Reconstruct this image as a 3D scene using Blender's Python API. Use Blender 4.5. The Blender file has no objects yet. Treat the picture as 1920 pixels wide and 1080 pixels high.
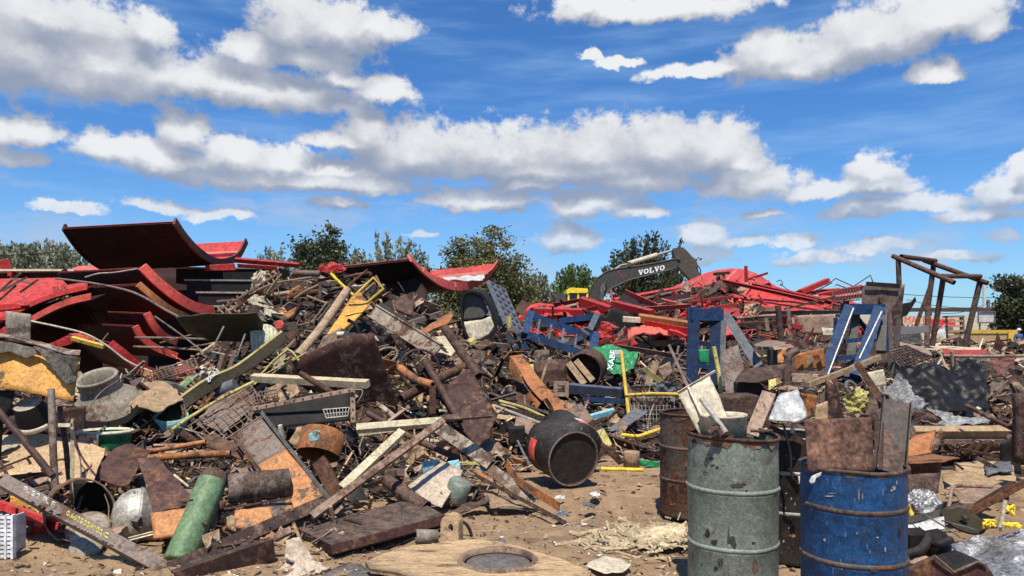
import bpy, bmesh, math, random
from mathutils import Vector, Matrix, noise
random.seed(7)
R = math.radians
F, HE, HY = 1387.0, 1.7, 620.0          # focal length in photo pixels, eye height, horizon row
SC = bpy.context.scene
COL = SC.collection
CAM = Vector((0, 0, HE))

def P(x, y, Y):
    return Vector(((x - 960) / F * Y, Y, HE - (y - HY) / F * Y))

def lerp(a, b, t): return a + (b - a) * t
def interp(x, tab):
    if x <= tab[0][0]: return tab[0][1]
    for (a, va), (b, vb) in zip(tab, tab[1:]):
        if x <= b: return va + (vb - va) * (x - a) / (b - a)
    return tab[-1][1]

# ---------------------------------------------------------------- the lie of the scrap heaps: distance by sight line
HEAP = {
 -200: [(1005,6.1),(950,6.6),(850,7.4),(760,8.4),(700,9.5)],
 0:    [(1005,6.1),(950,6.6),(850,7.4),(760,8.4),(700,9.5)],
 150:  [(1000,6.2),(900,7.2),(800,8.4),(705,10)],
 300:  [(1010,6.0),(900,7.2),(800,8.7),(720,10.2),(695,11)],
 400:  [(1040,5.6),(900,7.2),(800,8.8),(700,11),(650,12.5)],
 500:  [(1060,5.4),(900,7.2),(800,8.9),(700,10.8),(600,13),(525,14.6)],
 600:  [(1040,5.6),(900,7.4),(800,9),(700,10.8),(600,13),(512,15)],
 700:  [(1000,6.2),(900,7.8),(800,9.4),(700,11),(600,13.4),(525,15.4)],
 800:  [(960,6.94),(900,8),(800,9.8),(700,11.6),(620,14),(575,16)],
 900:  [(950,7.1),(880,8.6),(800,10.2),(700,12.5),(640,15),(612,17)],
 1000: [(900,8.4),(850,9.6),(780,11.5),(700,14.5),(640,18),(600,21),(578,24)],
 1100: [(870,9.4),(820,10.5),(760,12.5),(700,15),(650,18),(600,22),(566,26)],
 1200: [(862,9.8),(820,10.6),(760,12.6),(700,15),(650,18),(600,22),(556,26)],
 1300: [(870,9.4),(800,11),(740,13),(690,16),(640,19),(590,23),(535,27)],
 1400: [(870,9.3),(800,11),(740,13),(690,16),(640,19),(590,23),(525,28)],
 1500: [(880,9.0),(800,10.8),(740,13),(690,16.5),(640,20),(590,25),(555,29)],
 1600: [(900,8.4),(800,10.5),(740,13),(690,17),(640,22),(590,27)],
 1700: [(900,8.5),(840,9.6),(780,11.5),(720,15),(680,20),(655,28)],
 1800: [(920,7.9),(860,9.2),(800,10.6),(720,14.5),(680,20),(660,30)],
 1920: [(940,7.4),(860,9.0),(800,10.4),(720,14.5),(680,20),(660,30)],
 2150: [(940,7.4),(860,9.0),(800,10.4),(720,14.5),(680,20),(660,30)]}
HK = sorted(HEAP)
def ground_Y(y): return F * HE / max(y - HY, 12)
def col_D(k, y):
    tab = HEAP[k]
    if y >= tab[0][0]: return ground_Y(y)
    return interp(-y, [(-a, b) for a, b in tab])
def seg(x):
    x = min(max(x, HK[0]), HK[-1] - 1e-3)
    for a, b in zip(HK, HK[1:]):
        if a <= x < b: return a, b, (x - a) / (b - a)
def D(x, y):
    a, b, t = seg(x)
    return lerp(col_D(a, y), col_D(b, y), t)
def base_y(x):
    a, b, t = seg(x); return lerp(HEAP[a][0][0], HEAP[b][0][0], t)
def crest_y(x):
    a, b, t = seg(x); return lerp(HEAP[a][-1][0], HEAP[b][-1][0], t)

def pts3(pts, Y=None, off=0.1):
    """photo points -> world. Y: None = on the heap, scalar = that distance, (top, bottom) = leaning"""
    ys = [p[1] for p in pts]; y0, y1 = min(ys), max(ys)
    out = []
    for p in pts:
        if len(p) > 2: d = p[2]
        elif Y is None: d = D(p[0], p[1]) - off
        elif isinstance(Y, (int, float)): d = Y
        else: d = lerp(Y[0], Y[1], (p[1] - y0) / max(y1 - y0, 1e-6))
        out.append(P(p[0], p[1], d))
    return out

# ---------------------------------------------------------------- mesh building
class MB:
    def __init__(s): s.v, s.f, s.m, s.s = [], [], [], []
    def add(s, vs, fs, mi=0, sm=False):
        o = len(s.v); s.v += [Vector(v) for v in vs]
        for f in fs:
            s.f.append([o + i for i in f]); s.m.append(mi); s.s.append(sm)
    def obj(s, name, mats, parent=None, loc=None):
        if loc is None:
            lo = Vector(map(min, *s.v)) if len(s.v) > 1 else s.v[0]; hi = Vector(map(max, *s.v))
            loc = (lo + hi) / 2
            if parent is None: loc.z = lo.z
        me = bpy.data.meshes.new(name)
        me.from_pydata([v - loc for v in s.v], [], s.f)
        if not isinstance(mats, (list, tuple)): mats = [mats]
        for m in mats: me.materials.append(MAT[m] if isinstance(m, str) else m)
        me.polygons.foreach_set('material_index', s.m)
        me.polygons.foreach_set('use_smooth', s.s)
        me.update()
        o = bpy.data.objects.new(name, me); COL.objects.link(o)
        if parent is not None:
            o.parent = parent; o.location = loc - WL[parent.name]
        else: o.location = loc
        WL[o.name] = loc
        return o
WL = {}
def tag(o, label, cat, group=None, kind=None):
    if label: o['label'] = label
    if cat: o['category'] = cat
    if group: o['group'] = group
    if kind or cat: o['kind'] = kind or 'thing'
    return o
def empty(name, loc, label, cat, group=None):
    o = bpy.data.objects.new(name, None); COL.objects.link(o); o.location = loc
    o.empty_display_size = .2
    WL[o.name] = Vector(loc)
    return tag(o, label, cat, group)

def newell(vs):
    n = Vector((0, 0, 0))
    for a, b in zip(vs, vs[1:] + vs[:1]):
        n += Vector(((a.y-b.y)*(a.z+b.z), (a.z-b.z)*(a.x+b.x), (a.x-b.x)*(a.y+b.y)))
    return n.normalized() if n.length > 1e-9 else Vector((0, -1, 0))
def flatten(vs):
    c = sum(vs, Vector()) / len(vs); n = newell(vs); out = []
    for v in vs:
        d = (v - CAM); dn = d.normalized()
        k = n.dot(dn)
        if abs(k) < .12: out.append(v - n * n.dot(v - c))
        else:
            t = n.dot(c - CAM) / n.dot(d)
            out.append(CAM + d * min(max(t, .85), 1.18))
    return out

def m_plate(mb, vs, th=.012, crumple=0., cuts=None, mi=0, seed=0, away=True):
    """a sheet of any outline with its thickness, dented a little"""
    n = newell(vs)
    c = sum(vs, Vector()) / len(vs)
    if n.dot(CAM - c) < 0: n = -n
    bm = bmesh.new()
    bv = [bm.verts.new(v) for v in vs]
    f = bm.faces.new(bv)
    size = max((v - c).length for v in vs)
    if crumple > 0:
        bmesh.ops.triangulate(bm, faces=[f], quad_method='BEAUTY', ngon_method='BEAUTY')
        k = cuts or 3
        for _ in range(k):
            bmesh.ops.subdivide_edges(bm, edges=bm.edges[:], cuts=1, use_grid_fill=True)
            bmesh.ops.triangulate(bm, faces=bm.faces[:])
        off = Vector((seed * 3.1 + c.x * 7, c.y * 5, seed))
        for v in bm.verts:
            q = v.co / size
            v.co += n * crumple * (noise.noise(q * 1.3 + off) + .5 * noise.noise(q * 3.7 + off) + .22 * noise.noise(q * 9 + off))
            if v.is_boundary:
                t = Vector((noise.noise(q*6+off), noise.noise(q*6+off*2), noise.noise(q*6-off)))
                v.co += t * crumple * .25
    bm.verts.index_update()
    base = [v.co.copy() for v in bm.verts]
    fs = [[v.index for v in f.verts] for f in bm.faces]
    be = [(e.verts[0].index, e.verts[1].index, e.link_faces[0]) for e in bm.edges if len(e.link_faces) == 1]
    N = len(base)
    allv = base + [b - n * th for b in base]
    fl = fs + [[i + N for i in reversed(q)] for q in fs]
    for a, b, lf in be:
        idx = [v.index for v in lf.verts]
        i = idx.index(a)
        if idx[(i + 1) % len(idx)] != b: a, b = b, a
        fl.append([b, a, a + N, b + N])
    bm.free()
    mb.add(allv, fl, mi, 0 < crumple < .045)

def frame_of(d, up=None):
    d = d.normalized()
    ref = up or Vector((0, 0, 1))
    if abs(d.dot(ref)) > .97: ref = Vector((1, 0, 0))
    s = d.cross(ref).normalized(); t = s.cross(d).normalized()
    return d, s, t
def m_box(mb, c, ax, ay, az, mi=0):
    """box: centre and three half-axis vectors"""
    c, ax, ay, az = map(Vector, (c, ax, ay, az))
    vs = [c + ax*i + ay*j + az*k for i in (-1, 1) for j in (-1, 1) for k in (-1, 1)]
    fs = [(0,1,3,2),(4,6,7,5),(0,4,5,1),(2,3,7,6),(0,2,6,4),(1,5,7,3)]
    if ax.cross(ay).dot(az) < 0: fs = [tuple(reversed(f)) for f in fs]
    mb.add(vs, fs, mi)
def catmull(pts, n=6):
    if len(pts) < 3: return list(pts)
    q = [pts[0]*2 - pts[1]] + list(pts) + [pts[-1]*2 - pts[-2]]
    out = []
    for i in range(1, len(q) - 2):
        a, b, c, d = q[i-1:i+3]
        for k in range(n):
            t = k / n
            out.append(.5*((2*b)+(c-a)*t+(2*a-5*b+4*c-d)*t*t+(3*b-a-3*c+d)*t**3))
    out.append(pts[-1]); return out
def m_tube(mb, pts, r, sides=8, mi=0, hollow=0., r1=None, smooth=True):
    """round bar or pipe swept along points; hollow = wall fraction left open at the ends"""
    n = len(pts); rings = []
    t0 = (pts[1] - pts[0]).normalized(); _, s, t = frame_of(t0)
    prev = t0
    for i, p in enumerate(pts):
        tg = (pts[min(i+1, n-1)] - pts[max(i-1, 0)])
        tg = tg.normalized() if tg.length > 1e-9 else prev
        q = prev.rotation_difference(tg); s = q @ s; t = q @ t; prev = tg
        rr = r if r1 is None else lerp(r, r1, i / (n - 1))
        rings.append([p + (s*math.cos(a) + t*math.sin(a))*rr for a in [2*math.pi*k/sides for k in range(sides)]])
    vs = [v for g in rings for v in g]; fs = []
    for i in range(n - 1):
        for k in range(sides):
            a, b = i*sides + k, i*sides + (k+1) % sides
            fs.append((a, b, b + sides, a + sides))
    mb.add(vs, fs, mi, smooth)
    for e, g, dirn in ((0, rings[0], 1), (1, rings[-1], -1)):
        tg = (pts[1]-pts[0]).normalized() if e == 0 else (pts[-2]-pts[-1]).normalized()
        c = pts[0] if e == 0 else pts[-1]
        if hollow:
            inn = [c + (v - c)*hollow for v in g]; deep = [v + tg*r*4 for v in inn]
            vv = g + inn + deep; ff = []
            for k in range(sides):
                k2 = (k+1) % sides
                for o in (0, sides):
                    q = (o+k, o+k+sides, o+k2+sides, o+k2)
                    ff.append(q if e == 0 else tuple(reversed(q)))
            ff.append(tuple(range(2*sides, 3*sides)) if e == 1 else tuple(reversed(range(2*sides, 3*sides))))
            mb.add(vv, ff, mi)
        else:
            mb.add(g, [tuple(reversed(range(sides))) if e == 0 else tuple(range(sides))], mi)
def m_prof(mb, a, b, w, prof='L', h=None, roll=0., mi=0, bend=0., segs=1, th=None):
    """rolled section from a to b. w, h in metres"""
    h = h or w; th = th or max(w*.1, .006)
    d = (b - a).normalized(); mid = (a + b)/2
    n = (CAM - mid); n = (n - d*n.dot(d)).normalized(); s = d.cross(n)
    q = Matrix.Rotation(R(roll), 3, d); s = q @ s; n = q @ n
    W, Hh = w/2, h/2
    shapes = {
     'flat': [[(-W,-th/2),(W,-th/2),(W,th/2),(-W,th/2)]],
     'box':  [[(-W,-Hh),(W,-Hh),(W,Hh),(-W,Hh)]],
     'L':    [[(-W,0),(W,0),(W,-h),(W-th,-h),(W-th,-th),(-W,-th)]],
     'U':    [[(-W,0),(W,0),(W,-h),(W-th,-h),(W-th,-th),(-W+th,-th),(-W+th,-h),(-W,-h)]],
     'C':    [[(-W,h),(-W,0),(W,0),(W,h),(W-th,h),(W-th,th),(-W+th,th),(-W+th,h)]],
     'I':    [[(-W,Hh),(-W,-Hh),(-W+th,-Hh),(-W+th,-th/2),(W-th,-th/2),(W-th,-Hh),(W,-Hh),(W,Hh),(W-th,Hh),(W-th,th/2),(-W+th,th/2),(-W+th,Hh)]],
    }
    for sh in shapes[prof]:
        ar = sum(p[0]*q2[1]-q2[0]*p[1] for p, q2 in zip(sh, sh[1:]+sh[:1]))
        if ar < 0: sh = sh[::-1]
        m = len(sh); vs = []; fs = []
        for i in range(segs + 1):
            t = i/segs; c = a.lerp(b, t) + n*bend*4*t*(1-t) + s*bend*math.sin(t*5)*.4
            vs += [c + s*x + n*y for x, y in sh]
        for i in range(segs):
            for k in range(m):
                k2 = (k+1) % m
                fs.append((i*m+k, i*m+k2, (i+1)*m+k2, (i+1)*m+k))
        fs.append(tuple(reversed(range(m)))); fs.append(tuple(segs*m + k for k in range(m)))
        # section runs s x n = d
        if s.cross(n).dot(d) < 0: fs = [tuple(reversed(f)) for f in fs]
        mb.add(vs, fs, mi)
def m_ruled(mb, A, B, th=.02, nx=8, mi=0, crumple=0., smooth=True, sub=5, seed=0):
    """curved sheet between two rails"""
    A, B = catmull(A, sub), catmull(B, sub); n = len(A)
    g = [[A[i].lerp(B[i], j/nx) for j in range(nx+1)] for i in range(n)]
    nr = [[None]*(nx+1) for _ in range(n)]
    for i in range(n):
        for j in range(nx+1):
            u = g[min(i+1,n-1)][j] - g[max(i-1,0)][j]; v = g[i][min(j+1,nx)] - g[i][max(j-1,0)]
            nr[i][j] = u.cross(v).normalized()
    for i in range(n):
        for j in range(nx+1):
            if crumple:
                q = g[i][j]*2.3 + Vector((seed, seed*2, 0))
                g[i][j] = g[i][j] + nr[i][j]*crumple*(noise.noise(q) + .5*noise.noise(q*2.7) + .25*noise.noise(q*6.5))
    top = [g[i][j] for i in range(n) for j in range(nx+1)]
    bot = [g[i][j] - nr[i][j]*th for i in range(n) for j in range(nx+1)]
    N = len(top); W = nx+1; fs = []
    for i in range(n-1):
        for j in range(nx):
            q = (i*W+j, (i+1)*W+j, (i+1)*W+j+1, i*W+j+1)
            fs.append(q); fs.append(tuple(N+k for k in reversed(q)))
    rim = [(i*W, (i+1)*W) for i in range(n-1)] + [((i+1)*W+nx, i*W+nx) for i in range(n-1)]
    rim += [(j+1, j) for j in range(nx)] + [((n-1)*W+j, (n-1)*W+j+1) for j in range(nx)]
    edge = [(b, a, a+N, b+N) for a, b in rim]
    mb.add(top + bot, fs, mi, smooth); 
    mb.add(top + bot, edge, mi, False)
def m_lathe(mb, o, d, prof, segs=32, mi=0, smooth=True, a0=0., a1=2*math.pi, dent=0., seed=0, s0=None):
    """profile [(radius, along)] turned about axis d at o"""
    d, s, t = frame_of(Vector(d), s0)
    full = abs(a1 - a0 - 2*math.pi) < 1e-6; m = segs if full else segs + 1
    vs = []
    for r, z in prof:
        for k in range(m):
            a = a0 + (a1 - a0)*k/segs
            rr = r
            if dent:
                q = Vector((math.cos(a)*1.2, math.sin(a)*1.2, z*3)) + Vector((seed, 0, 0))
                rr = r*(1 + dent*(noise.noise(q*1.5) + .5*noise.noise(q*4)))
            vs.append(o + d*z + (s*math.cos(a) + t*math.sin(a))*rr)
    fs = []
    for i in range(len(prof)-1):
        for k in range(segs):
            k2 = (k+1) % m
            fs.append((i*m+k, i*m+k2, (i+1)*m+k2, (i+1)*m+k))
    mb.add(vs, fs, mi, smooth)

# ---------------------------------------------------------------- one-call things, placed on photo sight lines at a real distance
def mean_Y(vs): return sum(v.y for v in vs)/len(vs)
NSEED = [0]
def nseed(): NSEED[0] += 1; return NSEED[0]*1.37
def plate(name, label, cat, mat, pts, Y=None, off=.1, th=.012, cr=.02, cuts=None, group=None, parent=None, flat=True):
    vs = pts3(pts, Y, off)
    if flat and len(vs) > 3: vs = flatten(vs)
    mb = MB(); m_plate(mb, vs, th, cr, cuts, 0, nseed())
    o = mb.obj(name, mat, parent)
    return tag(o, label, cat, group)
def beam(name, label, cat, mat, a, b, w, prof='L', h=None, roll=0, Y=None, off=.12, bend=0, group=None, parent=None, th=None):
    A, B = pts3([a, b], Y if not isinstance(Y, tuple) else None, off)
    if isinstance(Y, tuple): A, B = P(a[0], a[1], Y[0]), P(b[0], b[1], Y[1])
    k = (A.y + B.y)/2/F
    mb = MB(); m_prof(mb, A, B, w*k, prof, h*k if h else None, roll, 0, bend, 10 if bend else 1, th*k if th else None)
    return tag(mb.obj(name, mat, parent), label, cat, group)
def tube(name, label, cat, mat, pts, r, Y=None, off=.12, hollow=0, sides=10, group=None, parent=None, sm=True):
    if isinstance(Y, tuple):
        vs = [P(p[0], p[1], p[2] if len(p) > 2 else lerp(Y[0], Y[1], i/(len(pts)-1))) for i, p in enumerate(pts)]
    else: vs = pts3(pts, Y, off)
    k = mean_Y(vs)/F
    mb = MB(); m_tube(mb, catmull(vs) if sm else vs, r*k, sides, 0, hollow)
    return tag(mb.obj(name, mat, parent), label, cat, group)
def sheet(name, label, cat, mat, A, B, Y=None, off=.1, th=.012, cr=0., nx=8, group=None, parent=None, YB=None):
    a, b = pts3(A, Y, off), pts3(B, Y if YB is None else YB, off)
    mb = MB(); m_ruled(mb, a, b, th, nx, 0, cr, True, 5, nseed())
    return tag(mb.obj(name, mat, parent), label, cat, group)
def ring(name, label, cat, mat, c, R_, r, tilt, Y=None, off=.12, parent=None, group=None, spokes=0):
    """hoop: centre pixel, radius in pixels, bar radius in pixels, axis vector"""
    C = pts3([c], Y, off)[0]; k = C.y/F
    d, s, t = frame_of(Vector(tilt)); mb = MB()
    pts = [C + (s*math.cos(a) + t*math.sin(a))*R_*k for a in [2*math.pi*i/28 for i in range(29)]]
    m_tube(mb, pts, r*k, 7)
    for i in range(spokes):
        a = 2*math.pi*i/spokes + .3
        m_tube(mb, [C, C + (s*math.cos(a) + t*math.sin(a))*R_*k], r*k*.7, 6)
    if spokes: m_tube(mb, [C - d*r*k*2, C + d*r*k*2], r*k*2.2, 8)
    return tag(mb.obj(name, mat, parent), label, cat, group)
def turned(name, label, cat, mat, c, axis, prof, Y=None, off=.12, segs=28, parent=None, group=None, dent=0., a0=0., a1=2*math.pi):
    """lathe thing: profile in photo pixels"""
    C = pts3([c], Y, off)[0]; k = C.y/F
    mb = MB(); m_lathe(mb, C, axis, [(r*k, z*k) for r, z in prof], segs, 0, True, a0, a1, dent, nseed())
    return tag(mb.obj(name, mat, parent), label, cat, group)
def grid_wires(name, label, cat, mat, q, n, m, r, Y=None, off=.12, parent=None, group=None, border=1.6):
    """wire mesh over a quad of photo points a b c d (a-b top edge)"""
    a, b, c, d = pts3(q, Y, off); k = mean_Y([a, b, c, d])/F; mb = MB()
    for i in range(n+1):
        t = i/n; rr = r*k*(border if i in (0, n) else 1)
        m_tube(mb, [a.lerp(b, t), d.lerp(c, t)], rr, 5)
    for j in range(m+1):
        t = j/m; rr = r*k*(border if j in (0, m) else 1)
        m_tube(mb, [a.lerp(d, t), b.lerp(c, t)], rr, 5)
    return tag(mb.obj(name, mat, parent), label, cat, group)
def root_at(name, p, label, cat, Y=None, off=.1, group=None):
    return empty(name, pts3([p], Y, off)[0], label, cat, group)
def letters(text, mat, parent, p0, p1, h, Y0, Y1, up, lift=.02, name='lettering', squeeze=1., font_shear=0., weight=0.):
    """writing as thin solid letters running from p0 to p1, on a surface whose 'up' is given"""
    cu = bpy.data.curves.new('lettering', 'FONT'); cu.body = text; cu.extrude = .004; cu.offset = weight; cu.shear = font_shear
    cu.align_x = 'CENTER'; cu.align_y = 'CENTER'
    tmp = bpy.data.objects.new('lettering_curve', cu); COL.objects.link(tmp)
    bpy.context.view_layer.update()
    me = bpy.data.meshes.new_from_object(tmp); COL.objects.unlink(tmp); bpy.data.objects.remove(tmp)
    A, B = P(p0[0], p0[1], Y0), P(p1[0], p1[1], Y1)
    xs = [v.co.x for v in me.vertices]; ys = [v.co.y for v in me.vertices]
    w = max(xs)-min(xs); hh = max(ys)-min(ys)
    ex = (B-A); L = ex.length; ex = ex/L
    ey = (Vector(up) - ex*Vector(up).dot(ex)).normalized(); ez = ex.cross(ey)
    H = h*(Y0+Y1)/2/F; cx = (max(xs)+min(xs))/2; cy = (max(ys)+min(ys))/2
    mid = (A+B)/2 + ez*lift
    for v in me.vertices:
        x, y, z = v.co; v.co = ex*((x-cx)/w*L) + ey*((y-cy)/hh*H) + ez*z
    me.materials.clear(); me.materials.append(MAT[mat])
    o = bpy.data.objects.new(name, me); COL.objects.link(o); o.parent = parent; o.location = mid - WL[parent.name]
    WL[o.name] = mid
    return o
# ---------------------------------------------------------------- materials
MAT = {}
class NT:
    def __init__(s, nt): s.t = nt; s.n = nt.nodes; s.l = nt.links
    def node(s, typ, **kw):
        n = s.n.new(typ)
        for k, v in kw.items(): setattr(n, k, v)
        return n
    def inp(s, n, i, v):
        sock = n.inputs[i]
        if hasattr(v, 'links') or isinstance(v, bpy.types.NodeSocket): s.l.new(v, sock)
        elif v is not None: sock.default_value = v
    def math(s, op, a, b=None, c=None, clamp=False):
        n = s.node('ShaderNodeMath', operation=op); n.use_clamp = clamp
        for i, v in enumerate((a, b, c)):
            if v is not None: s.inp(n, i, v)
        return n.outputs[0]
    def vmath(s, op, a, b=None, c=None):
        n = s.node('ShaderNodeVectorMath', operation=op)
        for i, v in enumerate((a, b, c)):
            if v is not None: s.inp(n, i, v)
        return n.outputs['Value'] if op in ('LENGTH', 'DOT_PRODUCT', 'DISTANCE') else n.outputs[0]
    def noise(s, vec, scale, detail=6, rough=.6, dist=0.):
        n = s.node('ShaderNodeTexNoise'); s.inp(n, 'Vector', vec); s.inp(n, 'Scale', scale); s.inp(n, 'Detail', detail); s.inp(n, 'Roughness', rough); s.inp(n, 'Distortion', dist)
        return n.outputs[0]
    def ramp(s, fac, stops, interp='LINEAR'):
        n = s.node('ShaderNodeValToRGB'); s.inp(n, 0, fac); cr = n.color_ramp; cr.interpolation = interp
        while len(cr.elements) < len(stops): cr.elements.new(.5)
        for e, (p, c) in zip(cr.elements, stops):
            e.position = p; e.color = (*c, 1) if len(c) == 3 else c
        return n.outputs[0]
    def smooth(s, v, a, b):
        n = s.node('ShaderNodeMapRange', interpolation_type='SMOOTHSTEP'); s.inp(n, 0, v); s.inp(n, 1, a); s.inp(n, 2, b)
        return n.outputs[0]
    def mix(s, f, a, b, blend='MIX'):
        n = s.node('ShaderNodeMix', data_type='RGBA', blend_type=blend)
        s.inp(n, 0, f)
        for i, v in ((6, a), (7, b)):
            s.inp(n, i, (*v, 1) if isinstance(v, tuple) and len(v) == 3 else v)
        return n.outputs[2]
def new_mat(key):
    m = bpy.data.materials.new(key); m.use_nodes = True; t = NT(m.node_tree); t.n.clear()
    out = t.node('ShaderNodeOutputMaterial'); b = t.node('ShaderNodeBsdfPrincipled'); t.l.new(b.outputs[0], out.inputs[0])
    MAT[key] = m; return m, t, b
def coords(t):
    tc = t.node('ShaderNodeTexCoord'); oi = t.node('ShaderNodeObjectInfo')
    r = t.math('MULTIPLY', oi.outputs['Random'], 37.)
    cmb = t.node('ShaderNodeCombineXYZ')
    for i in range(3): t.l.new(r, cmb.inputs[i])
    return t.vmath('ADD', tc.outputs['Object'], cmb.outputs[0]), oi.outputs['Random']
RUSTS = [(.0, (.016, .009, .008)), (.35, (.045, .024, .018)), (.55, (.095, .048, .031)), (.75, (.16, .08, .048)), (1., (.27, .155, .095))]
def paint(key, col, rust=.3, rough=.55, metal=0., var=.25, bump=.25, rusts=RUSTS, sc=1., dust=.15, dirt=.35, dcol=(.2, .14, .09), coat=0., scratch=0., grain=None, speck=.55):
    """weathered surface: own colour with tonal drift, rust breaking through in patches, dirt, and dust on faces that look up"""
    m, t, b = new_mat(key)
    v, rnd = coords(t)
    if grain:
        gm = t.node('ShaderNodeMapping'); t.l.new(v, gm.inputs[0]); gm.inputs['Scale'].default_value = grain; v = gm.outputs[0]
    n1 = t.noise(v, 1.7*sc, 8, .68); n2 = t.noise(v, 9*sc, 8, .7, .4); n3 = t.noise(v, 45*sc, 4, .6)
    base = t.mix(t.smooth(n2, .3, .7), tuple(c*(1-var) for c in col), tuple(min(c*(1+var), .95) for c in col))
    # per-object tone
    hs = t.node('ShaderNodeHueSaturation'); t.l.new(base, hs.inputs['Color'])
    t.l.new(t.math('MULTIPLY_ADD', rnd, .45*var/.25, 1-.22*var/.25), hs.inputs['Value'])
    base = hs.outputs[0]; hs2 = t.node('ShaderNodeHueSaturation')
    t.l.new(t.math('MULTIPLY_ADD', t.math('FRACT', t.math('MULTIPLY', rnd, 7.31)), .6, .76), hs2.inputs['Value']); t.l.new(t.math('MULTIPLY_ADD', t.math('FRACT', t.math('MULTIPLY', rnd, 13.7)), .5, .68), hs2.inputs['Saturation'])
    f = t.math('ADD', t.math('MULTIPLY', n1, .55), t.math('MULTIPLY', n2, .45))
    rc = t.ramp(t.math('ADD', t.math('MULTIPLY', n2, .75), t.math('MULTIPLY', n3, .25)), [(.25 + .5*p, c) for p, c in rusts]); t.l.new(rc, hs2.inputs['Color']); rc = hs2.outputs[0]
    th = 0.72 - .44*rust
    mask = t.smooth(f, th - .03, th + .03) if rust > 0 else None
    c = t.mix(mask, base, rc) if rust > 0 else base
    d2 = t.math('MULTIPLY', t.smooth(t.noise(v, 3.1*sc, 6, .75), .42, .75), dirt)
    c = t.mix(d2, c, (.055, .038, .028))
    if scratch:
        sv = t.node('ShaderNodeMapping'); t.l.new(v, sv.inputs[0]); sv.inputs['Scale'].default_value = (30, 30, 7); sv.inputs['Rotation'].default_value = (.3, .5, .2)
        sn = t.smooth(t.noise(sv.outputs[0], 1.6, 3, .5), .66, .7)
        c = t.mix(t.math('MULTIPLY', sn, scratch), c, (.5, .48, .44))
    mott = t.math('MULTIPLY_ADD', t.smooth(t.math('ADD', t.math('MULTIPLY', n3, .6), t.math('MULTIPLY', t.noise(v, 21*sc, 5, .7), .4)), .34, .66), speck*1.15, 1-speck*.62)
    mc = t.node('ShaderNodeCombineColor'); [t.l.new(mott, mc.inputs[i]) for i in range(3)]
    c = t.mix(1., c, mc.outputs[0], 'MULTIPLY')
    geo = t.node('ShaderNodeNewGeometry'); sep = t.node('ShaderNodeSeparateXYZ'); t.l.new(geo.outputs['Normal'], sep.inputs[0])
    up = t.math('MULTIPLY', t.smooth(sep.outputs[2], .25, 1.), t.math('MULTIPLY', t.smooth(n2, .3, .6), dust))
    c = t.mix(up, c, dcol)
    t.l.new(c, b.inputs['Base Color'])
    if rust > 0:
        t.l.new(t.math('MULTIPLY_ADD', mask, .9 - rough, rough), b.inputs['Roughness'])
        if metal: t.l.new(t.math('MULTIPLY', t.math('SUBTRACT', 1., mask), metal), b.inputs['Metallic'])
    else:
        b.inputs['Roughness'].default_value = rough; b.inputs['Metallic'].default_value = metal
    b.inputs['Specular IOR Level'].default_value = .2
    if coat: b.inputs['Coat Weight'].default_value = coat; b.inputs['Coat Roughness'].default_value = .25
    bp = t.node('ShaderNodeBump'); bp.inputs['Strength'].default_value = bump; bp.inputs['Distance'].default_value = .02
    hgt = t.math('ADD', t.math('MULTIPLY', n2, .7), t.math('MULTIPLY', n3, .3))
    t.l.new(hgt, bp.inputs['Height']); t.l.new(bp.outputs[0], b.inputs['Normal'])
    return m
paint('rust', (.115, .065, .046), .72)
paint('rust_dark', (.055, .03, .024), .45, var=.4)
paint('rust_orange', (.34, .13, .045), .4, var=.3)
paint('rust_grey', (.17, .13, .105), .45)
paint('maroon', (.06, .027, .022), .42, var=.35, rough=.6)
paint('rust_pale', (.3, .2, .14), .4)
paint('red', (.4, .03, .027), .33, rough=.5, var=.34, dust=.25, dcol=(.45, .16, .13), dirt=.3)
paint('red_dull', (.36, .025, .025), .3, rough=.55, dust=.2, dcol=(.4, .15, .12))
paint('red_pale', (.55, .17, .14), .25, rough=.6)
paint('red_rust', (.2, .035, .028), .5, rough=.65)
paint('red_faded', (.2, .085, .065), .35, rough=.7)
paint('scraped', (.4, .33, .25), .5, rough=.8, var=.3)
paint('red_rib', (.56, .085, .06), .3, rough=.5, dust=.3, dcol=(.5, .27, .2))
paint('red_shaded', (.03, .009, .008), .35, rough=.7, dust=.0, rusts=[(0, (.008, .005, .004)), (.6, (.03, .014, .01)), (1, (.07, .03, .02))])  # near-black red: shade of undersides put into the colour, plus dark rust
paint('orange_burnt', (.6, .26, .1), .43, rough=.6, var=.2, dust=.1, rusts=[(0, (.02, .016, .013)), (.5, (.07, .055, .045)), (.75, (.16, .12, .09)), (1, (.3, .12, .05))])
paint('ochre', (.62, .31, .075), .33, rough=.55, var=.15, dust=.1, rusts=[(0, (.02, .018, .016)), (.5, (.09, .075, .06)), (1, (.3, .2, .1))])
paint('yellow', (.6, .4, .06), .27, rough=.5, var=.15)
paint('digger_orange', (.56, .27, .05), .36, rough=.6, var=.3)
paint('lid_black', (.022, .018, .015), .38, rough=.65, rusts=[(0, (.012, .01, .009)), (.5, (.03, .022, .018)), (1, (.07, .05, .04))])
paint('yellow_pale', (.5, .42, .14), .3, rough=.6)
paint('digger_yellow', (.8, .55, .04), .02, rough=.4, dirt=.15)
paint('olive', (.024, .019, .008), .15, rough=.65, dust=.03)
paint('olive_dark', (.06, .052, .033), .3, rough=.6)
paint('cream', (.58, .5, .36), .22, rough=.65, var=.15)
paint('cream_steel', (.5, .43, .28), .3, rough=.6, var=.2)
paint('beige', (.5, .4, .3), .14, rough=.75, var=.15)
paint('tan', (.4, .27, .15), .2, rough=.8, var=.2)
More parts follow.
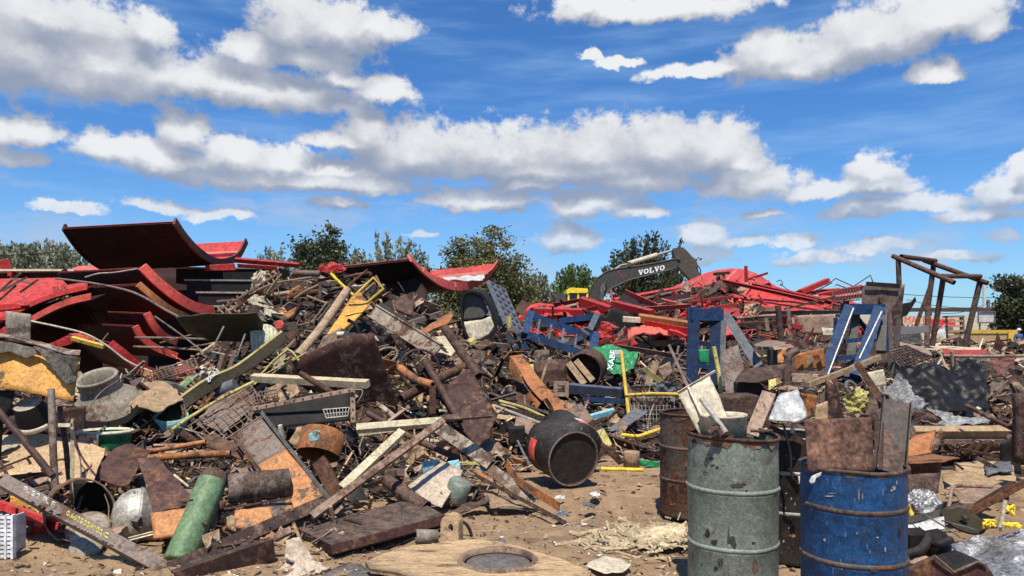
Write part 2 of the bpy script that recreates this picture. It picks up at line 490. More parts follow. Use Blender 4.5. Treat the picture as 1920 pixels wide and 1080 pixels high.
paint('plywood', (.42, .285, .155), .36, rough=.85, var=.45, bump=.8, grain=(1.2, 5, 5), rusts=[(0, (.05, .03, .02)), (.5, (.14, .08, .04)), (1, (.3, .17, .08))])
paint('wood', (.3, .205, .125), .2, rough=.85, var=.35, sc=1.2)
paint('wood_pale', (.5, .4, .25), .2, rough=.85, var=.3, sc=1.2)
paint('steel', (.33, .3, .26), .3, rough=.6, metal=.15)
paint('steel_dark', (.1, .094, .085), .2, rough=.5)
paint('grey_dusty', (.3, .255, .195), .34, rough=.85, dust=.3, dcol=(.36, .29, .2), dirt=.55)
paint('steel_bright', (.42, .39, .33), .2, rough=.5, metal=.35, dirt=.45)
paint('foil', (.4, .39, .38), .0, rough=.4, metal=.6, dirt=.85, speck=1., bump=1., dust=.05)  # dirt and speck also paint the dark creases and bright streaks
paint('white', (.56, .55, .51), .08, rough=.6, dirt=.4)
paint('plastic_pale', (.52, .49, .34), .0, rough=.45, dirt=.25)
paint('green_gas', (.15, .24, .12), .36, rough=.5, var=.2, scratch=.2)
paint('green', (.02, .27, .1), .08, rough=.4)
paint('green_drum', (.205, .235, .19), .27, rough=.55, var=.22, scratch=.2, dust=.15, sc=2., dirt=.5)
paint('green_pale', (.3, .45, .2), .1, rough=.55)
paint('teal', (.25, .5, .46), .25)
paint('cyan', (.3, .6, .68), .06, rough=.5)
paint('navy', (.01, .034, .09), .16, rough=.7, var=.35, dust=.15, dcol=(.12, .14, .18), scratch=.12)
paint('blue_grey', (.05, .058, .08), .22, rough=.65, dust=.3, dcol=(.24, .25, .27))
paint('blue_drum', (.011, .05, .128), .26, rough=.5, var=.4, scratch=.25, dust=.1, sc=2., dirt=.4, rusts=[(0, (.02, .02, .025)), (.5, (.05, .06, .075)), (.8, (.12, .12, .12)), (1, (.2, .13, .08))])
paint('slate', (.125, .13, .14), .2, rough=.6)
paint('drum_brown', (.1, .085, .07), .5, rough=.6)
paint('drum_black', (.024, .021, .019), .2, rough=.55, scratch=.3)
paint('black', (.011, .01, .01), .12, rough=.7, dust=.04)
paint('black_plastic', (.012, .011, .01), .0, rough=.38, dust=.03, dirt=0, bump=.6)
paint('shell_shaded', (.012, .006, .005), .3, rough=.75, dust=0, rusts=[(0, (.006, .004, .003)), (.6, (.02, .01, .008)), (1, (.05, .022, .016))])  # blacker still: underside shade of two shells put into the colour, with rust
paint('film', (.3, .3, .29), .0, rough=.32, dirt=.6, speck=.8, bump=.6, dust=0)
paint('white_plastic', (.8, .8, .77), .0, rough=.5, dirt=.2, dust=.05)
paint('galvanised', (.42, .42, .4), .06, rough=.5, metal=.35, dirt=.3)
paint('rubber', (.016, .016, .016), .0, rough=.7)
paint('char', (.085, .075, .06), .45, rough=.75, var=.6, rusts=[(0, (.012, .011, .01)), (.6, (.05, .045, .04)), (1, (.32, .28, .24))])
paint('boom_grey', (.062, .06, .056), .03, rough=.45, dust=.15, dirt=.2)
paint('arm_brown', (.1, .083, .062), .2, rough=.55)
paint('fence_grey', (.3, .27, .24), .1)
paint('bark', (.09, .065, .045), .0, rough=.9)
paint('skin', (.3, .17, .11), .0, dirt=.0, dust=0)
paint('denim', (.06, .12, .25), .0, rough=.9, dirt=.1, dust=0)
paint('trousers', (.13, .12, .15), .0, rough=.9, dust=0)
paint('cloth_white', (.66, .64, .58), .0, rough=.9, dust=0)
def leafmat(key, c1, c2, tr=.25):
    m, t, b = new_mat(key)
    at = t.node('ShaderNodeAttribute', attribute_name='tone'); oi = t.node('ShaderNodeObjectInfo')
    c = t.mix(at.outputs['Fac'], c1, c2)
    t.l.new(c, b.inputs['Base Color']); b.inputs['Roughness'].default_value = .55
    tl = t.node('ShaderNodeBsdfTranslucent'); t.l.new(c, tl.inputs[0])
    mx = t.node('ShaderNodeMixShader'); mx.inputs[0].default_value = tr
    t.l.new(b.outputs[0], mx.inputs[1]); t.l.new(tl.outputs[0], mx.inputs[2])
    t.l.new(mx.outputs[0], [n for n in t.n if n.type == 'OUTPUT_MATERIAL'][0].inputs[0])
leafmat('leaf_dark', (.025, .034, .014), (.11, .12, .05))
leafmat('leaf_olive', (.06, .065, .02), (.24, .22, .075))
leafmat('leaf_grey', (.1, .115, .065), (.36, .38, .26))
leafmat('leaf_green', (.05, .085, .02), (.14, .2, .05))
# dirt
m, t, b = new_mat('dirt')
tc = t.node('ShaderNodeTexCoord'); v = tc.outputs['Object']
n1 = t.noise(v, .55, 8, .65); n2 = t.noise(v, 4.5, 8, .7, .3); n3 = t.noise(v, 28, 6, .7); n4 = t.noise(v, 140, 3, .6)
c = t.ramp(t.math('ADD', t.math('MULTIPLY', n1, .45), t.math('MULTIPLY', n2, .55)), [(.3, (.125, .073, .036)), (.45, (.245, .152, .08)), (.58, (.345, .225, .12)), (.72, (.44, .31, .18))])
c = t.mix(t.math('MULTIPLY', t.smooth(n3, .52, .7), .5), c, (.4, .31, .23))
c = t.mix(t.math('MULTIPLY', t.smooth(n3, .44, .3), .6), c, (.07, .042, .028))
c = t.mix(t.math('MULTIPLY', t.smooth(t.noise(v, 1.3, 5, .7), .56, .66), .45), c, (.055, .036, .026))
t.l.new(c, b.inputs['Base Color']); b.inputs['Roughness'].default_value = .95
bp = t.node('ShaderNodeBump'); bp.inputs['Strength'].default_value = .8; bp.inputs['Distance'].default_value = .04
t.l.new(t.math('ADD', t.math('ADD', t.math('MULTIPLY', n2, .6), t.math('MULTIPLY', n3, .5)), t.math('MULTIPLY', n4, .2)), bp.inputs['Height']); t.l.new(bp.outputs[0], b.inputs['Normal'])
paint('heap_core', (.026, .019, .015), .3, rough=.95, dust=.1, bump=1.)  # near-black: shade in the gaps between scrap put into the colour
# expanded metal / perforation is real geometry; glass for the cab
m, t, b = new_mat('glass_dark'); b.inputs['Base Color'].default_value = (.02, .025, .03, 1); b.inputs['Roughness'].default_value = .08
m, t, b = new_mat('paint_white'); b.inputs['Base Color'].default_value = (.8, .8, .78, 1); b.inputs['Roughness'].default_value = .6
m, t, b = new_mat('paint_yellow'); b.inputs['Base Color'].default_value = (.68, .62, .16, 1); b.inputs['Roughness'].default_value = .7
m, t, b = new_mat('paint_red'); b.inputs['Base Color'].default_value = (.6, .03, .03, 1); b.inputs['Roughness'].default_value = .6
m, t, b = new_mat('chalk'); b.inputs['Base Color'].default_value = (.62, .6, .52, 1); b.inputs['Roughness'].default_value = .9
m, t, b = new_mat('soot'); b.inputs['Base Color'].default_value = (.06, .035, .03, 1); b.inputs['Roughness'].default_value = .9
# ---------------------------------------------------------------- camera, sun, sky
cam = bpy.data.cameras.new('camera'); co = bpy.data.objects.new('camera', cam); COL.objects.link(co)
co.location = CAM; co.rotation_euler = (R(90), 0, 0)
cam.sensor_width = 36; cam.lens = 36*F/1920; cam.shift_y = (HY-540)/1920; cam.clip_start = .05; cam.clip_end = 8000
SC.camera = co
SUN = Vector((-.05, -.47, .88)).normalized()
el = math.asin(SUN.z); az = math.atan2(SUN.x, SUN.y)
sl = bpy.data.lights.new('sun', 'SUN'); sl.energy = 5.0; sl.angle = R(.5); sl.color = (1, .94, .84)
so = bpy.data.objects.new('sun', sl); COL.objects.link(so); so.rotation_euler = SUN.to_track_quat('Z', 'Y').to_euler(); so.location = (0, 0, 30)
SC.view_settings.view_transform = 'Standard'; SC.view_settings.look = 'None'; SC.view_settings.exposure = 0.3; SC.view_settings.gamma = 1
W = bpy.data.worlds.new('World'); SC.world = W; W.use_nodes = True
t = NT(W.node_tree); t.n.clear()
out = t.node('ShaderNodeOutputWorld'); bg = t.node('ShaderNodeBackground'); t.l.new(bg.outputs[0], out.inputs[0])
sky = t.node('ShaderNodeTexSky', sky_type='NISHITA'); sky.sun_disc = False; sky.sun_elevation = el; sky.sun_rotation = az
sky.altitude = 0; sky.air_density = 1.0; sky.dust_density = .35; sky.ozone_density = 3.0
# clouds: (x, y, half width, half height, weight) as directions in photo pixels
CL = [(40,75,190,80),(190,110,130,55),(280,55,44,34),(90,20,190,40),(-60,60,120,80),(420,156,270,36),(150,140,130,36),(540,45,60,50),(620,45,120,46),(705,48,64,28),(470,95,66,26),(570,104,120,24),(640,140,60,20),(718,168,52,22),
      (50,243,74,26),(-20,235,60,30),(25,295,60,16),(300,292,150,28),(350,243,46,34),(450,288,110,38),(540,300,62,30),(220,278,70,26),(430,336,90,13),(560,342,190,16),(700,346,80,17),(640,320,90,16),
      (690,250,56,46),(645,264,72,14),(790,282,120,52),(940,286,130,48),(1100,278,120,56),(1230,272,110,56),(1340,278,76,52),(1395,304,40,28),(1040,318,260,26),(1210,335,90,18),
      (1110,380,84,22),(905,374,110,18),(1195,398,60,8),(1400,345,86,24),(980,350,60,10),
      (1230,14,180,24),(1100,12,60,24),(1440,98,84,40),(1330,132,100,13),(1560,98,130,34),(1640,62,130,46),(1770,34,120,36),(1850,50,50,24),(1490,118,110,22),(1755,134,54,17),(1165,116,40,10),(1110,106,26,7),
      (1640,322,50,32),(1640,350,70,14),(1560,360,110,13),(1700,384,110,12),(1885,355,56,24),(1830,404,90,11),(1918,302,24,16),(1610,398,80,8),
      (1065,447,56,22),(1320,440,52,20),(1380,455,60,9),(1305,480,50,13),(1660,460,80,10),(1520,485,70,9),(310,385,80,9),(640,385,48,8),(420,402,70,8),(1880,445,44,9),(790,440,30,6),(1500,455,40,8),(1800,486,60,8),(1430,400,40,7),(120,392,60,7),(1560,405,40,7)]
dirn = t.node('ShaderNodeTexCoord').outputs['Generated']
sx = t.node('ShaderNodeSeparateXYZ'); t.l.new(dirn, sx.inputs[0])
azi = t.math('ARCTAN2', sx.outputs[0], sx.outputs[1]); ele = t.math('ARCSINE', sx.outputs[2])
uv = t.node('ShaderNodeCombineXYZ'); t.l.new(azi, uv.inputs[0]); t.l.new(ele, uv.inputs[1]); UV = uv.outputs[0]
st = t.node('ShaderNodeMapping'); st.inputs['Scale'].default_value = (1, 1.2, 1); t.l.new(UV, st.inputs[0]); SV = st.outputs[0]
def warp(nv, scale, amp, detail=5):
    n = t.node('ShaderNodeTexNoise'); t.l.new(nv, n.inputs['Vector']); n.inputs['Scale'].default_value = scale; n.inputs['Detail'].default_value = detail; n.inputs['Roughness'].default_value = .6
    return t.vmath('MULTIPLY', t.vmath('SUBTRACT', n.outputs['Color'], (.5, .5, .5)), amp)
W1 = warp(SV, 8., (.035, .022, 0), 3); W2 = warp(SV, 26., (.04, .03, 0), 6)
UVW = t.vmath('ADD', t.vmath('ADD', UV, W1), W2)
def field(uvs):
    f = None
    for x, y, rx, ry in CL:
        a = math.atan((x-960)/F); e = math.atan((HY-y-ry*.28)/F*math.cos(a))
        sxv, syv = F/(rx*1.2*math.cos(a)**2), F/(ry*(1.38 if y < 330 else 1.75))
        vv = t.vmath('MULTIPLY_ADD', uvs, (sxv, syv, 0), (-a*sxv, -e*syv, 0))
        L = t.vmath('LENGTH', t.vmath('MAXIMUM', vv, t.vmath('MULTIPLY', vv, (-1, -1.75, 0))))
        f = L if f is None else t.node_min(f, L)
    return f
def _smin(a, b):
    n = t.node('ShaderNodeMath', operation='SMOOTH_MIN'); t.inp(n, 0, a); t.inp(n, 1, b); n.inputs[2].default_value = .35
    return n.outputs[0]
t.node_min = _smin
f1 = field(UVW); f2 = field(t.vmath('ADD', UVW, (.006, .028, 0)))
nz = t.noise(SV, 19., 9, .66); nf = t.noise(SV, 70., 5, .6)
d1 = t.math('ADD', f1, t.math('MULTIPLY', t.math('SUBTRACT', .5, nz), 1.9))
alpha = t.smooth(t.math('ADD', d1, t.math('MULTIPLY', t.math('SUBTRACT', .5, nf), .6)), 1.16, .7)
# shade: bright where the cloud thins upward, lilac grey in the thick base
sh = t.smooth(t.math('ADD', t.math('SUBTRACT', f2, f1), t.math('MULTIPLY', t.math('SUBTRACT', nz, .5), 1.0)), -.55, .85)
cc = t.ramp(sh, [(0., (.25, .29, .38)), (.35, (.37, .395, .46)), (.65, (.5, .515, .55)), (1., (.72, .73, .735))])
# thin high veil
vm = t.node('ShaderNodeMapping'); vm.inputs['Rotation'].default_value = (0, 0, R(-18)); vm.inputs['Scale'].default_value = (2.2, 14, 1); t.l.new(UV, vm.inputs[0])
veil = t.math('MULTIPLY', t.smooth(t.noise(vm.outputs[0], 1.6, 6, .6), .42, .8), .4)
low = t.math('MULTIPLY', t.smooth(ele, .24, .02), .24)
skyc = t.node('ShaderNodeHueSaturation'); t.l.new(sky.outputs[0], skyc.inputs['Color']); skyc.inputs['Saturation'].default_value = 1.12; skyc.inputs['Value'].default_value = 1.0
SKYK = .105
sk = t.vmath('MULTIPLY', skyc.outputs[0], (SKYK*.5, SKYK*.8, SKYK*1.1))
sk = t.mix(t.math('MAXIMUM', veil, low), sk, (.36, .55, .8))
lowc = t.math('MULTIPLY', t.smooth(ele, .2, .06), t.smooth(nz, .62, .4))
cc = t.mix(t.math('MULTIPLY', lowc, .85), cc, (.4, .455, .57))
lm = t.node('ShaderNodeMapping'); lm.inputs['Scale'].default_value = (4.5, 17, 1); t.l.new(UVW, lm.inputs[0])
lown = t.math('MULTIPLY', t.smooth(t.noise(lm.outputs[0], 1., 6, .6), .47, .68), t.math('MULTIPLY', t.smooth(ele, .03, .09), t.smooth(ele, .23, .15)))
sk = t.mix(t.math('MULTIPLY', lown, .62), sk, (.4, .46, .58))
col = t.mix(t.math('MULTIPLY', alpha, t.math('MULTIPLY_ADD', t.smooth(ele, .06, .24), .26, .7)), sk, cc)
upm = t.smooth(ele, -.02, .0)
col = t.mix(upm, (.2, .16, .12), col)
t.l.new(col, bg.inputs[0]); bg.inputs[1].default_value = 1.0

# ---------------------------------------------------------------- ground sheet, out to the horizon
def axis(fine0, fine1, step, far):
    a = [fine0 + i*step for i in range(int((fine1-fine0)/step)+1)]
    s = step; x = a[-1]; up = []
    while x < far: s *= 1.35; x += s; up.append(x)
    s = step; x = a[0]; dn = []
    while x > -far: s *= 1.35; x -= s; dn.append(x)
    return dn[::-1] + a + up
GX, GY = axis(-6.5, 6.5, .08, 2500), axis(4., 11.5, .07, 2500)
def gz(x, y):
    q = Vector((x, y, 0)); a = 1 if (abs(x) < 12 and 2 < y < 30) else .25
    return a*(.06*noise.noise(q*.9) + .035*noise.noise(q*2.6) + .026*noise.noise(q*7) + .014*noise.noise(q*16)) - .04
mb = MB(); nx = len(GX)
mb.add([(x, y, gz(x, y)) for y in GY for x in GX],
       [(j*nx+i, j*nx+i+1, (j+1)*nx+i+1, (j+1)*nx+i) for j in range(len(GY)-1) for i in range(nx-1)], 0, True)
tag(mb.obj('ground', 'dirt', loc=Vector((0, 0, 0))), 'dry brown trampled dirt ground of the scrap yard', 'ground', kind='structure')

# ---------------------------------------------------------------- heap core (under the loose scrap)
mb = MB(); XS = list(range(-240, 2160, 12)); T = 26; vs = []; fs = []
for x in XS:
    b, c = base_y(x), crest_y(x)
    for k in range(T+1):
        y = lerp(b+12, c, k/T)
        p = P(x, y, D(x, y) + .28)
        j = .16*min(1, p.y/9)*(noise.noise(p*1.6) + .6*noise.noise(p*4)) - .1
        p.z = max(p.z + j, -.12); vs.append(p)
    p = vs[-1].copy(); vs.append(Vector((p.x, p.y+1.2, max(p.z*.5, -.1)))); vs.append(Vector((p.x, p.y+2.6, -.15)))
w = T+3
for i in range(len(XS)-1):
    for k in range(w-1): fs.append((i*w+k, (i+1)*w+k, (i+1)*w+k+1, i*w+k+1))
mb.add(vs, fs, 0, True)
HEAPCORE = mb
# ---------------------------------------------------------------- trees
def leaves_mesh(name, cl, mat, parent, rnd):
    vs, fs, tone = [], [], []
    loc = WL[parent.name]
    for (p, size, tn, d) in cl:
        a = Vector((rnd.gauss(0, 1), rnd.gauss(0, 1), rnd.gauss(0, .7)))
        if d is not None: a = d*1.4 + a*.5
        a.normalize(); b = a.cross(Vector((rnd.gauss(0, 1), rnd.gauss(0, 1), rnd.gauss(0, 1)))).normalized()
        s = size*rnd.uniform(.6, 1.4); q = p - loc; i = len(vs)
        vs += [q - a*s*.5, q + b*s*.3, q + a*s*.55, q - b*s*.3]; fs.append((i, i+1, i+2, i+3)); tone.append(tn)
    me = bpy.data.meshes.new(name); me.from_pydata(vs, [], fs); me.materials.append(MAT[mat])
    at = me.attributes.new('tone', 'FLOAT', 'FACE'); at.data.foreach_set('value', tone)
    o = bpy.data.objects.new(name, me); COL.objects.link(o); o.parent = parent; return o
def tree(kind, label, x, top, w, Y, style, mat, seed, base=.0, n=60, lean=0., leaf=.17, cat='tree', low=.25, x0=None):
    rnd = random.Random(seed); k = Y/F
    H = HE + (HY-top)*k; rw = w*k/2; c = P(x, HY, Y); c.z = 0
    root = empty(kind, c.copy(), label, cat)
    wood, lv = MB(), []
    if style == 'crown':
        zc = H*(.5+low/2); rz = H*(1-low)/2
        m_tube(wood, catmull([c + Vector((0, 0, -.2)), c + Vector((lean*.2, 0, H*.3)), c + Vector((lean*.6, .1, H*.62)), c + Vector((lean, 0, H*.85))]), .16 + H*.02, 8, r1=.03)
        for i in range(n):
            while True:
                d = Vector((rnd.uniform(-1, 1), rnd.uniform(-1, 1), rnd.uniform(-1, 1)))
                if .25 < d.length < 1: break
            edge = .82 + .5*noise.noise(d.normalized()*1.9 + Vector((seed, 0, 0)))
            q = c + Vector((lean*.6 + d.x*rw*edge, d.y*rw*edge, zc + d.z*rz*min(edge, 1.04)))
            s = c + Vector((lean*.4, 0, H*rnd.uniform(.2, .6)))
            m_tube(wood, catmull([s, s.lerp(q, .55) + Vector((0, 0, .2)), q], 3), .045, 5, r1=.012)
            cr = rnd.uniform(.28, .62)*min(1, rw/1.5); tn = min(1, max(0, .45 + .35*rnd.gauss(0, 1)))
            for _ in range(rnd.randint(60, 120)):
                g = Vector((rnd.gauss(0, 1), rnd.gauss(0, 1), rnd.gauss(0, .75)))*cr*.6
                lv.append((q + g, leaf, min(1, max(0, tn + rnd.uniform(-.3, .3))), None))
    else:                                                     # long whippy shoots with leaves along them
        for i in range(n):
            a = rnd.uniform(0, 6.283); rr = rnd.uniform(0, .7)*rw
            s = c + Vector((math.cos(a)*rr, math.sin(a)*rr, 0))
            u = rnd.uniform(-1, 1); top_h = H*(1 - .25*abs(u)**2)*(1 - .45*rnd.random()**2.2)
            e = c + Vector((u*rw + lean*rnd.uniform(.3, 1), rnd.uniform(-1, 1)*rw*.8, top_h))
            mid = s.lerp(e, .5) + Vector((-u*rw*.18, 0, H*.06))
            pts = catmull([s, mid, e], 5); m_tube(wood, pts, .03, 4, r1=.008)
            tn = min(1, max(0, .5 + .3*rnd.gauss(0, 1))); L = (e-s).length
            for _ in range(int(L*rnd.uniform(13, 24))):
                f = rnd.uniform(low, 1); j = min(int(f*(len(pts)-1)), len(pts)-2); p = pts[j].lerp(pts[j+1], f*(len(pts)-1)-j)
                d = (pts[j+1]-pts[j]).normalized(); sp = .2*(1.15-f)+.05
                lv.append((p + Vector((rnd.gauss(0, 1), rnd.gauss(0, 1), rnd.gauss(0, 1)))*sp, leaf, min(1, max(0, tn + rnd.uniform(-.35, .35))), d))
    wood.obj('trunk', 'bark', root); leaves_mesh('crown', lv, mat, root, rnd)
    return root
tree('leafy_tree', 'dark green dense tree with rounded crown behind the wooden pole heap', 594, 418, 128, 42, 'crown', 'leaf_dark', 3, n=150, low=.22, leaf=.19)
tree('feathery_tree', 'large olive green spreading tree behind the second curved red shell', 903, 426, 232, 42, 'crown', 'leaf_olive', 11, n=330, low=.0, leaf=.17)
tree('leafy_bush', 'tall grey green bush at the far left behind the red beams', 30, 456, 160, 45, 'shoots', 'leaf_grey', 5, n=210, leaf=.24, cat='bush', low=.2)
tree('leafy_bush', 'dark leafy bush just left of the raised black red shell', 112, 455, 125, 45, 'shoots', 'leaf_grey', 6, n=220, leaf=.24, cat='bush', low=.2)
tree('thin_tree', 'thin twiggy tree leaning beside the dark rounded tree, on its left', 528, 462, 90, 43, 'shoots', 'leaf_grey', 8, n=60, leaf=.16, low=.4, lean=-.6)
tree('thin_tree', 'sparse pale tree of upright twigs between the dark rounded tree and the olive tree', 735, 436, 150, 43, 'shoots', 'leaf_grey', 9, n=90, leaf=.22, low=.3)
tree('leafy_bush', 'low pale bush filling the gap beside the dark rounded tree, on its right', 668, 470, 90, 46, 'shoots', 'leaf_grey', 19, n=80, leaf=.22, low=.2, cat='bush')
tree('leafy_bush', 'low grey green bush right of the olive spreading tree', 1010, 512, 70, 46, 'shoots', 'leaf_grey', 12, n=90, leaf=.2, cat='bush', low=.2)
tree('leafy_bush', 'upright green bush behind the yellow roofed excavator cab', 1078, 494, 90, 46, 'shoots', 'leaf_green', 13, n=120, leaf=.2, cat='bush', low=.15)
tree('windswept_tree', 'dark windswept tree of long shoots behind the excavator boom', 1190, 440, 170, 47, 'shoots', 'leaf_dark', 14, n=150, leaf=.2, low=.1, lean=1.2)
tree('windswept_tree', 'grey dark tree at the far right beyond the pipe frame', 1905, 497, 78, 48, 'crown', 'leaf_dark', 15, n=150, leaf=.2, low=.05)
# far treeline strip and low buildings on the horizon
mb = MB(); rnd = random.Random(4)
for i in range(900):
    x = rnd.uniform(-300, 2200); h = 3 + 3.5*max(0, noise.noise(Vector((x*.01, 3, 0)))) 
    p = P(x, HY, 190 + rnd.uniform(0, 25)); p.z = rnd.uniform(0, h)
    for _ in range(5):
        q = p + Vector((rnd.gauss(0, 1.2), rnd.gauss(0, 1), rnd.gauss(0, .6)))
        a = Vector((rnd.uniform(.3, 1), 0, rnd.uniform(-.4, .4))); b = Vector((rnd.uniform(-.3, .3), 0, rnd.uniform(.3, .8)))
        mb.add([q-a, q-b, q+a, q+b], [(0, 1, 2, 3)])
m, t, b = new_mat('far_leaf'); b.inputs['Base Color'].default_value = (.05, .06, .035, 1)
tag(mb.obj('far_treeline', 'far_leaf'), 'low dark band of distant trees along the horizon', 'treeline', kind='stuff')

# ---------------------------------------------------------------- excavator
YE = 38.
ex = empty('excavator', Vector((P(1075, 620, YE).x, YE, 0)), 'dark grey excavator with yellow roofed cab and raised boom behind the red scrap', 'excavator')
def solid(pts, Y0, Y1, mat, name, parent, mb=None):
    a = [P(x, y, Y0) for x, y in pts]; 
    if newell(a).y > 0: a = a[::-1]
    bk = [Vector((v.x, Y1, v.z)) for v in a]; n = len(a); m2 = mb or MB()
    m2.add(a + bk, [tuple(range(n)), tuple(reversed(range(n, 2*n)))] + [(i, i+n, (i+1) % n+n, (i+1) % n) for i in range(n)])
    return m2.obj(name, mat, parent) if mb is None else None
boom = solid([(1100,575),(1103,553),(1109,538),(1120,521),(1137,509),(1160,503),(1200,498),(1240,491),(1266,485),(1276,490),(1272,499),(1262,504),(1210,517),(1182,524),(1152,537),(1137,548),(1130,560),(1126,575)], YE-.25, YE+.3, 'boom_grey', 'boom', ex)
mb = MB()
for pts in ([(1103,553),(1109,538),(1120,521),(1137,509),(1160,503),(1200,498),(1240,491),(1266,485)], [(1130,560),(1137,548),(1152,537),(1182,524),(1210,517),(1262,504)]):
    m_tube(mb, [P(x, y, YE-.26) for x, y in pts], .035, 6)
mb.obj('boom_edge', 'arm_brown', boom)
def slab_word(word, mat, parent, p0, p1, h, Y_):
    A, B = P(*p0, Y_), P(*p1, Y_); ex_ = (B-A)/len(word); H_ = h*Y_/F; mb = MB()
    V = [(.0,1),(.44,1),(.44,.86),(.36,.86),(.54,.36),(.7,.86),(.62,.86),(.62,1),(1,1),(1,.86),(.9,.86),(.6,0),(.4,0),(.1,.86),(0,.86)]
    L_ = [(.05,1),(.55,1),(.55,.86),(.42,.86),(.42,.15),(.8,.15),(.8,.38),(.96,.38),(.96,0),(.05,0),(.05,.14),(.17,.14),(.17,.86),(.05,.86)]
    for i, ch in enumerate(word):
        q_ = lambda x, y, d=0: A + ex_*(i + .04 + x*.93) + Vector((0, -d, y*H_))
        if ch == 'O':
            n_ = 20; an = [2*math.pi*k_/n_ for k_ in range(n_)]
            vs = [q_(.5+.5*math.cos(a), .5+.5*math.sin(a), .012) for a in an] + [q_(.5+.24*math.cos(a), .5+.33*math.sin(a), .012) for a in an]
            mb.add(vs, [(k_, (k_+1) % n_, n_+(k_+1) % n_, n_+k_) for k_ in range(n_)])
        else:
            o_ = V if ch == 'V' else L_; mb.add([q_(x, y, .012) for x, y in o_], [tuple(range(len(o_)))])
    return mb.obj('lettering', mat, parent)
slab_word('VOLVO', 'paint_white', boom, (1196.5,516.5), (1246.5,506), 9.5, YE-.26)
arm = solid([(1262,466),(1270,464),(1281,464),(1288,470),(1304,488),(1308,494),(1309,506),(1316,520),(1296,526),(1270,498),(1264,480)], YE-.22, YE+.26, 'arm_brown', 'arm', ex)
for px_, py_ in ((1106,560),(1272,483),(1180,495)): mb = MB(); m_tube(mb, [P(px_,py_,YE-.34), P(px_,py_,YE+.36)], .11, 12); mb.obj('pin', 'steel_dark', ex)
mb = MB(); m_tube(mb, [P(1178,494.5,YE), P(1232,478,YE)], .13, 10); mb.obj('arm_cylinder', 'cream', ex)
mb = MB(); m_tube(mb, [P(1232,478,YE), P(1265,468,YE)], .065, 8); m_tube(mb, [P(1150,507,YE), P(1165,497,YE), P(1180,495,YE)], .06, 6); mb.obj('piston_rod', 'steel', ex)
mb = MB(); m_tube(mb, [P(1134,528,YE-.4), P(1127,562,YE-.4)], .12, 10); mb.obj('boom_cylinder', 'steel_dark', ex)
mb = MB(); m_tube(mb, catmull([P(1307,497,YE-.3), P(1313,505,YE-.3), P(1314,520,YE-.3)]), .03, 6); mb.obj('hose', 'rubber', ex); mb = MB(); m_tube(mb, catmull([P(1272,466,YE), P(1276,459,YE), P(1280,452,YE)]), .03, 6); mb.obj('antenna', 'rubber', ex)
cab = solid([(1066,580),(1066,549),(1070,546),(1100,546),(1102,580)], YE-1.2, YE+.2, 'glass_dark', 'cab', ex)
solid([(1062,548),(1064,542),(1070,539),(1102,541),(1103,546),(1100,549),(1068,549),(1064,552)], YE-1.35, YE+.35, 'digger_yellow', 'cab_roof', cab)
mb = MB()
for x in (1066, 1084, 1101): m_tube(mb, [P(x, 548, YE-1.25), P(x, 590, YE-1.25)], .06, 6)
mb.obj('cab_post', 'digger_yellow', cab)
solid([(1040,600),(1042,556),(1048,549),(1056,552),(1064,556),(1064,600)], YE-1., YE+1.4, 'boom_grey', 'engine_cover', ex)
solid([(1030,640),(1030,600),(1110,600),(1110,640)], YE-1.2, YE+1.4, 'digger_yellow', 'undercarriage', ex)
for Yt in (YE-1.5, YE+1.2):
    mb = MB(); c = P(1070, 655, Yt)
    o_ = [(c.x+dx, c.z+dz) for dx, dz in [(-1.8,-.0),(-1.6,-.35),(1.6,-.35),(1.8,0),(1.6,.4),(-1.6,.4)]]
    a = [Vector((x, Yt, z)) for x, z in o_]; b_ = [v + Vector((0, .5, 0)) for v in a]
    mb.add(a+b_, [tuple(range(6)), tuple(reversed(range(6, 12)))] + [(i, i+6, (i+1) % 6+6, (i+1) % 6) for i in range(6)]); mb.obj('track', 'rubber', ex)
# pipe railing and board fence beyond the excavator's left side
fr = empty('railing_fence', P(1018, 640, 46), 'red brown railing fence over grey pickets left of the excavator', 'fence')
mb = MB()
for i in range(13):
    x = 988 + i*5; m_prof(mb, P(x, 574, 46), P(x, 628, 46), .09, 'flat', th=.02)
mb.obj('picket', 'fence_grey', fr)
mb = MB()
for y in (562, 568, 573): m_prof(mb, P(985, y, 45.8), P(1050, y-2, 45.8), .16, 'box', .05)
mb.obj('rail', 'red_rib', fr)

# ---------------------------------------------------------------- far right: wall, sign, huts, poles, wires
wl = empty('painted_wall', P(1760, 640, 60), 'long white yard wall with red lettering beyond the pipe frame', 'wall')
mb = MB(); a, b_ = P(1560, 592, 62), P(1870, 592, 62)
m_box(mb, (a+b_)/2 + Vector((0, .15, -2.0)), ((b_.x-a.x)/2, 0, 0), (0, .12, 0), (0, 0, 2.0)); mb.obj('wall_face', 'cream', wl)
mb = MB(); m_box(mb, (a+b_)/2 + Vector((0, .12, .5)), ((b_.x-a.x)/2+.1, 0, 0), (0, .2, 0), (0, 0, .16)); mb.obj('coping', 'soot', wl)
letters('MATER', 'paint_red', wl, (1695,600), (1747,600), 14, 61.8, 61.8, (0, 0, 1), .12)
mb = MB(); m_box(mb, P(1768, 604, 61.7), (1.0, 0, 0), (0, .05, 0), (0, 0, .25)); mb.obj('painted_stripe', 'paint_red', wl)
for i, (x, top, Y, r, mt, lb) in enumerate([(1845, 528, 70, .12, 'white', 'tall white steel mast beyond the white sign board'), (1853, 562, 66, .14, 'rust_grey', 'short grey post right of the tall white mast'), (1746, 576, 80, .1, 'rust_grey', 'thin distant utility pole seen between the pipe frame legs')]):
    tube('utility_pole' if i != 1 else 'post', lb, 'pole', mt, [(x, top), (x, 640)], r*F/Y, Y=Y, sm=False)
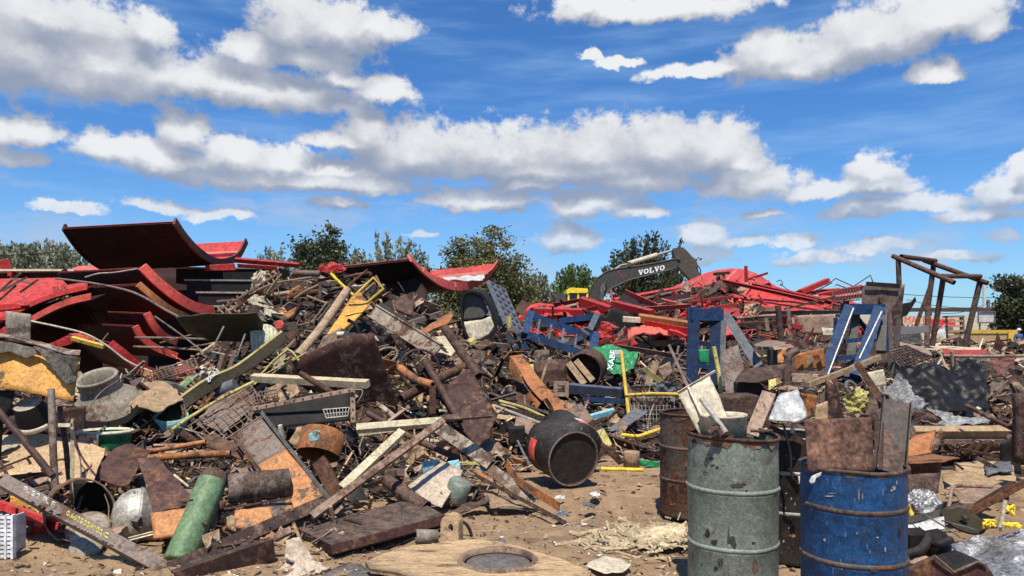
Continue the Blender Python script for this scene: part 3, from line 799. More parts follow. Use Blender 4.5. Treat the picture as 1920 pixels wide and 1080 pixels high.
for i, (p, lb) in enumerate([([(1680,551),(1760,556),(1850,558),(2000,556)], 'upper overhead wire crossing behind the pipe frame'), ([(1680,572),(1780,588),(1860,568),(2000,530)], 'sagging overhead wire that rises to the far right'), ([(1700,562),(1760,574),(1830,577),(1990,570)], 'middle overhead wire running behind the pipe frame')]):
    tube('overhead_wire', lb, 'wire', 'black', p, .55, Y=75)
tube('overhead_wire', 'dark wire crossing in front of the far left bushes', 'wire', 'black', [(-40,482),(60,476),(180,468)], .7, Y=36)
sg = empty('sign_board', P(1850, 640, 48), 'white sign board in a dark frame standing beyond the yellow container', 'sign')
mb = MB(); m_box(mb, P(1850, 595, 48), (.52, 0, 0), (0, .04, 0), (0, 0, .33)); mb.obj('panel', 'white', sg)
mb = MB()
for x0, y0, x1, y1 in ((1833,584,1866,584),(1833,605,1866,605),(1834,584,1834,606),(1866,584,1866,606)): m_prof(mb, P(x0, y0, 47.9), P(x1, y1, 47.9), .08, 'box', .08)
mb.obj('frame', 'steel_dark', sg)
for x in (1837, 1863): mb = MB(); m_prof(mb, P(x, 606, 48), P(x, 668, 48), .1, 'box'); mb.obj('leg', 'steel_dark', sg)
hut = empty('roofed_shelter', P(1885, 640, 52), 'dark low roofed shelter between the white sign board and the far right tree', 'shelter')
mb = MB(); m_box(mb, P(1890, 586, 52), (.95, 0, 0), (0, 1.4, 0), (0, 0, .12)); mb.obj('roof', 'soot', hut)
mb = MB(); m_box(mb, P(1888, 603, 53), (.75, 0, 0), (0, .8, 0), (0, 0, .5)); mb.obj('wall', 'steel_dark', hut)
for x in (1870, 1906): mb = MB(); m_prof(mb, P(x, 588, 51), P(x, 660, 51), .1, 'box'); mb.obj('post', 'red_dull', hut)
mb = MB(); m_box(mb, P(1894, 590, 50.4), (.3, 0, 0), (0, .03, 0), (0, 0, .18)); mb.obj('small_sign', 'white', hut)
yc = empty('yellow_skip', P(1870, 660, 42), 'tan steel skip with a yellow top edge at the far right', 'skip')
mb = MB(); a = P(1820, 622, 42); b_ = P(1908, 622, 42)
m_box(mb, (a+b_)/2 + Vector((0, .8, -.75)), ((b_.x-a.x)/2, .0, 0), (0, .8, 0), (0, 0, .72)); mb.obj('body', 'tan', yc)
mb = MB(); m_box(mb, (a+b_)/2 + Vector((0, .8, 0)), ((b_.x-a.x)/2+.06, 0, 0), (0, .86, 0), (0, 0, .1)); mb.obj('top_rail', 'yellow', yc)
mb = MB(); m_box(mb, P(1900, 632, 41.9), (.3, 0, 0), (0, .05, 0), (0, 0, .35)); mb.obj('side_panel', 'yellow', yc)
rk = empty('wooden_rack', P(1785, 650, 40), 'tall crate of shelves behind the pipe frame legs', 'rack')
for x, w_, mt in ((1774, .09, 'rust_dark'), (1803, .22, 'steel_dark')):
    mb = MB(); m_prof(mb, P(x, 594, 40), P(x+2, 640, 40), w_, 'box', .5); mb.obj('upright', mt, rk)
for y in (594, 603, 612, 621, 630): mb = MB(); m_prof(mb, P(1773, y, 40), P(1804, y-1, 40), .1, 'box', .5); mb.obj('shelf', 'wood', rk)
plate('torn_white_sheet', 'torn whitish panel leaning left of the shelf crate', 'panel', 'white', [(1755,625),(1772,607),(1774,632),(1768,634),(1762,622)], Y=38, cr=.05)

# person
def skin_body(name, joints, edges, radii, mats, parent, lv=2):
    me = bpy.data.meshes.new(name); loc = WL[parent.name]
    me.from_pydata([Vector(j)-loc for j in joints], edges, [])
    o = bpy.data.objects.new(name, me); COL.objects.link(o); o.parent = parent
    md = o.modifiers.new('skin', 'SKIN'); md.use_smooth_shade = True
    if not me.skin_vertices: me.skin_vertices.new()
    for i, r in enumerate(radii):
        sv = me.skin_vertices[0].data[i]; rr = r if isinstance(r, tuple) else (r, r); sv.radius = rr; sv.use_root = (i == 0)
    o.modifiers.new('sub', 'SUBSURF').levels = lv; o.modifiers['sub'].render_levels = lv
    for m_ in mats: me.materials.append(MAT[m_])
    return o
YP = 40.; pb = Vector((P(1910, 0, YP).x, YP, HE - (668-HY)/F*YP))
per = empty('person', pb, 'person in a blue denim jacket and pale cap walking beside the yellow skip', 'person')
def pj(x, y, z): return pb + Vector((x, y, z))
k = .84
J = [(0,0,.9),(0,0,1.08),(0,.02,1.28),(.0,.0,1.42),(0,-.02,1.5),(0,-.03,1.62),(0,-.02,1.72),
     (-.1,0,.86),(-.13,-.1,.48),(-.12,.02,.08),(-.12,-.14,.04), (.1,0,.86),(.12,.1,.48),(.13,.22,.1),(.13,.08,.04),
     (-.2,.0,1.38),(-.27,.04,1.1),(-.24,-.12,.88),(-.23,-.17,.8), (.2,0,1.38),(.27,.05,1.1),(.25,-.1,.88),(.24,-.15,.8)]
E = [(0,1),(1,2),(2,3),(3,4),(4,5),(5,6),(0,7),(7,8),(8,9),(9,10),(0,11),(11,12),(12,13),(13,14),(2,15),(15,16),(16,17),(17,18),(2,19),(19,20),(20,21),(21,22)]
RD = [(.15,.11),(.14,.1),(.17,.12),(.09,.08),(.055,.055),(.085,.1),(.07,.08),.09,.065,.045,.04,.09,.065,.045,.04,.06,.048,.038,.03,.06,.048,.038,.03]
skin_body('body', [pj(*[c*k for c in j]) for j in J], E, [tuple(c*k for c in r) if isinstance(r, tuple) else r*k for r in RD], ['skin'], per)
def sub(ids, rad, nm, mt):
    mp = {i: n for n, i in enumerate(ids)}
    skin_body(nm, [pj(*[c*k for c in J[i]]) for i in ids], [(mp[a], mp[b]) for a, b in E if a in mp and b in mp], [tuple(c*k*rad for c in RD[i]) if isinstance(RD[i], tuple) else RD[i]*k*rad for i in ids], [mt], per)
sub([0,7,8,9,11,12,13], 1.22, 'trousers', 'trousers')
sub([1,2,3,15,16,17,19,20,21], 1.28, 'jacket', 'denim')
for f_ in (9, 13):
    i = f_; mb = MB(); m_tube(mb, [pj(*[c*k for c in J[i]]) + Vector((0, 0, .03)), pj(*[c*k for c in J[i+1]])], .062, 8, r1=.05); mb.obj('boot', 'yellow_pale', per)
mb = MB(); m_lathe(mb, pj(0, -.03*k, 1.68*k), (0, 0, 1), [(.14,.0),(.1,.015),(.095,.07),(.06,.11),(.0,.12)], 14); mb.obj('cap', 'cloth_white', per)

# ---------------------------------------------------------------- leaning pipe frame
pf = empty('pipe_structure', P(1760, 655, 26), 'rusty pipe table frame standing tilted against the sky', 'pipe frame')
for (a, b_, r, Ya, Yb) in [((1684,482),(1690,655),4.6,26,26),((1752,487),(1740,575),4.8,29,29),((1740,575),(1738,648),4.8,29,28.5),((1769,520),(1748,648),5,24.5,25),((1838,527),(1808,652),5.2,27.5,27.5)]:
    mb = MB(); kk = Ya/F; m_tube(mb, [P(*a, Ya), P(*b_, Yb)], r*kk, 10, hollow=.75); mb.obj('leg', 'rust', pf)
for (a, b_, r, Ya, Yb) in [((1674,480),(1789,530),4.4,26.2,24),((1690,481),(1754,489),4.6,26,29),((1732,488),(1852,531),4.4,29.1,27.2),((1766,518),(1838,518),4.8,24.4,27.5)]:
    mb = MB(); kk = Ya/F; m_tube(mb, [P(*a, Ya), P(*b_, Yb)], r*kk, 10, hollow=.75); mb.obj('rail', 'rust', pf)
beam('bent_flat_bar', 'bent flat bar leaning on the rear leg of the pipe frame', 'bar', 'rust', (1745,534), (1717,612), 7, 'flat', Y=28.4, th=3)
# sheet steel hopper right of the second blue trestle
hp = empty('sheet_hopper', P(1650, 690, 19), 'brown sheet steel hopper standing behind the right blue trestle', 'hopper')
for nm, pts, Y in [('front_panel', [(1624,532),(1688,536),(1692,548),(1672,585),(1668,640),(1680,688),(1640,690),(1640,580),(1617,575),(1616,545)], 19), ('side_panel', [(1688,536),(1696,532),(1690,600),(1684,690),(1672,690),(1668,640),(1672,585)], (19.4, 20))]:
    plate(nm, None, None, 'rust_grey', pts, Y=Y, parent=hp, cr=.03)
plate('top_lip', None, None, 'black', [(1624,528),(1688,532),(1688,541),(1625,536)], Y=18.9, parent=hp, cr=0)
mb = MB(); m_box(mb, P(1652, 563, 18.93), (.05, 0, 0), (0, .03, 0), (0, 0, .07)); mb.obj('latch_plate', 'rust_dark', hp)
plate('black_plate', 'black angular plate jutting right of the brown sheet hopper', 'plate', 'black', [(1688,570),(1708,566),(1716,556),(1718,564),(1700,592),(1686,596)], Y=21, cr=.02)
# ---------------------------------------------------------------- curved red tank shells
def shell(label, prof, shift, dY, depth, flange=16, name='tank_shell', ribs=3, matout='red_shaded', matrim='red_rib', flip=1, inner='red'):
    """prof: visible end as photo points with distances; the shell runs from there by shift pixels and dY metres"""
    A = [P(*p) for p in prof]
    B = [P(p[0]+shift[0], p[1]+shift[1], p[2]+dY) for p in prof]
    root = empty(name, (A[len(A)//2]+B[len(B)//2])/2, label, 'tank shell')
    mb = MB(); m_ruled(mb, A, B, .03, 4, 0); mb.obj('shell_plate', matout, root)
    # inner skin keeps plain red; the outer plate's dark colour carries underside shade
    C = catmull(A, 5); Db = catmull(B, 5); n = len(C)
    nr = []
    for i in range(n):
        u = C[min(i+1, n-1)] - C[max(i-1, 0)]; v = Db[i]-C[i]
        q = u.cross(v).normalized()
        nr.append(q)
    up = sum((q for q in nr), Vector())
    sg = 1 if up.z*flip > 0 else -1
    kk = C[n//2].y/F*flange
    mb = MB(); m_ruled(mb, [c + q*sg*.045 for c, q in zip(C[::5], nr[::5])], [c + q*sg*.045 for c, q in zip(Db[::5], nr[::5])], .012, 4, 0); mb.obj('inner_skin', inner, root)
    ax = (Db[n//2]-C[n//2]).normalized()
    for e in range(2):
        E0 = C if e == 0 else Db
        mb = MB(); vs = []; fs = []
        for i in range(n):
            o_ = E0[i] - ax*(.02 if e == 0 else -.02)
            w_ = ax*.03
            vs += [o_ - nr[i]*sg*.06 - w_, o_ + nr[i]*sg*kk - w_, o_ + nr[i]*sg*kk + w_, o_ - nr[i]*sg*.06 + w_]
        for i in range(n-1):
            for k in range(4):
                k2 = (k+1) % 4; fs.append((i*4+k, i*4+k2, i*4+4+k2, i*4+4+k))
        fs += [(0, 1, 2, 3), tuple((n-1)*4+k for k in (3, 2, 1, 0))]
        mb.add(vs, fs); mb.obj('end_flange', matrim if e == 0 else 'red_shaded', root)
    for r in range(ribs):
        i = int((r+.7)/(ribs+.2)*(n-1)); mb = MB()
        a, b_ = C[i] + nr[i]*sg*.1, Db[i] + nr[i]*sg*.1
        m_box(mb, (a+b_)/2, (b_-a)/2, nr[i]*kk*.4, nr[i].cross(ax)*.09); mb.obj('rib', 'red_pale', root)
    return root
shell('large dark shell with raised red end, topmost of the stack at the left', [(325,417,20),(347,449,20.6),(374,477,21.4),(404,494,22.6),(430,492,23.6),(448,480,24.4),(462,454,25)], (-205,11), 0, 0, 10, matrim='red_rust', matout='shell_shaded')
shell('dark red shell with a white scrap in its curve, in front of the olive tree', [(768,487,17.5),(790,510,18),(820,531,18.6),(855,541,19.4),(888,535,20.2),(913,520,20.8),(930,496,21.2)], (-125,14), -.6, 0, 13, matout='shell_shaded')
plate('white_scrap_sheet', 'crumpled white sheet lying inside the second curved shell', 'sheet', 'white', [(825,518),(850,512),(915,514),(905,524),(850,528),(835,524)], Y=(21.2,19.6), cr=.12)
plate('dark_sheet', 'dark sheet hanging in shade below the second curved shell', 'sheet', 'red_shaded', [(655,506),(768,500),(802,546),(796,606),(752,590),(700,556)], Y=(18.2,17.4), cr=.03)
# the stack below the topmost shell: each nested shell shows its flange to the right
stk = 'nested red shells stacked at the left'
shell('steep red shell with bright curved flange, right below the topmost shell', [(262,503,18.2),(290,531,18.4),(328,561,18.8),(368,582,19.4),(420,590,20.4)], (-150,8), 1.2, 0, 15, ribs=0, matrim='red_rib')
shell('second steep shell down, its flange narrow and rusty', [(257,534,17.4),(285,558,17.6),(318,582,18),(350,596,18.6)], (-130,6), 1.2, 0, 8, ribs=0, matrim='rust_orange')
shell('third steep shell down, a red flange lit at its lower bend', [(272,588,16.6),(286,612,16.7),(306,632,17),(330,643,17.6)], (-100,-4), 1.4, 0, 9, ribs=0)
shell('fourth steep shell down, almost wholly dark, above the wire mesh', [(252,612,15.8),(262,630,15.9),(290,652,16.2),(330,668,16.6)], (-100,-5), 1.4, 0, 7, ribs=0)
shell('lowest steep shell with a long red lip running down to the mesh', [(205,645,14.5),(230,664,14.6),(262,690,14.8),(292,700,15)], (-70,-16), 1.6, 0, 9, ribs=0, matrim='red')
# dark closed boxes behind the stack
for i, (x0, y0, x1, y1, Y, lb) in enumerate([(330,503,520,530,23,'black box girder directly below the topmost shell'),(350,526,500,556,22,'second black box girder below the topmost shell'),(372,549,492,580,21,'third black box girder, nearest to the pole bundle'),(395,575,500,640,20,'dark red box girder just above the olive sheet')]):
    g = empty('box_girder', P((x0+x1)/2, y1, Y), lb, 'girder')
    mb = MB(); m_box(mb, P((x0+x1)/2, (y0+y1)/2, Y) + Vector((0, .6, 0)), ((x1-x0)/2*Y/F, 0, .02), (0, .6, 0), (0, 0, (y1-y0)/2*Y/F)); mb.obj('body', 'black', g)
    mb = MB(); a, b_ = P(x0-4, y0-1, Y-.02), P(x1, y0, Y-.02); m_prof(mb, a, b_, .05, 'box', .06); mb.obj('top_edge', 'steel', g)
plate('red_plate', 'flat red plate showing under the topmost shell, at its lower right', 'plate', 'red', [(385,497),(440,494),(442,507),(384,508)], Y=22, cr=.02)
beam('red_channel', 'long thin red channel right of the topmost shell', 'channel', 'red', (440,489), (560,499), 8, 'U', Y=23, roll=25)
beam('red_channel', 'pinkish red channel lying lower, beside the topmost shell', 'channel', 'red_rib', (445,498), (520,503), 9, 'L', Y=22.4, roll=40)
plate('red_bracket', 'bent red bracket sticking up at the top of the pole heap', 'bracket', 'red', [(592,508),(606,492),(612,500),(640,494),(650,506),(620,512)], Y=15.6, cr=.06)
plate('red_bracket', 'dark red folded plate right of the bent bracket on top of the heap', 'bracket', 'red_dull', [(612,498),(622,490),(650,502),(640,512),(625,510)], Y=(16.4,15.8), cr=.06)
# dark sheets added behind the stack; their near-black colour paints shade in gaps
for lb, pts, Y in [('broad dark sheet added behind the steep shells to paint deep shade', [(165,500),(262,505),(335,500),(520,504),(520,700),(165,712)], (26,25)), ('dark sheet added to paint shade under the arched shells at the far left', [(-80,560),(60,578),(110,562),(185,548),(190,705),(-80,720)], (21.5,20.5))]:
    plate('shade_backing', lb, 'backing sheet', 'red_shaded', pts, Y=Y, cr=.03, th=.08)
# far left
fb = empty('flanged_beam', P(80, 520, 22), 'long flanged red beam with a pale top edge at the far left', 'beam')
mb = MB(); m_prof(mb, P(-60, 509, 22), P(178, 509, 22.5), .5, 'flat', roll=80, th=.06); mb.obj('top_flange', 'cream', fb)  # cream paints the sunlit top of a red beam
mb = MB(); m_box(mb, P(60, 518, 22.3), (1.95, .03, 0), (0, .03, 0), (0, 0, .15)); mb.obj('web', 'red_shaded', fb)
for x in (22, 168): mb = MB(); m_box(mb, P(x, 514, 22), (.06, 0, 0), (0, .1, 0), (0, 0, .06)); mb.obj('stiffener', 'red', fb)
plate('red_box', 'open pink red box end standing on the far left beam', 'box end', 'red', [(-20,492),(15,484),(24,508),(-20,510)], Y=22.8, cr=.02)
plate('red_plate', 'orange red plate under the left edge of the topmost shell', 'plate', 'red_rib', [(135,503),(150,499),(205,497),(215,505),(140,507)], Y=(23,22), cr=.03)
plate('red_side_plate', 'bright red ribbed plate below the pale edged beam at the far left', 'plate', 'red', [(-40,524),(105,521),(175,522),(170,535),(110,541),(60,553),(0,580),(-40,600)], Y=(22,20), cr=.05)
sheet('arched_plate', 'deep red arched plate carrying faint black letters', 'arch plate', 'red', [(-60,620),(0,588),(60,556),(110,540),(165,531)], [(-60,640),(0,604),(60,573),(110,555),(165,540)], Y=18.6, YB=18.2, th=.04)
ar = bpy.data.objects['arched_plate']; letters('BUE', 'soot', ar, (102,543), (127,537), 10, 18.3, 18.35, (0, -.1, 1), .05)
def arch(label, prof, dY, rise, wd, mo='red_shaded', mr='red_rib', nm='arched_shell'):
    A = [P(*p) for p in prof]; B = [P(p[0]+rise[0], p[1]+rise[1], p[2]+dY) for p in prof]
    r = empty(nm, A[len(A)//2], label, 'tank shell')
    mb = MB(); m_ruled(mb, A, B, .03, 4); mb.obj('shell_plate', mo, r)
    C = [v + Vector((0, -.02, wd*v.y/F)) for v in A]; A2 = [v + Vector((0, -.04, 0)) for v in A]
    mb = MB(); m_ruled(mb, A2, C, .05, 2); mb.obj('end_flange', mr, r); return r
arch('arched shell with an orange red rim, above the small grey square plate', [(-10,655,15.5),(40,618,15.6),(90,589,15.8),(130,572,16),(172,562,16.2)], 4.5, (60,-25), 13)
arch('upper arched shell with a red rim, directly under the lettered plate', [(-60,640,17.4),(0,606,17.5),(60,575,17.6),(110,556,17.8),(165,543,18)], 4, (50,-20), 9, mr='red')
arch('lower arched shell at the far left edge, only a strip of it showing', [(-60,680,14.6),(-20,650,14.7),(15,625,14.8),(60,606,15)], 4.5, (60,-25), 16, mr='red')
plate('red_block', 'short bright red block jutting out at the far left', 'block', 'red', [(-30,572),(30,568),(40,572),(38,578),(-30,586)], Y=17, cr=.02, th=.3)
plate('bent_red_plate', 'bent red plate with a straight fold behind the ochre sheet', 'plate', 'red', [(75,652),(128,629),(160,632),(150,640),(108,652),(92,656)], Y=12.5, cr=.04)
plate('red_strip', 'orange red strip lying over the yellow bar', 'strip', 'red_rib', [(128,626),(160,625),(180,636),(178,640),(145,633)], Y=12.4, cr=.04)
beam('yellow_bar', 'short yellow bar under the bent red plate', 'bar', 'yellow', (135,634), (195,650), 7, 'box', Y=12.2, roll=30)
for i, (a, b_, lb) in enumerate([((-10,555),(38,512),'nearest of the crossed slats on the red ribbed plate'),((0,562),(30,535),'lowest of the crossed slats on the red ribbed plate'),((20,522),(60,532),'flat lying slat at the top of the crossed slats'),((38,548),(72,524),'right hand slat leaning up across the red ribbed plate'),((5,545),(50,520),'middle slat of the crossed slats, darker and bent')]):
    beam('wooden_batten', lb, 'slat', 'rust_grey', a, b_, 4, 'box', Y=20-.1*i)
tube('bent_pipe', 'long thin brown pipe bending down across the dark shells', 'pipe', 'rust_grey', [(105,522),(180,532),(240,545),(275,560),(305,578),(335,594)], 2.2, Y=(17.4,14.6))
tube('bent_pipe', 'thin grey rod running over the stack of shells to the left', 'rod', 'steel', [(160,520),(185,513),(215,511),(258,504)], 1.6, Y=18)
tube('white_rod', 'long curved whitish rod sweeping down from the grey square plate', 'rod', 'cream', [(57,602),(110,613),(160,626),(200,648),(240,678),(285,697)], 1.9, Y=(10.2,11))
plate('square_plate', 'small grey square plate standing above the ochre sheet', 'plate', 'grey_dusty', [(10,583),(57,589),(57,645),(12,640)], Y=10, cr=.01)
for i, (p, r, lb) in enumerate([([(253,633),(330,634),(405,637)], 2.4, 'dusty rod lying level under the third steep shell'), ([(250,650),(330,653),(400,659)], 2.2, 'grey rod lying level above the wire mesh'), ([(300,643),(362,627)], 1.6, 'thin pink rod leaning up to the right of the shells'), ([(345,654),(400,643)], 1.6, 'thin rod right of the grey level rod'), ([(290,593),(340,628),(378,658)], 1.8, 'thin pale rod slanting down over the steep shells'), ([(190,642),(203,625)], 1.4, 'tiny upright rod poking out beside the white rod')]):
    tube('steel_rod', lb, 'rod', 'rust_pale' if i % 2 else 'rust_grey', p, r, Y=13.5 - .1*i)

# ---------------------------------------------------------------- red heap in the middle distance
dome = empty('tank_dome', P(1400, 560, 30), 'big red domed tank roof at the crest of the red heap', 'tank roof')
ridge = [(1215,566,29),(1262,541,30),(1300,524,30.5),(1335,510,31),(1365,506,31.2),(1395,508,31.2),(1425,519,31),(1455,538,30.6),(1500,552,30),(1590,566,29)]
low_ = [(1205,590,25.5),(1262,585,25.6),(1300,582,25.6),(1335,580,25.6),(1365,580,25.6),(1395,582,25.6),(1425,585,25.6),(1455,587,25.8),(1500,588,26),(1590,590,26)]
mb = MB(); m_ruled(mb, [P(*p) for p in ridge], [P(*p) for p in low_], .05, 8); 
for i_, v_ in enumerate(mb.v): mb.v[i_] = v_ + Vector((0, 1, .6))*.09*(noise.noise(v_*1.1) + .5*noise.noise(v_*2.9))
mb.obj('roof_plate', 'red', dome)
for i in range(9):
    t_ = .06 + i*.11
    ia = t_*(len(ridge)-1); j = min(int(ia), len(ridge)-2); f_ = ia-j
    a = P(*[lerp(ridge[j][q], ridge[j+1][q], f_) for q in range(3)]) + Vector((0, -.06, .005))
    ib = max(0, ia-2.2); j = min(int(ib), len(ridge)-2); f_ = ib-j
    b_ = P(*[lerp(low_[j][q], low_[j+1][q], f_) for q in range(3)]) + Vector((0, -.05, .06))
    mb = MB(); m_prof(mb, a, b_, .1, 'box', .12); mb.obj('rib', 'red_pale', dome)
plate('red_sheet', 'large smooth pink red panel tilted up to the sun on the red heap', 'panel', 'red', [(1383,571),(1408,531),(1480,558),(1530,571),(1548,580),(1510,588),(1395,587)], Y=(26.4,24.6), cr=.04, th=.04)
beam('red_bar', 'red rail along the left edge of the smooth pink panel', 'rail', 'red_rib', (1381,571), (1412,529), 5, 'box', Y=(25,26.3))
beam('red_bar', 'red rail along the top edge of the smooth pink panel', 'rail', 'red_rib', (1408,531), (1480,566), 6, 'box', Y=(26.2,25.4))
beam('grey_girder', 'long weathered grey girder lying across the front of the red heap', 'girder', 'rust_grey', (1360,588), (1580,586), 9, 'I', Y=24)
RB = [ # label, mat, a, b, w, prof, Y(s), roll
 ('long red beam running up to the dome from the left','red',(1150,566),(1290,540),11,'I',(25,28),20),
 ('grey brown beam below the long red beam','rust_grey',(1185,570),(1302,543),8,'U',(24.6,27),30),
 ('thin grey beam lowest of the three that rise to the dome','rust_pale',(1190,578),(1290,552),5,'L',(24.4,26),30),
 ('red beam at the left end of the heap beside the excavator','red',(1030,575),(1105,562),12,'L',(25,26),30),
 ('pale pink beam lying in front of the excavator cab','rust_pale',(1040,584),(1092,572),7,'U',(24,24.6),30),
 ('broad dull red plate beam below the cab','red_dull',(1085,566),(1140,584),16,'U',(23.4,23),20),
 ('dark red level beam right above the blue ladder frame','red_dull',(1000,585),(1095,588),13,'U',(21.6,21),15),
 ('bright red beam sloping down over the black hollow','red',(1152,570),(1222,588),13,'box',(21.4,20),20),
 ('curved pink beam with two lugs above the bright red beam','red_rib',(1172,548),(1232,575),12,'L',(23,22),35),
 ('thin red bar crossing the hollow under the grey beams','red_rib',(1240,562),(1300,577),5,'box',(22.6,22.4),20),
 ('long pink channel in front of the left blue trestle','red_rib',(1200,580),(1296,574),10,'L',(20.4,20.8),40),
 ('orange rusty beam left of the blue trestle','rust_orange',(1196,598),(1290,612),14,'U',(19,18.6),20),
 ('red flanged beam under the orange rusty beam','red',(1210,607),(1290,622),14,'L',(18.8,18.2),30),
 ('short cream stub left of the orange rusty beam','cream',(1168,598),(1200,600),9,'box',(18.7,18.7),10),
 ('small red bracket beam right of the blue ladder frame','red',(1125,610),(1148,622),16,'U',(18.8,18.4),20),
 ('pink bar on the ground of the black hollow','red_rib',(1120,645),(1158,630),8,'L',(17.4,17.6),30),
 ('red bar with torn end behind the green bag','red',(1148,647),(1176,640),9,'box',(17.2,17.2),10),
 ('long grey plank like beam below the black hollow','rust_pale',(1160,650),(1292,672),10,'L',(16.6,15.4),40),
 ('small red channel in the hollow left of the trestle','red',(1252,622),(1272,630),9,'U',(16.6,16.4),20),
 ('second small red channel, nearer the blue trestle','red',(1264,622),(1286,632),7,'box',(16.4,16.3),20),
 ('thin dark red girder running right from the dome','red_dull',(1350,525),(1545,568),6,'I',(25.4,24.6),20),
 ('rusty red strut propped up left of the dome post','rust',(1322,565),(1352,527),8,'box',(24.4,25.4),10),
 ('red brown girder reaching over the right end of the heap','red_dull',(1410,533),(1560,567),7,'I',(25.2,25),25),
 ('thin bar rising right to the second trestle','rust',(1470,580),(1566,556),4,'box',(23,22.6),0),
 ('red bar between the dome and the grey girder','red_rib',(1290,568),(1376,556),6,'L',(23.6,24),25),
 ('lowest red bar above the trestle top','red_rib',(1310,582),(1382,570),6,'L',(22.8,23.2),25),
 ('dull red girder jutting skyward right of the dome','red_dull',(1500,548),(1552,526),9,'box',(29,30),20),
 ('red girder lying behind the skyward girder','red',(1480,552),(1575,544),8,'I',(30,30.4),15),
 ('long red brown beam low at the right end of the heap','red_rib',(1520,566),(1615,553),9,'I',(27,27.4),20),
 ('second red brown beam under the thin roof trusses','red_dull',(1535,556),(1620,540),9,'U',(28.6,29),20),
 ('brown beam end stacked under the grey girder','rust_pale',(1382,600),(1458,594),7,'U',(21.4,21.8),25),
 ('dark timber crossing under the grey girder','rust_dark',(1370,610),(1462,604),7,'box',(20.8,21),10),
 ('pinkish bar upright at the right of the stacked beam ends','rust_pale',(1437,596),(1440,620),6,'box',(20.4,20.4),10),
 ('rusty pole stub right of the pink panel','rust',(1478,575),(1484,640),6,'box',(20.4,20),10),
 ('rusty post standing up against the left of the dome','rust',(1346,512),(1350,545),7,'box',(27,26.6),10),
 ('second rusty post close right of the first against the dome','rust',(1356,512),(1360,548),5,'box',(26.8,26.4),10),
 ('brown cross bar over the two posts on the dome','rust',(1338,514),(1368,511),5,'box',(26.7,26.7),10),
 ('long brown bar sloping down over the dome to the right','rust_dark',(1352,524),(1408,540),4,'L',(26.6,26.2),10),
 ('short red slat on the dome above the pink panel','red_rib',(1400,525),(1440,512),5,'L',(28,29),30),
 ('twisted brown bar lying on the grey girder','rust_dark',(1290,575),(1345,548),6,'L',(23.4,24.4),30),
 ('pale brown batten under the long red beam','rust_pale',(1215,575),(1300,560),4,'box',(23.6,24),20),
 ('dark brown batten crossing the lowest thin grey beam','rust_dark',(1230,590),(1290,570),5,'box',(22.6,23.2),20),
 ('red strip curling up left of the tent shaped hollow','red',(1060,590),(1120,576),8,'L',(22,22.6),40),
 ('orange brown strip lying before the tent shaped hollow','rust_orange',(1220,602),(1290,600),7,'L',(18.9,19.2),40),
]
for lb, mt, a, b_, w_, pr, Y, ro in RB: beam('red_beam' if 'red' in mt else 'steel_beam', lb, 'beam', mt, a, b_, w_, pr, Y=Y, roll=ro)
for lb, mt, A_, B_, Ya, Yb in [
 ('wide bent red sheet below the left end of the dome', 'red', [(1225,572),(1265,560),(1310,556),(1350,560)], [(1220,588),(1262,582),(1308,574),(1352,576)], 26.4, 24.8),
 ('crumpled dull red sheet behind the left blue trestle', 'red_dull', [(1280,588),(1320,578),(1360,576),(1385,582)], [(1275,606),(1318,598),(1360,592),(1388,600)], 23.6, 22),
 ('broad bent red sheet at the right end of the red heap', 'red', [(1500,560),(1540,556),(1580,560),(1612,570)], [(1496,584),(1540,578),(1582,580),(1614,586)], 28, 26.6),
 ('red sheet bent over behind the blue ladder truss', 'red', [(1010,582),(1050,576),(1090,580),(1125,592)], [(1006,600),(1050,592),(1092,598),(1126,608)], 22.6, 21),
 ('pinkish bent sheet over the lower edge of the black hollow', 'red_rib', [(1180,616),(1215,606),(1250,610),(1285,622)], [(1176,632),(1214,622),(1252,628),(1284,640)], 19.2, 18)]:
    sheet('bent_red_sheet', lb, 'sheet', mt, A_, B_, Y=Ya, YB=Yb, cr=.12, th=.025, nx=6)
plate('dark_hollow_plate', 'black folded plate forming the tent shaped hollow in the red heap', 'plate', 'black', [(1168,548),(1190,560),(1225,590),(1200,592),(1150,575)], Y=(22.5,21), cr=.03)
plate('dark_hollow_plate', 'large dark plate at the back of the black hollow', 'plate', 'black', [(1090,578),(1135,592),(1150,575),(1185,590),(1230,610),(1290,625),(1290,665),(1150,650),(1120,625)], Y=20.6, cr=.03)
plate('dark_roof_plate', 'dark red plate shading the gap below the long red beam', 'plate', 'red_shaded', [(1225,560),(1292,548),(1300,572),(1240,575)], Y=(25,23.6), cr=.03)
plate('red_triangle', 'small red triangular gusset standing behind the green bag', 'gusset', 'red', [(1184,632),(1198,646),(1182,650)], Y=16.6, cr=.01)
plate('red_gusset', 'red gusset with a torn point right of the blue ladder frame', 'gusset', 'red', [(1126,610),(1144,606),(1148,620),(1134,630)], Y=17.6, cr=.03)
mb_c = [((1396,640),'red_dull'),((1500,606),'red')]
plate('red_crate', 'small red latticed tray on the rubble right of the black post', 'tray', 'red', [(1482,606),(1506,609),(1503,618),(1486,616)], Y=20, cr=.02)
tube('black_post', 'thick black timber post standing in front of the grey girder', 'post', 'rust_dark', [(1459,573),(1464,640)], 5.5, Y=19.4, sm=False)
for i, (p, lb) in enumerate([([(1566,536),(1568,533),(1600,545)], 'front of the two thin black roof trusses'), ([(1535,545),(1567,522),(1600,537),(1632,516),(1637,530)], 'rear thin black roof truss standing against the sky'), ([(1510,556),(1560,530)], 'thin bar leaning left of the roof trusses')]):
    tube('thin_truss_bar', lb, 'bar', 'steel_dark', p, 1.2, Y=29+i*.4, sm=False)
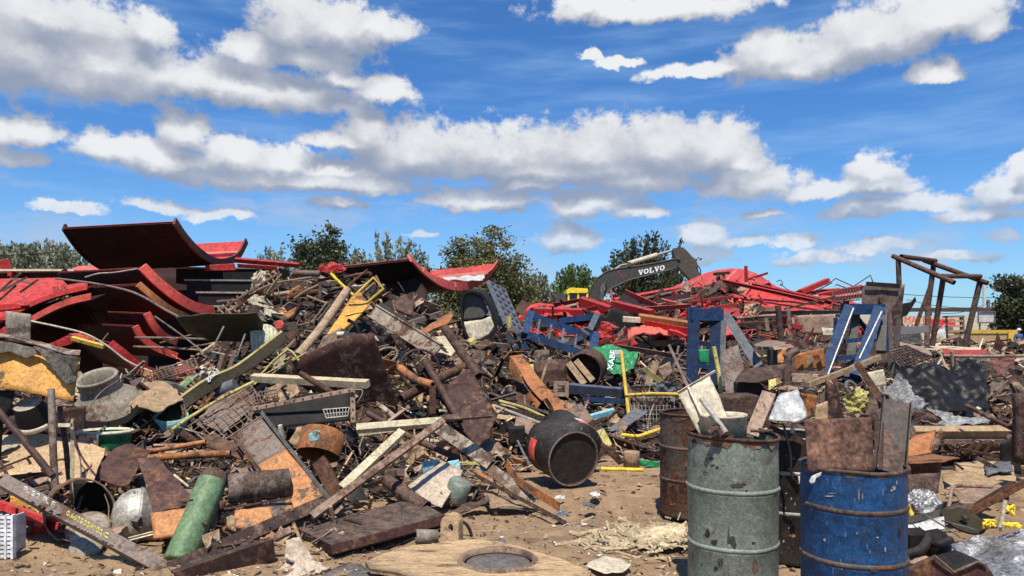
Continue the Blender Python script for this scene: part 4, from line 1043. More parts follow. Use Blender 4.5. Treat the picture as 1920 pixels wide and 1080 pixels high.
wm = grid_wires('wire_mesh_roll', 'dark reinforcing mesh lying between trusses and sheet hopper', 'mesh', 'steel_dark', [(1560,545),(1610,538),(1612,562),(1565,566)], 9, 5, .6, Y=(27,25))
plate('tan_sheet', 'pale stained panel standing below the grey girder at its right', 'panel', 'rust_pale', [(1490,592),(1580,588),(1582,620),(1540,628),(1500,625)], Y=21.5, cr=.04)
plate('pale_patch_sheet', 'small white sheet on the rubble left of the second trestle', 'sheet', 'cream', [(1541,614),(1563,616),(1561,630),(1543,628)], Y=19.4, cr=.03)
# ================================================================ LEFT HEAP
# ---- far left standing pieces
oc = empty('burnt_sheet', P(75, 750, 7.3), 'large ochre steel sheet with scorched ragged top edge at the far left', 'sheet')
plate('sheet_face', None, None, 'ochre', [(-30,632),(0,640),(60,650),(100,662),(150,668),(137,752),(92,744),(30,732),(-30,728)], Y=(7.5,7.2), parent=oc, cr=.03, th=.01)
sheet('torn_edge', None, None, 'scraped', [(-30,624),(0,629),(30,634),(60,640),(100,652),(128,658),(152,659)], [(-30,630),(0,635),(30,641),(60,648),(100,660),(128,667),(150,668)], Y=7.44, YB=7.36, cr=.02, parent=oc, nx=3)
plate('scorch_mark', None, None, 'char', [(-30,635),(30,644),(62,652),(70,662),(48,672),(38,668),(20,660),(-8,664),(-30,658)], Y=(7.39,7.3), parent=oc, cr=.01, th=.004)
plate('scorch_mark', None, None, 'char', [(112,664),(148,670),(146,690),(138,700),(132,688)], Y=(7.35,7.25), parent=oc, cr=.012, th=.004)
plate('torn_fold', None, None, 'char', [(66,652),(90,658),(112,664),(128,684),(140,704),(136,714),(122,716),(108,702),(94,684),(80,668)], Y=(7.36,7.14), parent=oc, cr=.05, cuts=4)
cn = empty('steel_can', P(50, 790, 7.4), 'short pipe stub with a dark side and pale rim under the ochre sheet', 'pipe stub')
mb = MB(); c_ = P(52, 757, 7.35); kk = 7.35/F
m_lathe(mb, c_, (0.06, .5, -.86), [(24*kk, 0), (30*kk, 26*kk), (32*kk, 44*kk)], 24); mb.obj('wall', 'black', cn)
mb = MB(); m_lathe(mb, c_, (0.06, .5, -.86), [(0, 2*kk), (23.5*kk, 0), (24*kk, 0)], 24); mb.obj('end_disc', 'grey_dusty', cn)
mb = MB(); m_lathe(mb, c_, (0.06, .5, -.86), [(31*kk, 38*kk), (34*kk, 40*kk), (34*kk, 47*kk), (28*kk, 48*kk)], 24); mb.obj('rim', 'cream', cn)
plate('dark_sheet', 'black flat panel at the far left edge below the ochre sheet', 'panel', 'black', [(-30,730),(26,733),(20,770),(0,790),(-30,790)], Y=7.28, cr=.02)
plate('tan_sheet', 'big tan board leaning at the far left behind the poles', 'board', 'tan', [(-20,818),(60,815),(150,828),(198,842),(175,905),(60,905),(-20,895)], Y=(7.6,7.0), cr=.05)
plate('brown_board', 'dark brown panel behind the poles just under the ochre sheet', 'panel', 'rust_dark', [(20,780),(160,760),(160,820),(60,830),(0,815)], Y=8, cr=.04)
# ---- big cast pot
pot = empty('cast_collar', P(190, 785, 8.7), 'large dusty grey steel collar with an open round mouth behind the ochre sheet', 'collar')
kk = 8.7/F; c_ = P(180, 705, 8.7)
mb = MB(); m_lathe(mb, c_, (.1, .42, -.9), [(28*kk, 30*kk), (30*kk, 4*kk), (35*kk, 0), (38*kk, 3*kk), (36*kk, 8*kk), (35*kk, 26*kk), (38*kk, 36*kk), (52*kk, 46*kk), (58*kk, 54*kk), (60*kk, 62*kk), (69*kk, 66*kk), (70*kk, 78*kk), (60*kk, 82*kk)], 40, dent=.015); mb.obj('body', 'grey_dusty', pot)
mb = MB(); m_lathe(mb, c_, (.1, .42, -.9), [(0, 26*kk), (29*kk, 27*kk)], 30); mb.obj('inner_floor', 'rust_dark', pot)
plate('crushed_sheet', 'crushed tan sheet with brown spots to the right of the grey collar', 'sheet', 'tan', [(232,722),(275,712),(330,726),(345,748),(300,768),(250,772),(238,750)], Y=(9.6,8.4), cr=.09, cuts=4)
sheet('rubber_strip', 'black curved rubber strip under the dusty grey collar', 'strip', 'rubber', [(150,788),(200,790),(240,778),(258,758)], [(152,800),(202,802),(243,790),(262,766)], Y=8.2, cr=.01)
tube('bent_wire', 'thin wire looping up over the grey collar', 'wire', 'rust_grey', [(150,800),(165,768),(190,735),(215,718),(240,704),(262,703),(285,716)], 1.3, Y=(7.6,9))
# ---- green tub
tb = empty('metal_tub', P(197, 850, 7.9), 'round green tub with a cream rim behind the vertical poles', 'tub')
kk = 7.9/F; c_ = P(197, 807, 7.9)
mb = MB(); m_lathe(mb, c_, (0, -.03, -1), [(46*kk, 0), (44*kk, 26*kk), (38*kk, 50*kk), (0, 52*kk)], 30); m_lathe(mb, c_, (0, -.03, -1), [(0, 22*kk), (45*kk, 20*kk), (45.5*kk, 0)], 30); mb.obj('body', 'green', tb)
mb = MB(); m_lathe(mb, c_, (0, -.03, -1), [(44*kk, 3*kk), (45*kk, -1.5*kk), (50*kk, 0), (50*kk, 4*kk), (46*kk, 5*kk)], 30); mb.obj('rim', 'cream', tb)
plate('brown_card', 'brown patch plate in front of the green tub on its left', 'plate', 'rust_pale', [(146,812),(184,815),(184,838),(148,836)], Y=7.5, cr=.01)
# ---- poles
tube('olive_pole', 'upright dusty grey pole in front of the tan board', 'pole', 'rust_grey', [(96,730),(100,850),(107,985)], 6.4, Y=(6.7,6.3), sides=12, sm=False)
tube('dark_bar', 'dark upright bar right beside the dusty grey pole', 'bar', 'rust_dark', [(112,762),(124,840),(130,905)], 5, Y=6.8, sm=False)
beam('yellow_angle', 'thin yellowish upright angle bar behind the round hoop', 'bar', 'cream_steel', (136,786), (134,955), 7, 'L', Y=6.7, roll=30)
beam('yellow_angle', 'short cream crosspiece tied to the upright poles', 'bar', 'cream', (104,797), (134,797), 7, 'box', Y=6.65)
tube('bent_wire', 'thin wire hanging down between poles and green tub', 'wire', 'rust_grey', [(139,786),(140,830),(150,860),(153,900)], 1.2, Y=6.6)
tube('bent_wire', 'thick curved wire bowing from the poles down to the maroon sheet', 'wire', 'rust', [(139,790),(141,820),(150,850),(168,878),(180,892)], 1.8, Y=6.65)
tube('dark_pole', 'dark round pole slanting down from the far left edge', 'pole', 'rust_dark', [(-15,758),(40,820),(98,892)], 6.5, Y=(6.5,6.4), sides=12, sm=False)
tube('dark_pole', 'black bar at the far left edge standing nearly upright', 'bar', 'black', [(2,770),(-4,860)], 5, Y=6.6, sm=False)
tube('twig_bar', 'thin rusty forked bar at the far left', 'bar', 'rust', [(-5,880),(20,870),(62,854)], 2.2, Y=6.5)
for i, (a, b_, mt, w_, lb) in enumerate([((-20,900),(96,888),'black',10,'black flat strip behind the lettered angle bar'),((40,905),(100,882),'rust_dark',7,'dark slanting strip crossing the black one'),((0,925),(50,912),'rust_pale',8,'pale brown slat above the yellow box at the left'),((-20,915),(40,918),'rust_orange',6,'orange brown slat at the far left edge'),((40,925),(100,910),'grey_dusty',8,'grey slat between lettered bar and the hoop'),((50,938),(92,921),'steel',6,'pale metal strip just above the ochre box')]):
    beam('flat_strip', lb, 'strip', mt, a, b_, w_, 'flat', Y=6.7-.05*i, th=2, roll=20)
# ---- the two long angle bars that meet low in the middle
lb_ = empty('angle_bar', P(160, 985, 5.75), 'long rusty angle bar with chalk and yellow paint lettering, lower left', 'angle bar')
A, B = P(2, 897, 6.0), P(316, 1068, 5.4); k = 5.7/F
mb = MB(); m_prof(mb, A, B, 24*k, 'L', 26*k, -12, th=3*k); mb.obj('bar', 'rust_grey', lb_)
up_ = Vector((math.sin(R(28)), -.25, math.cos(R(28))))
letters('R 52 R F', 'chalk', lb_, (48,915), (106,946), 10, 5.78, 5.7, up_, .012)
letters('0.6625004100 C', 'paint_yellow', lb_, (128,960), (206,1004), 10, 5.62, 5.5, up_, .012, squeeze=.8)
beam('angle_bar', 'long dark angle bar rising right from the tip of the lettered bar', 'angle bar', 'rust_dark', (318,1066), (612,938), 24, 'L', h=22, Y=(5.4,6.3), roll=-14, th=3)
beam('angle_bar', 'long grey weathered angle bar leaning up to the middle of the heap', 'angle bar', 'rust_pale', (585,966), (832,786), 13, 'L', h=16, Y=(6.1,7.2), roll=-14)
beam('angle_bar', 'short pale angle piece below the long dark angle bar', 'angle bar', 'rust_pale', (505,1012), (545,992), 12, 'L', Y=5.6, roll=-20)
# ---- hoop, tank, lids
hp2 = empty('steel_hoop', P(160, 1015, 6.2), 'wide cut steel hoop lying open towards the viewer, lower left', 'hoop')
kk = 6.2/F; c_ = P(148, 957, 6.25)
mb = MB(); m_lathe(mb, c_, (.55, -.8, .1), [(58*kk, -46*kk), (59*kk, 30*kk), (56*kk, 31*kk), (55*kk, -46*kk)], 44, dent=.05, seed=3); mb.obj('band', 'rust_grey', hp2)
plate('rounded_plate', 'dark round cornered plate inside the wide hoop', 'plate', 'black', [(138,900),(165,904),(200,912),(208,925),(200,955),(172,966),(140,960)], Y=6.5, cr=.02)
tk = empty('steel_tank', P(280, 1020, 6.3), 'bright steel tank with domed left end, lying among scrap', 'tank')
kk = 6.3/F; c_ = P(262, 966, 6.3)
mb = MB(); m_lathe(mb, c_, (.86, .45, -.12), [(0, -48*kk), (20*kk, -45*kk), (36*kk, -36*kk), (47*kk, -20*kk), (50*kk, -4*kk)], 36); mb.obj('domed_end', 'steel_bright', tk)
mb = MB(); m_lathe(mb, c_, (.86, .45, -.12), [(50*kk, -4*kk), (52*kk, -3*kk), (52*kk, 2*kk), (50*kk, 3*kk), (50*kk, 120*kk), (40*kk, 132*kk), (0, 138*kk)], 36); mb.obj('barrel', 'steel_bright', tk)
turned('round_disc', 'pale grey domed lid leaning inside the wide hoop', 'lid', 'grey_dusty', (165,990), (.2,-.6,.75), [(0,10),(18,8),(32,2),(38,0),(36,-3),(0,-3)], Y=6.05)
turned('round_disc', 'grey shallow lid lying on the dirt under the lettered angle bar', 'lid', 'grey_dusty', (162,1024), (.1,-.55,.8), [(0,9),(16,7),(27,2),(30,0),(28,-3),(0,-3)], Y=5.9)
ob = empty('ochre_box', P(46, 960, 6.5), 'small ochre box lying behind the red channel at the far left', 'box')
plate('front', None, None, 'ochre', [(20,930),(82,943),(72,966),(18,950)], Y=6.45, parent=ob, cr=.01, th=.12)
beam('red_channel', 'red channel lying at the far left below the ochre box', 'channel', 'red', (-10,945), (108,988), 14, 'U', Y=(6.4,6.1), roll=20)
plate('red_brown_box', 'dark red folded plates beside the white plastic crate', 'plate', 'red_dull', [(22,975),(55,978),(90,992),(88,1008),(25,1008)], Y=6.3, cr=.02, th=.05)
cr_ = empty('plastic_crate', P(8, 1045, 5.7), 'white perforated plastic crate standing at the far left edge', 'crate')
mb = MB()
for i in range(10):
    y = 970 + i*8
    for x0, x1 in ((-30,-18),(-14,-4),(2,10),(15,24)): m_box(mb, P((x0+x1)/2, y, 5.7), ((x1-x0)/2*5.7/F, 0, 0), (0, .012, 0), (0, 0, 2.2*5.7/F))
for x in (-32, -16, 0, 12.5, 25): m_box(mb, P(x, 1006, 5.7), (2.2*5.7/F, 0, 0), (0, .02, 0), (0, 0, 41*5.7/F))
mb.obj('side', 'white_plastic', cr_)
mb = MB(); m_box(mb, P(-4, 1006, 6.0), (28*5.7/F, 0, 0), (0, .01, 0), (0, 0, 40*5.7/F)); m_box(mb, P(25.5, 1006, 5.85), (.006, 0, 0), (0, .14, 0), (0, 0, 40*5.7/F)); mb.obj('back', 'white_plastic', cr_)
# ---- maroon torn sheets
plate('torn_sheet', 'curved maroon sheet with orange stains above the wide hoop', 'sheet', 'maroon', [(188,902),(190,872),(212,850),(246,832),(286,843),(264,866),(238,906)], Y=(7.1,6.4), cr=.045, cuts=3)
plate('torn_sheet', 'crumpled maroon sheet hanging over the bright tank', 'sheet', 'maroon', [(258,862),(292,856),(328,890),(360,936),(352,950),(286,960),(272,905)], Y=(6.6,5.95), cr=.05, cuts=3)
plate('scorched_sheet', 'small orange and black scorched panel below the maroon sheet', 'panel', 'orange_burnt', [(283,962),(350,953),(342,1002),(288,1010)], Y=(5.95,5.8), cr=.015, th=.03)
# ---- green gas cylinder
gc = empty('gas_cylinder', P(335, 1060, 5.5), 'long green gas cylinder leaning on the dark angle bar', 'gas cylinder')
a, b_ = P(334, 1056, 5.72), P(402, 893, 6.25); kk = 5.95/F; d = (b_-a).normalized(); L = (b_-a).length
mb = MB(); r_ = 27.5*kk; m_lathe(mb, a, d, [(0, 0), (r_*.93, 0), (r_, .02), (r_*.99, L*.5), (r_, L-.06)], 36, dent=.012); mb.obj('shell', 'green_gas', gc)
mb = MB(); m_lathe(mb, a + d*(L-.06), d, [(r_, 0), (r_*.99, .02), (r_*.92, .06), (r_*.75, .095), (r_*.45, .118), (0, .125)], 36); mb.obj('shoulder', 'rust_grey', gc)
turned('half_pipe', 'wide grey brown pipe lying behind the green cylinder', 'pipe', 'rust_grey', (428,916), (.93,.36,.02), [(24,4),(27,0),(28,2),(28,110),(0,112)], Y=6.3, dent=.02)
tube('rusty_pipe', 'thin rusty pipe pointing right above the crumpled maroon sheet', 'pipe', 'rust_orange', [(273,847),(320,840),(386,828)], 4.6, Y=7.3, hollow=.7)
tube('rusty_pipe', 'thicker rusty pipe lying under the thin one', 'pipe', 'rust_orange', [(265,860),(350,854),(432,850)], 7, Y=(6.9,7.0), hollow=.75)
tube('rusty_pipe', 'rusty pipe end lying behind the orange tray on its left', 'pipe', 'rust', [(340,812),(378,838)], 8, Y=7.6, hollow=.75)
plate('brown_plate', 'rust brown plate left of the steel and orange tray', 'plate', 'rust', [(385,812),(440,830),(458,850),(455,862),(395,840),(378,835)], Y=(7.5,7.1), cr=.02)
tube('cream_stick', 'short pale stick right of the maroon sheet', 'stick', 'wood_pale', [(326,890),(353,912)], 2.2, Y=5.9, sm=False)
# ---- steel / orange tray
ty = empty('long_tray', P(525, 960, 6.5), 'long steel tray, grey at the top and scorched orange below', 'tray')
q = [P(437,815,7.2), P(492,780,7.3), P(612,936,6.35), P(553,960,6.25)]
md = [q[0].lerp(q[3], .42), q[1].lerp(q[2], .42)]
mb = MB(); m_plate(mb, [q[0], q[1], md[1], md[0]], .012, .015, 3); mb.obj('bare_half', 'rust_grey', ty)
mb = MB(); m_plate(mb, [md[0], md[1], q[2], q[3]], .012, .015, 3); mb.obj('painted_half', 'orange_burnt', ty)
beam('side_flange', None, None, 'steel_dark', (489,772), (622,942), 7, 'L', h=9, Y=(7.25,6.3), parent=ty, roll=30)
beam('side_flange', None, None, 'rust', (436,815), (528,944), 5, 'L', h=9, Y=(7.15,6.3), parent=ty, roll=0)
op = empty('orange_box', P(485, 990, 6.0), 'orange scorched box lid lying under the tray', 'box lid')
plate('front', None, None, 'orange_burnt', [(440,957),(545,936),(551,956),(490,986),(440,990)], Y=(6.15,6.0), parent=op, cr=.02)
plate('end_piece', None, None, 'char', [(422,957),(440,955),(440,990),(422,996)], Y=6.1, parent=op, cr=.01)
beam('edge', None, None, 'rust_dark', (420,954), (547,933), 4, 'box', Y=6.1, parent=op)
dr = empty('cut_drum', P(600, 850, 7.5), 'cut off rusty drum end with teal paint, bent open downwards', 'drum piece')
kk = 7.5/F; mb = MB(); m_lathe(mb, P(600, 838, 7.5), (.1, .5, .86), [(40*kk, -16*kk), (41*kk, 28*kk), (38*kk, 29*kk), (38*kk, -14*kk)], 36, dent=.05, seed=5); mb.obj('wall', 'rust_orange', dr)
mb = MB(); m_lathe(mb, P(600, 838, 7.5), (.1, .5, .86), [(0, 25*kk), (38*kk, 26*kk), (39*kk, 30*kk)], 36); mb.obj('head', 'rust_orange', dr)
plate('paint_patch', None, None, 'teal', [(578,815),(592,806),(600,808),(598,825),(582,830)], Y=7.16, parent=dr, cr=.01, th=.004)
beam('rusted_channel', 'flaking rust brown channel standing right of the orange tray', 'channel', 'rust', (596,862), (630,928), 27, 'U', h=14, Y=(6.9,6.5), roll=15)
beam('cream_angle', 'cream painted angle bar rising steeply below the level cream bar', 'angle bar', 'cream_steel', (641,912), (754,806), 15, 'L', h=14, Y=(6.5,7.3), roll=-20)
beam('cream_angle', 'level cream painted angle bar across the middle of the heap', 'angle bar', 'cream_steel', (668,800), (828,787), 15, 'L', h=12, Y=(7.3,7.4), roll=-40)
beam('brown_bar', 'level brown bar continuing the cream bar to the right', 'bar', 'rust', (826,785), (921,777), 10, 'box', Y=(7.5,7.7), roll=-20)
beam('cream_angle', 'dull cream stub under the level cream angle bar', 'angle bar', 'cream_steel', (672,812), (740,803), 12, 'L', Y=7.6, roll=0)
# ---- the big rusty slab low in the middle and its neighbours
sb = empty('rusty_slab', P(700, 1020, 5.9), 'big flat rust brown box section lying low in the middle', 'box section')
q = [P(556,990,6.1), P(778,934,6.9), P(833,966,6.45), P(622,1022,5.55)]
dn = Vector((0, .05, -.1))
mb = MB(); vs = q + [v + dn for v in q]
mb.add(vs, [(3,2,1,0), (4,5,6,7), (0,1,5,4), (1,2,6,5), (2,3,7,6), (3,0,4,7)]); mb.obj('top_plate', 'rust', sb)
beam('lip', None, None, 'maroon', (622,1031), (832,975), 16, 'flat', Y=(5.53,6.42), parent=sb, th=2)  # darker colour paints the weaker light on the front face
beam('dark_channel', 'dark rusty channel with a square cut end at the bottom left', 'channel', 'rust_dark', (330,1095), (515,1030), 42, 'U', h=20, Y=(5.0,5.5), roll=20)
bb = empty('broken_box', P(560, 1080, 5.3), 'torn cream coloured cardboard box on the ground, bottom left of centre', 'box')
plate('flap', None, None, 'beige', [(515,1082),(535,1045),(560,1040),(585,1052),(620,1058),(590,1078),(560,1090)], Y=(5.5,5.15), parent=bb, cr=.05, cuts=4)
plate('side', None, None, 'beige', [(533,1045),(535,1012),(560,1006),(590,1050),(560,1060)], Y=(5.5,5.4), parent=bb, cr=.03)
pw = empty('holed_board', P(880, 1060, 5.2), 'tan board with a round hub hole lying on the dirt at the bottom', 'board')
Zb = .03
def gp(x, y, z): Y_ = F*(HE-z)/(y-HY); return P(x, y, Y_)
outer = [(664,1060),(700,1046),(760,1024),(830,1016),(900,1012),(960,1020),(1040,1044),(1110,1068),(1100,1096),(980,1104),(860,1098),(760,1078)]
cen = (934, 1052); N_ = 36
def ray_out(a):
    best = 1e9
    for (x0, y0), (x1, y1) in zip(outer, outer[1:]+outer[:1]):
        dx, dy = math.cos(a), math.sin(a)*.32; ex_, ey_ = x1-x0, y1-y0
        den = dx*ey_-dy*ex_
        if abs(den) < 1e-9: continue
        t_ = ((x0-cen[0])*ey_-(y0-cen[1])*ex_)/den; u_ = ((x0-cen[0])*dy-(y0-cen[1])*dx)/den
        if t_ > 0 and -1e-6 <= u_ <= 1+1e-6: best = min(best, t_)
    return cen[0]+math.cos(a)*best, cen[1]+math.sin(a)*.32*best
mb = MB(); vs = []; fs = []
for i in range(N_):
    a = 2*math.pi*i/N_; ox, oy = ray_out(a)
    for j in range(5):
        f_ = j/4; x = lerp(cen[0]+math.cos(a)*70, ox, f_); y = lerp(cen[1]+math.sin(a)*22, oy, f_)
        p = gp(x, y, Zb + .02); p.z += .012*noise.noise(p*3) + (.03*noise.noise(p*9) if j == 4 else 0)*.4; vs.append(p)
for i in range(N_):
    i2 = (i+1) % N_
    for j in range(4): fs.append((i*5+j+1, i*5+j, i2*5+j, i2*5+j+1))
low = [v - Vector((0, 0, .03)) for v in vs]; n0 = len(vs)
for i in range(N_):
    i2 = (i+1) % N_; fs.append((i*5+4, i*5+4+n0, i2*5+4+n0, i2*5+4)); fs.append((i2*5, i2*5+n0, i*5+n0, i*5))
mb.add(vs+low, fs, 0, True); mb.obj('board', 'plywood', pw)
mb = MB(); cc_ = gp(934, 1052, Zb+.01); m_lathe(mb, cc_, (0, 0, 1), [(.245, -.01), (.25, .022), (.268, .03), (.295, .006)], 40, dent=.05); mb.obj('hub_ring', 'rust_pale', pw)
turned('steel_disc', 'grey steel disc filling the hole in the tan board', 'disc', 'steel_dark', (934,1054), (0,0,1), [(0,.5),(58,.5),(60,-1)], Y=F*(HE-.02)/(1054-HY))
plate('grey_sheet', 'flat grey metal sheet half buried beyond the holed board', 'sheet', 'slate', [(880,1028),(895,1014),(945,1010),(955,1026),(920,1032)], Y=(6.0,5.7), cr=.02)
plate('grey_sheet', 'grey concrete coloured plate at the bottom left of the holed board', 'plate', 'steel_dark', [(590,1082),(664,1052),(720,1078),(700,1100),(600,1100)], Y=(5.55,5.05), cr=.02)
lg = empty('lifting_lug', P(842, 1025, 5.9), 'upright rusty lug plate with a keyhole slot beside the rusty slab', 'lug')
mb = MB(); kk = 5.9/F; c_ = P(843, 994, 5.9)
prof_ = [(math.cos(a)*17, math.sin(a)*17+12) for a in [math.pi*i/10 for i in range(11)]] + [(-17,-31),(17,-31)]
hole_ = [(math.cos(a)*5+2, math.sin(a)*8+4) for a in [2*math.pi*i/13 for i in range(13)]]
f_ = [c_ + Vector((x*kk, 0, y*kk)) for x, y in prof_]; h_ = [c_ + Vector((x*kk, 0, y*kk)) for x, y in hole_]
b2 = [v + Vector((.03, .09, 0)) for v in f_]; h2 = [v + Vector((.03, .09, 0)) for v in h_]
n_ = 13; mb.add(f_ + h_ + b2 + h2, [(i, (i+1) % n_, n_+(i+1) % n_, n_+i) for i in range(n_)] + [(2*n_+(i+1) % n_, 2*n_+i, 3*n_+i, 3*n_+(i+1) % n_) for i in range(n_)] + [((i+1) % n_, i, 2*n_+i, 2*n_+(i+1) % n_) for i in range(n_)] + [(n_+i, n_+(i+1) % n_, 3*n_+(i+1) % n_, 3*n_+i) for i in range(n_)])
mb.obj('plate', 'tan', lg)
turned('pipe_stub', 'short grey pipe stub lying left of the slotted lug', 'pipe stub', 'grey_dusty', (800,1006), (-.9,-.3,.1), [(10,-20),(13,-20),(13,20),(9,21)], Y=6.0)
tube('cable_loop', 'black cable loop lying right of the slotted lug', 'cable', 'rubber', [(862,975),(876,985),(884,1005),(878,1020)], 3, Y=6.2)
# ---- beige box with cyan corner and small green can
bx = empty('beige_box', P(820, 950, 7.1), 'dented beige metal box with cyan corners near the middle', 'box')
plate('front_panel', None, None, 'beige', [(764,914),(830,864),(868,882),(828,952),(800,940)], Y=(7.5,6.9), parent=bx, cr=.03)
plate('corner', None, None, 'cyan', [(792,866),(826,862),(812,878),(793,890)], Y=7.6, parent=bx, cr=.01)
plate('corner', None, None, 'cyan', [(838,866),(860,862),(864,880),(846,872)], Y=7.55, parent=bx, cr=.01)
turned('green_can', 'dull green can lying against the beige box', 'can', 'green_drum', (858,920), (.35,-.2,1), [(0,-22),(20,-22),(22,-18),(22,16),(17,22),(0,23)], Y=7.2)
tube('rusty_pipe', 'rusty pipe running under the beige box', 'pipe', 'rust', [(726,900),(760,928),(800,952)], 13, Y=(7.0,6.7), hollow=.8, sm=False)
plate('rusty_flat', 'curved rusty plate lying right of the green can', 'plate', 'rust', [(850,958),(880,942),(915,930),(918,938),(890,952),(862,964)], Y=(7.2,6.8), cr=.03)
# ---- upper left heap
os_ = plate('olive_sheet', 'wide dark olive sheet overhanging in the middle of the left heap', 'sheet', 'olive_dark', [(330,594),(362,591),(480,586),(494,610),(484,640),(400,642),(352,624)], Y=(11.0,11.8), cr=.03)
ch = tube('broken_chair', 'bent chair frame of pale steel tube below the olive sheet', 'chair frame', 'steel', [(420,612),(397,657),(399,660),(442,669),(446,666),(460,626)], 1.8, Y=10.6, sm=False)
jc = empty('jerrycan', P(495, 655, 11.4), 'pale greenish ribbed plastic jerrycan with an orange corner', 'jerrycan')
mb = MB()
for i in range(7):
    x = 474 + i*7; y0 = 628 - 16*math.sin((i+1)/8*math.pi)
    m_tube(mb, [P(x, y0, 11.5), P(x+1, 640, 11.35), P(x+2, 657, 11.4)], 4.6*11.4/F, 8)
m_lathe(mb, P(497, 634, 11.55), (.2, -.9, .3), [(0,-.1),(.2,-.1),(.22,0),(.2,.1),(0,.1)], 18); mb.obj('body', 'plastic_pale', jc)
plate('corner_patch', None, None, 'red_rib', [(512,605),(524,600),(532,606),(530,616),(518,618)], Y=11.3, parent=jc, cr=.01, th=.06)
ob_ = empty('olive_beam', P(390, 740, 9.3), 'long olive steel beam with white chalk writing, sloping up to the right', 'beam')
up1 = [(236,824,8.4),(300,780,8.8),(345,743,9.1),(390,712,9.5),(440,690,9.9),(480,662,10.3),(530,623,10.8)]
dn1 = [(246,832,8.35),(318,790,8.75),(362,758,9.05),(404,730,9.45),(452,704,9.85),(492,678,10.2),(537,640,10.7)]
mb = MB(); m_ruled(mb, [P(*p) for p in up1], [P(*p) for p in dn1], .02, 3); mb.obj('web', 'olive', ob_)
mb = MB(); m_ruled(mb, [P(x, y-1, Y_) for x, y, Y_ in up1], [P(x-3, y-4, Y_+.12) for x, y, Y_ in up1], .015, 2); mb.obj('flange', 'yellow_pale', ob_)
letters('gzuhl', 'paint_white', ob_, (385,715), (407,697), 11, 9.42, 9.62, (-.55, -.1, .83), .03)
tube('yellow_bar', 'yellow bar edging the wire grid below the olive beam', 'bar', 'yellow_pale', [(322,806),(360,780),(420,744),(475,716)], 3.2, Y=(8.3,9.4))
grid_wires('wire_grid', 'large square wire grid lying under the yellow bar', 'grid', 'rust_pale', [(352,800),(470,722),(505,770),(400,838)], 9, 5, .9, Y=(9.2,8.0))
plate('grey_plastic_sheet', 'grey purple plastic sheet beneath the wire grid', 'sheet', 'rust_grey', [(372,775),(440,722),(470,735),(478,760),(420,812),(385,800)], Y=(9.6,8.5), cr=.06)
tube('hooked_rod', 'bent yellow rod forming a hook above the cream timber', 'rod', 'yellow_pale', [(490,702),(515,675),(540,655),(548,660),(560,676)], 2.4, Y=10.1, sm=False)
for i, (a, b_) in enumerate([((500,700),(560,668)),((505,704),(575,660)),((494,690),(540,672)),((520,660),(535,690))]):
    tube('yellow_rod', ['lowest of the thin yellow rods by the hooked rod','thin yellow rod reaching furthest right by the hooked rod','short yellow rod close under the hooked rod','yellow rod crossing the others under the hooked rod'][i], 'rod', 'yellow_pale', [a, b_], 1.2, Y=10.2, sm=False)
bt = empty('punched_tray', P(570, 800, 8.6), 'black panel in a grey frame of punched holes', 'framed panel')
plate('panel', None, None, 'black', [(477,770),(660,733),(660,788),(470,806)], Y=(8.75,8.5), parent=bt, cr=.01)
for nm, a, b_, w_ in [('top_bar', (474,766), (664,730), 8), ('side_bar', (661,728), (662,792), 9), ('side_bar', (470,765), (466,806), 8)]:
    A, B = P(*a, 8.55), P(*b_, 8.5); mb = MB(); m_prof(mb, A, B, w_*8.5/F, 'flat', th=.012); o = mb.obj(nm, 'rust_pale', bt)
    mb = MB(); n_ = 11 if nm == 'top_bar' else 4
    for i in range(n_): c_ = A.lerp(B, (i+.5)/n_); m_lathe(mb, c_ + Vector((0, -.012, 0)), (0, -1, 0), [(.012, 0), (0, .001)], 8)
    mb.obj('bolt_holes', 'soot', o)
grid_wires('dish_rack', 'white wire rack standing in the black framed panel', 'rack', 'steel_bright', [(606,768),(655,764),(652,780),(612,784)], 8, 2, .8, Y=(8.3,8.1))
grid_wires('wire_basket', 'small rusty wire basket behind the punched frame', 'basket', 'rust_grey', [(474,738),(518,730),(522,750),(480,758)], 8, 3, 1.1, Y=(9.1,8.8))
tube('wire_hoop', 'thin white wire loop right of the punched frame', 'wire', 'steel_bright', [(664,730),(680,733),(672,752),(665,757)], 1, Y=8.6)
beam('timber', 'pale wooden timber lying across the maroon plate', 'timber', 'wood_pale', (474,708), (690,720), 13, 'box', h=14, Y=(9.6,9.0), roll=25)
tube('rusty_pipe', 'rusty pipe poking over the pale timber', 'pipe', 'rust', [(563,700),(625,738)], 5.5, Y=(9.0,8.8), hollow=.75, sm=False)
plate('maroon_plate', 'very large dark maroon plate standing in the middle of the heap', 'plate', 'maroon', [(512,700),(560,672),(655,627),(700,627),(722,690),(746,762),(745,786),(668,772),(640,722)], Y=(10.0,10.5), cr=.03, th=.02)
tube('wooden_pole', 'long round brown pole leaning up through the heap', 'pole', 'wood', [(558,668),(600,618),(652,543)], 8.5, Y=(10.6,11.8), sides=12, sm=False)
plate('orange_plate', 'orange yellow plate of a digger bucket high on the heap', 'plate', 'digger_orange', [(602,640),(632,598),(660,552),(676,548),(692,572),(664,600),(628,628)], Y=(13.4,12.2), cr=.04, th=.03)
plate('brown_plate', 'dull brown lower part beside the orange yellow plate', 'plate', 'rust_pale', [(592,662),(606,632),(640,612),(640,640),(610,662)], Y=12, cr=.03)
tube('yellow_tube', 'bright yellow tube sloping down on top of the heap', 'tube', 'digger_yellow', [(620,513),(640,533),(665,556)], 3, Y=13.6, sm=False)
tube('yellow_tube', 'bent yellow tube frame above the orange plate', 'tube', 'yellow', [(668,552),(700,521),(719,541),(688,568)], 2.8, Y=13.4, sm=False)
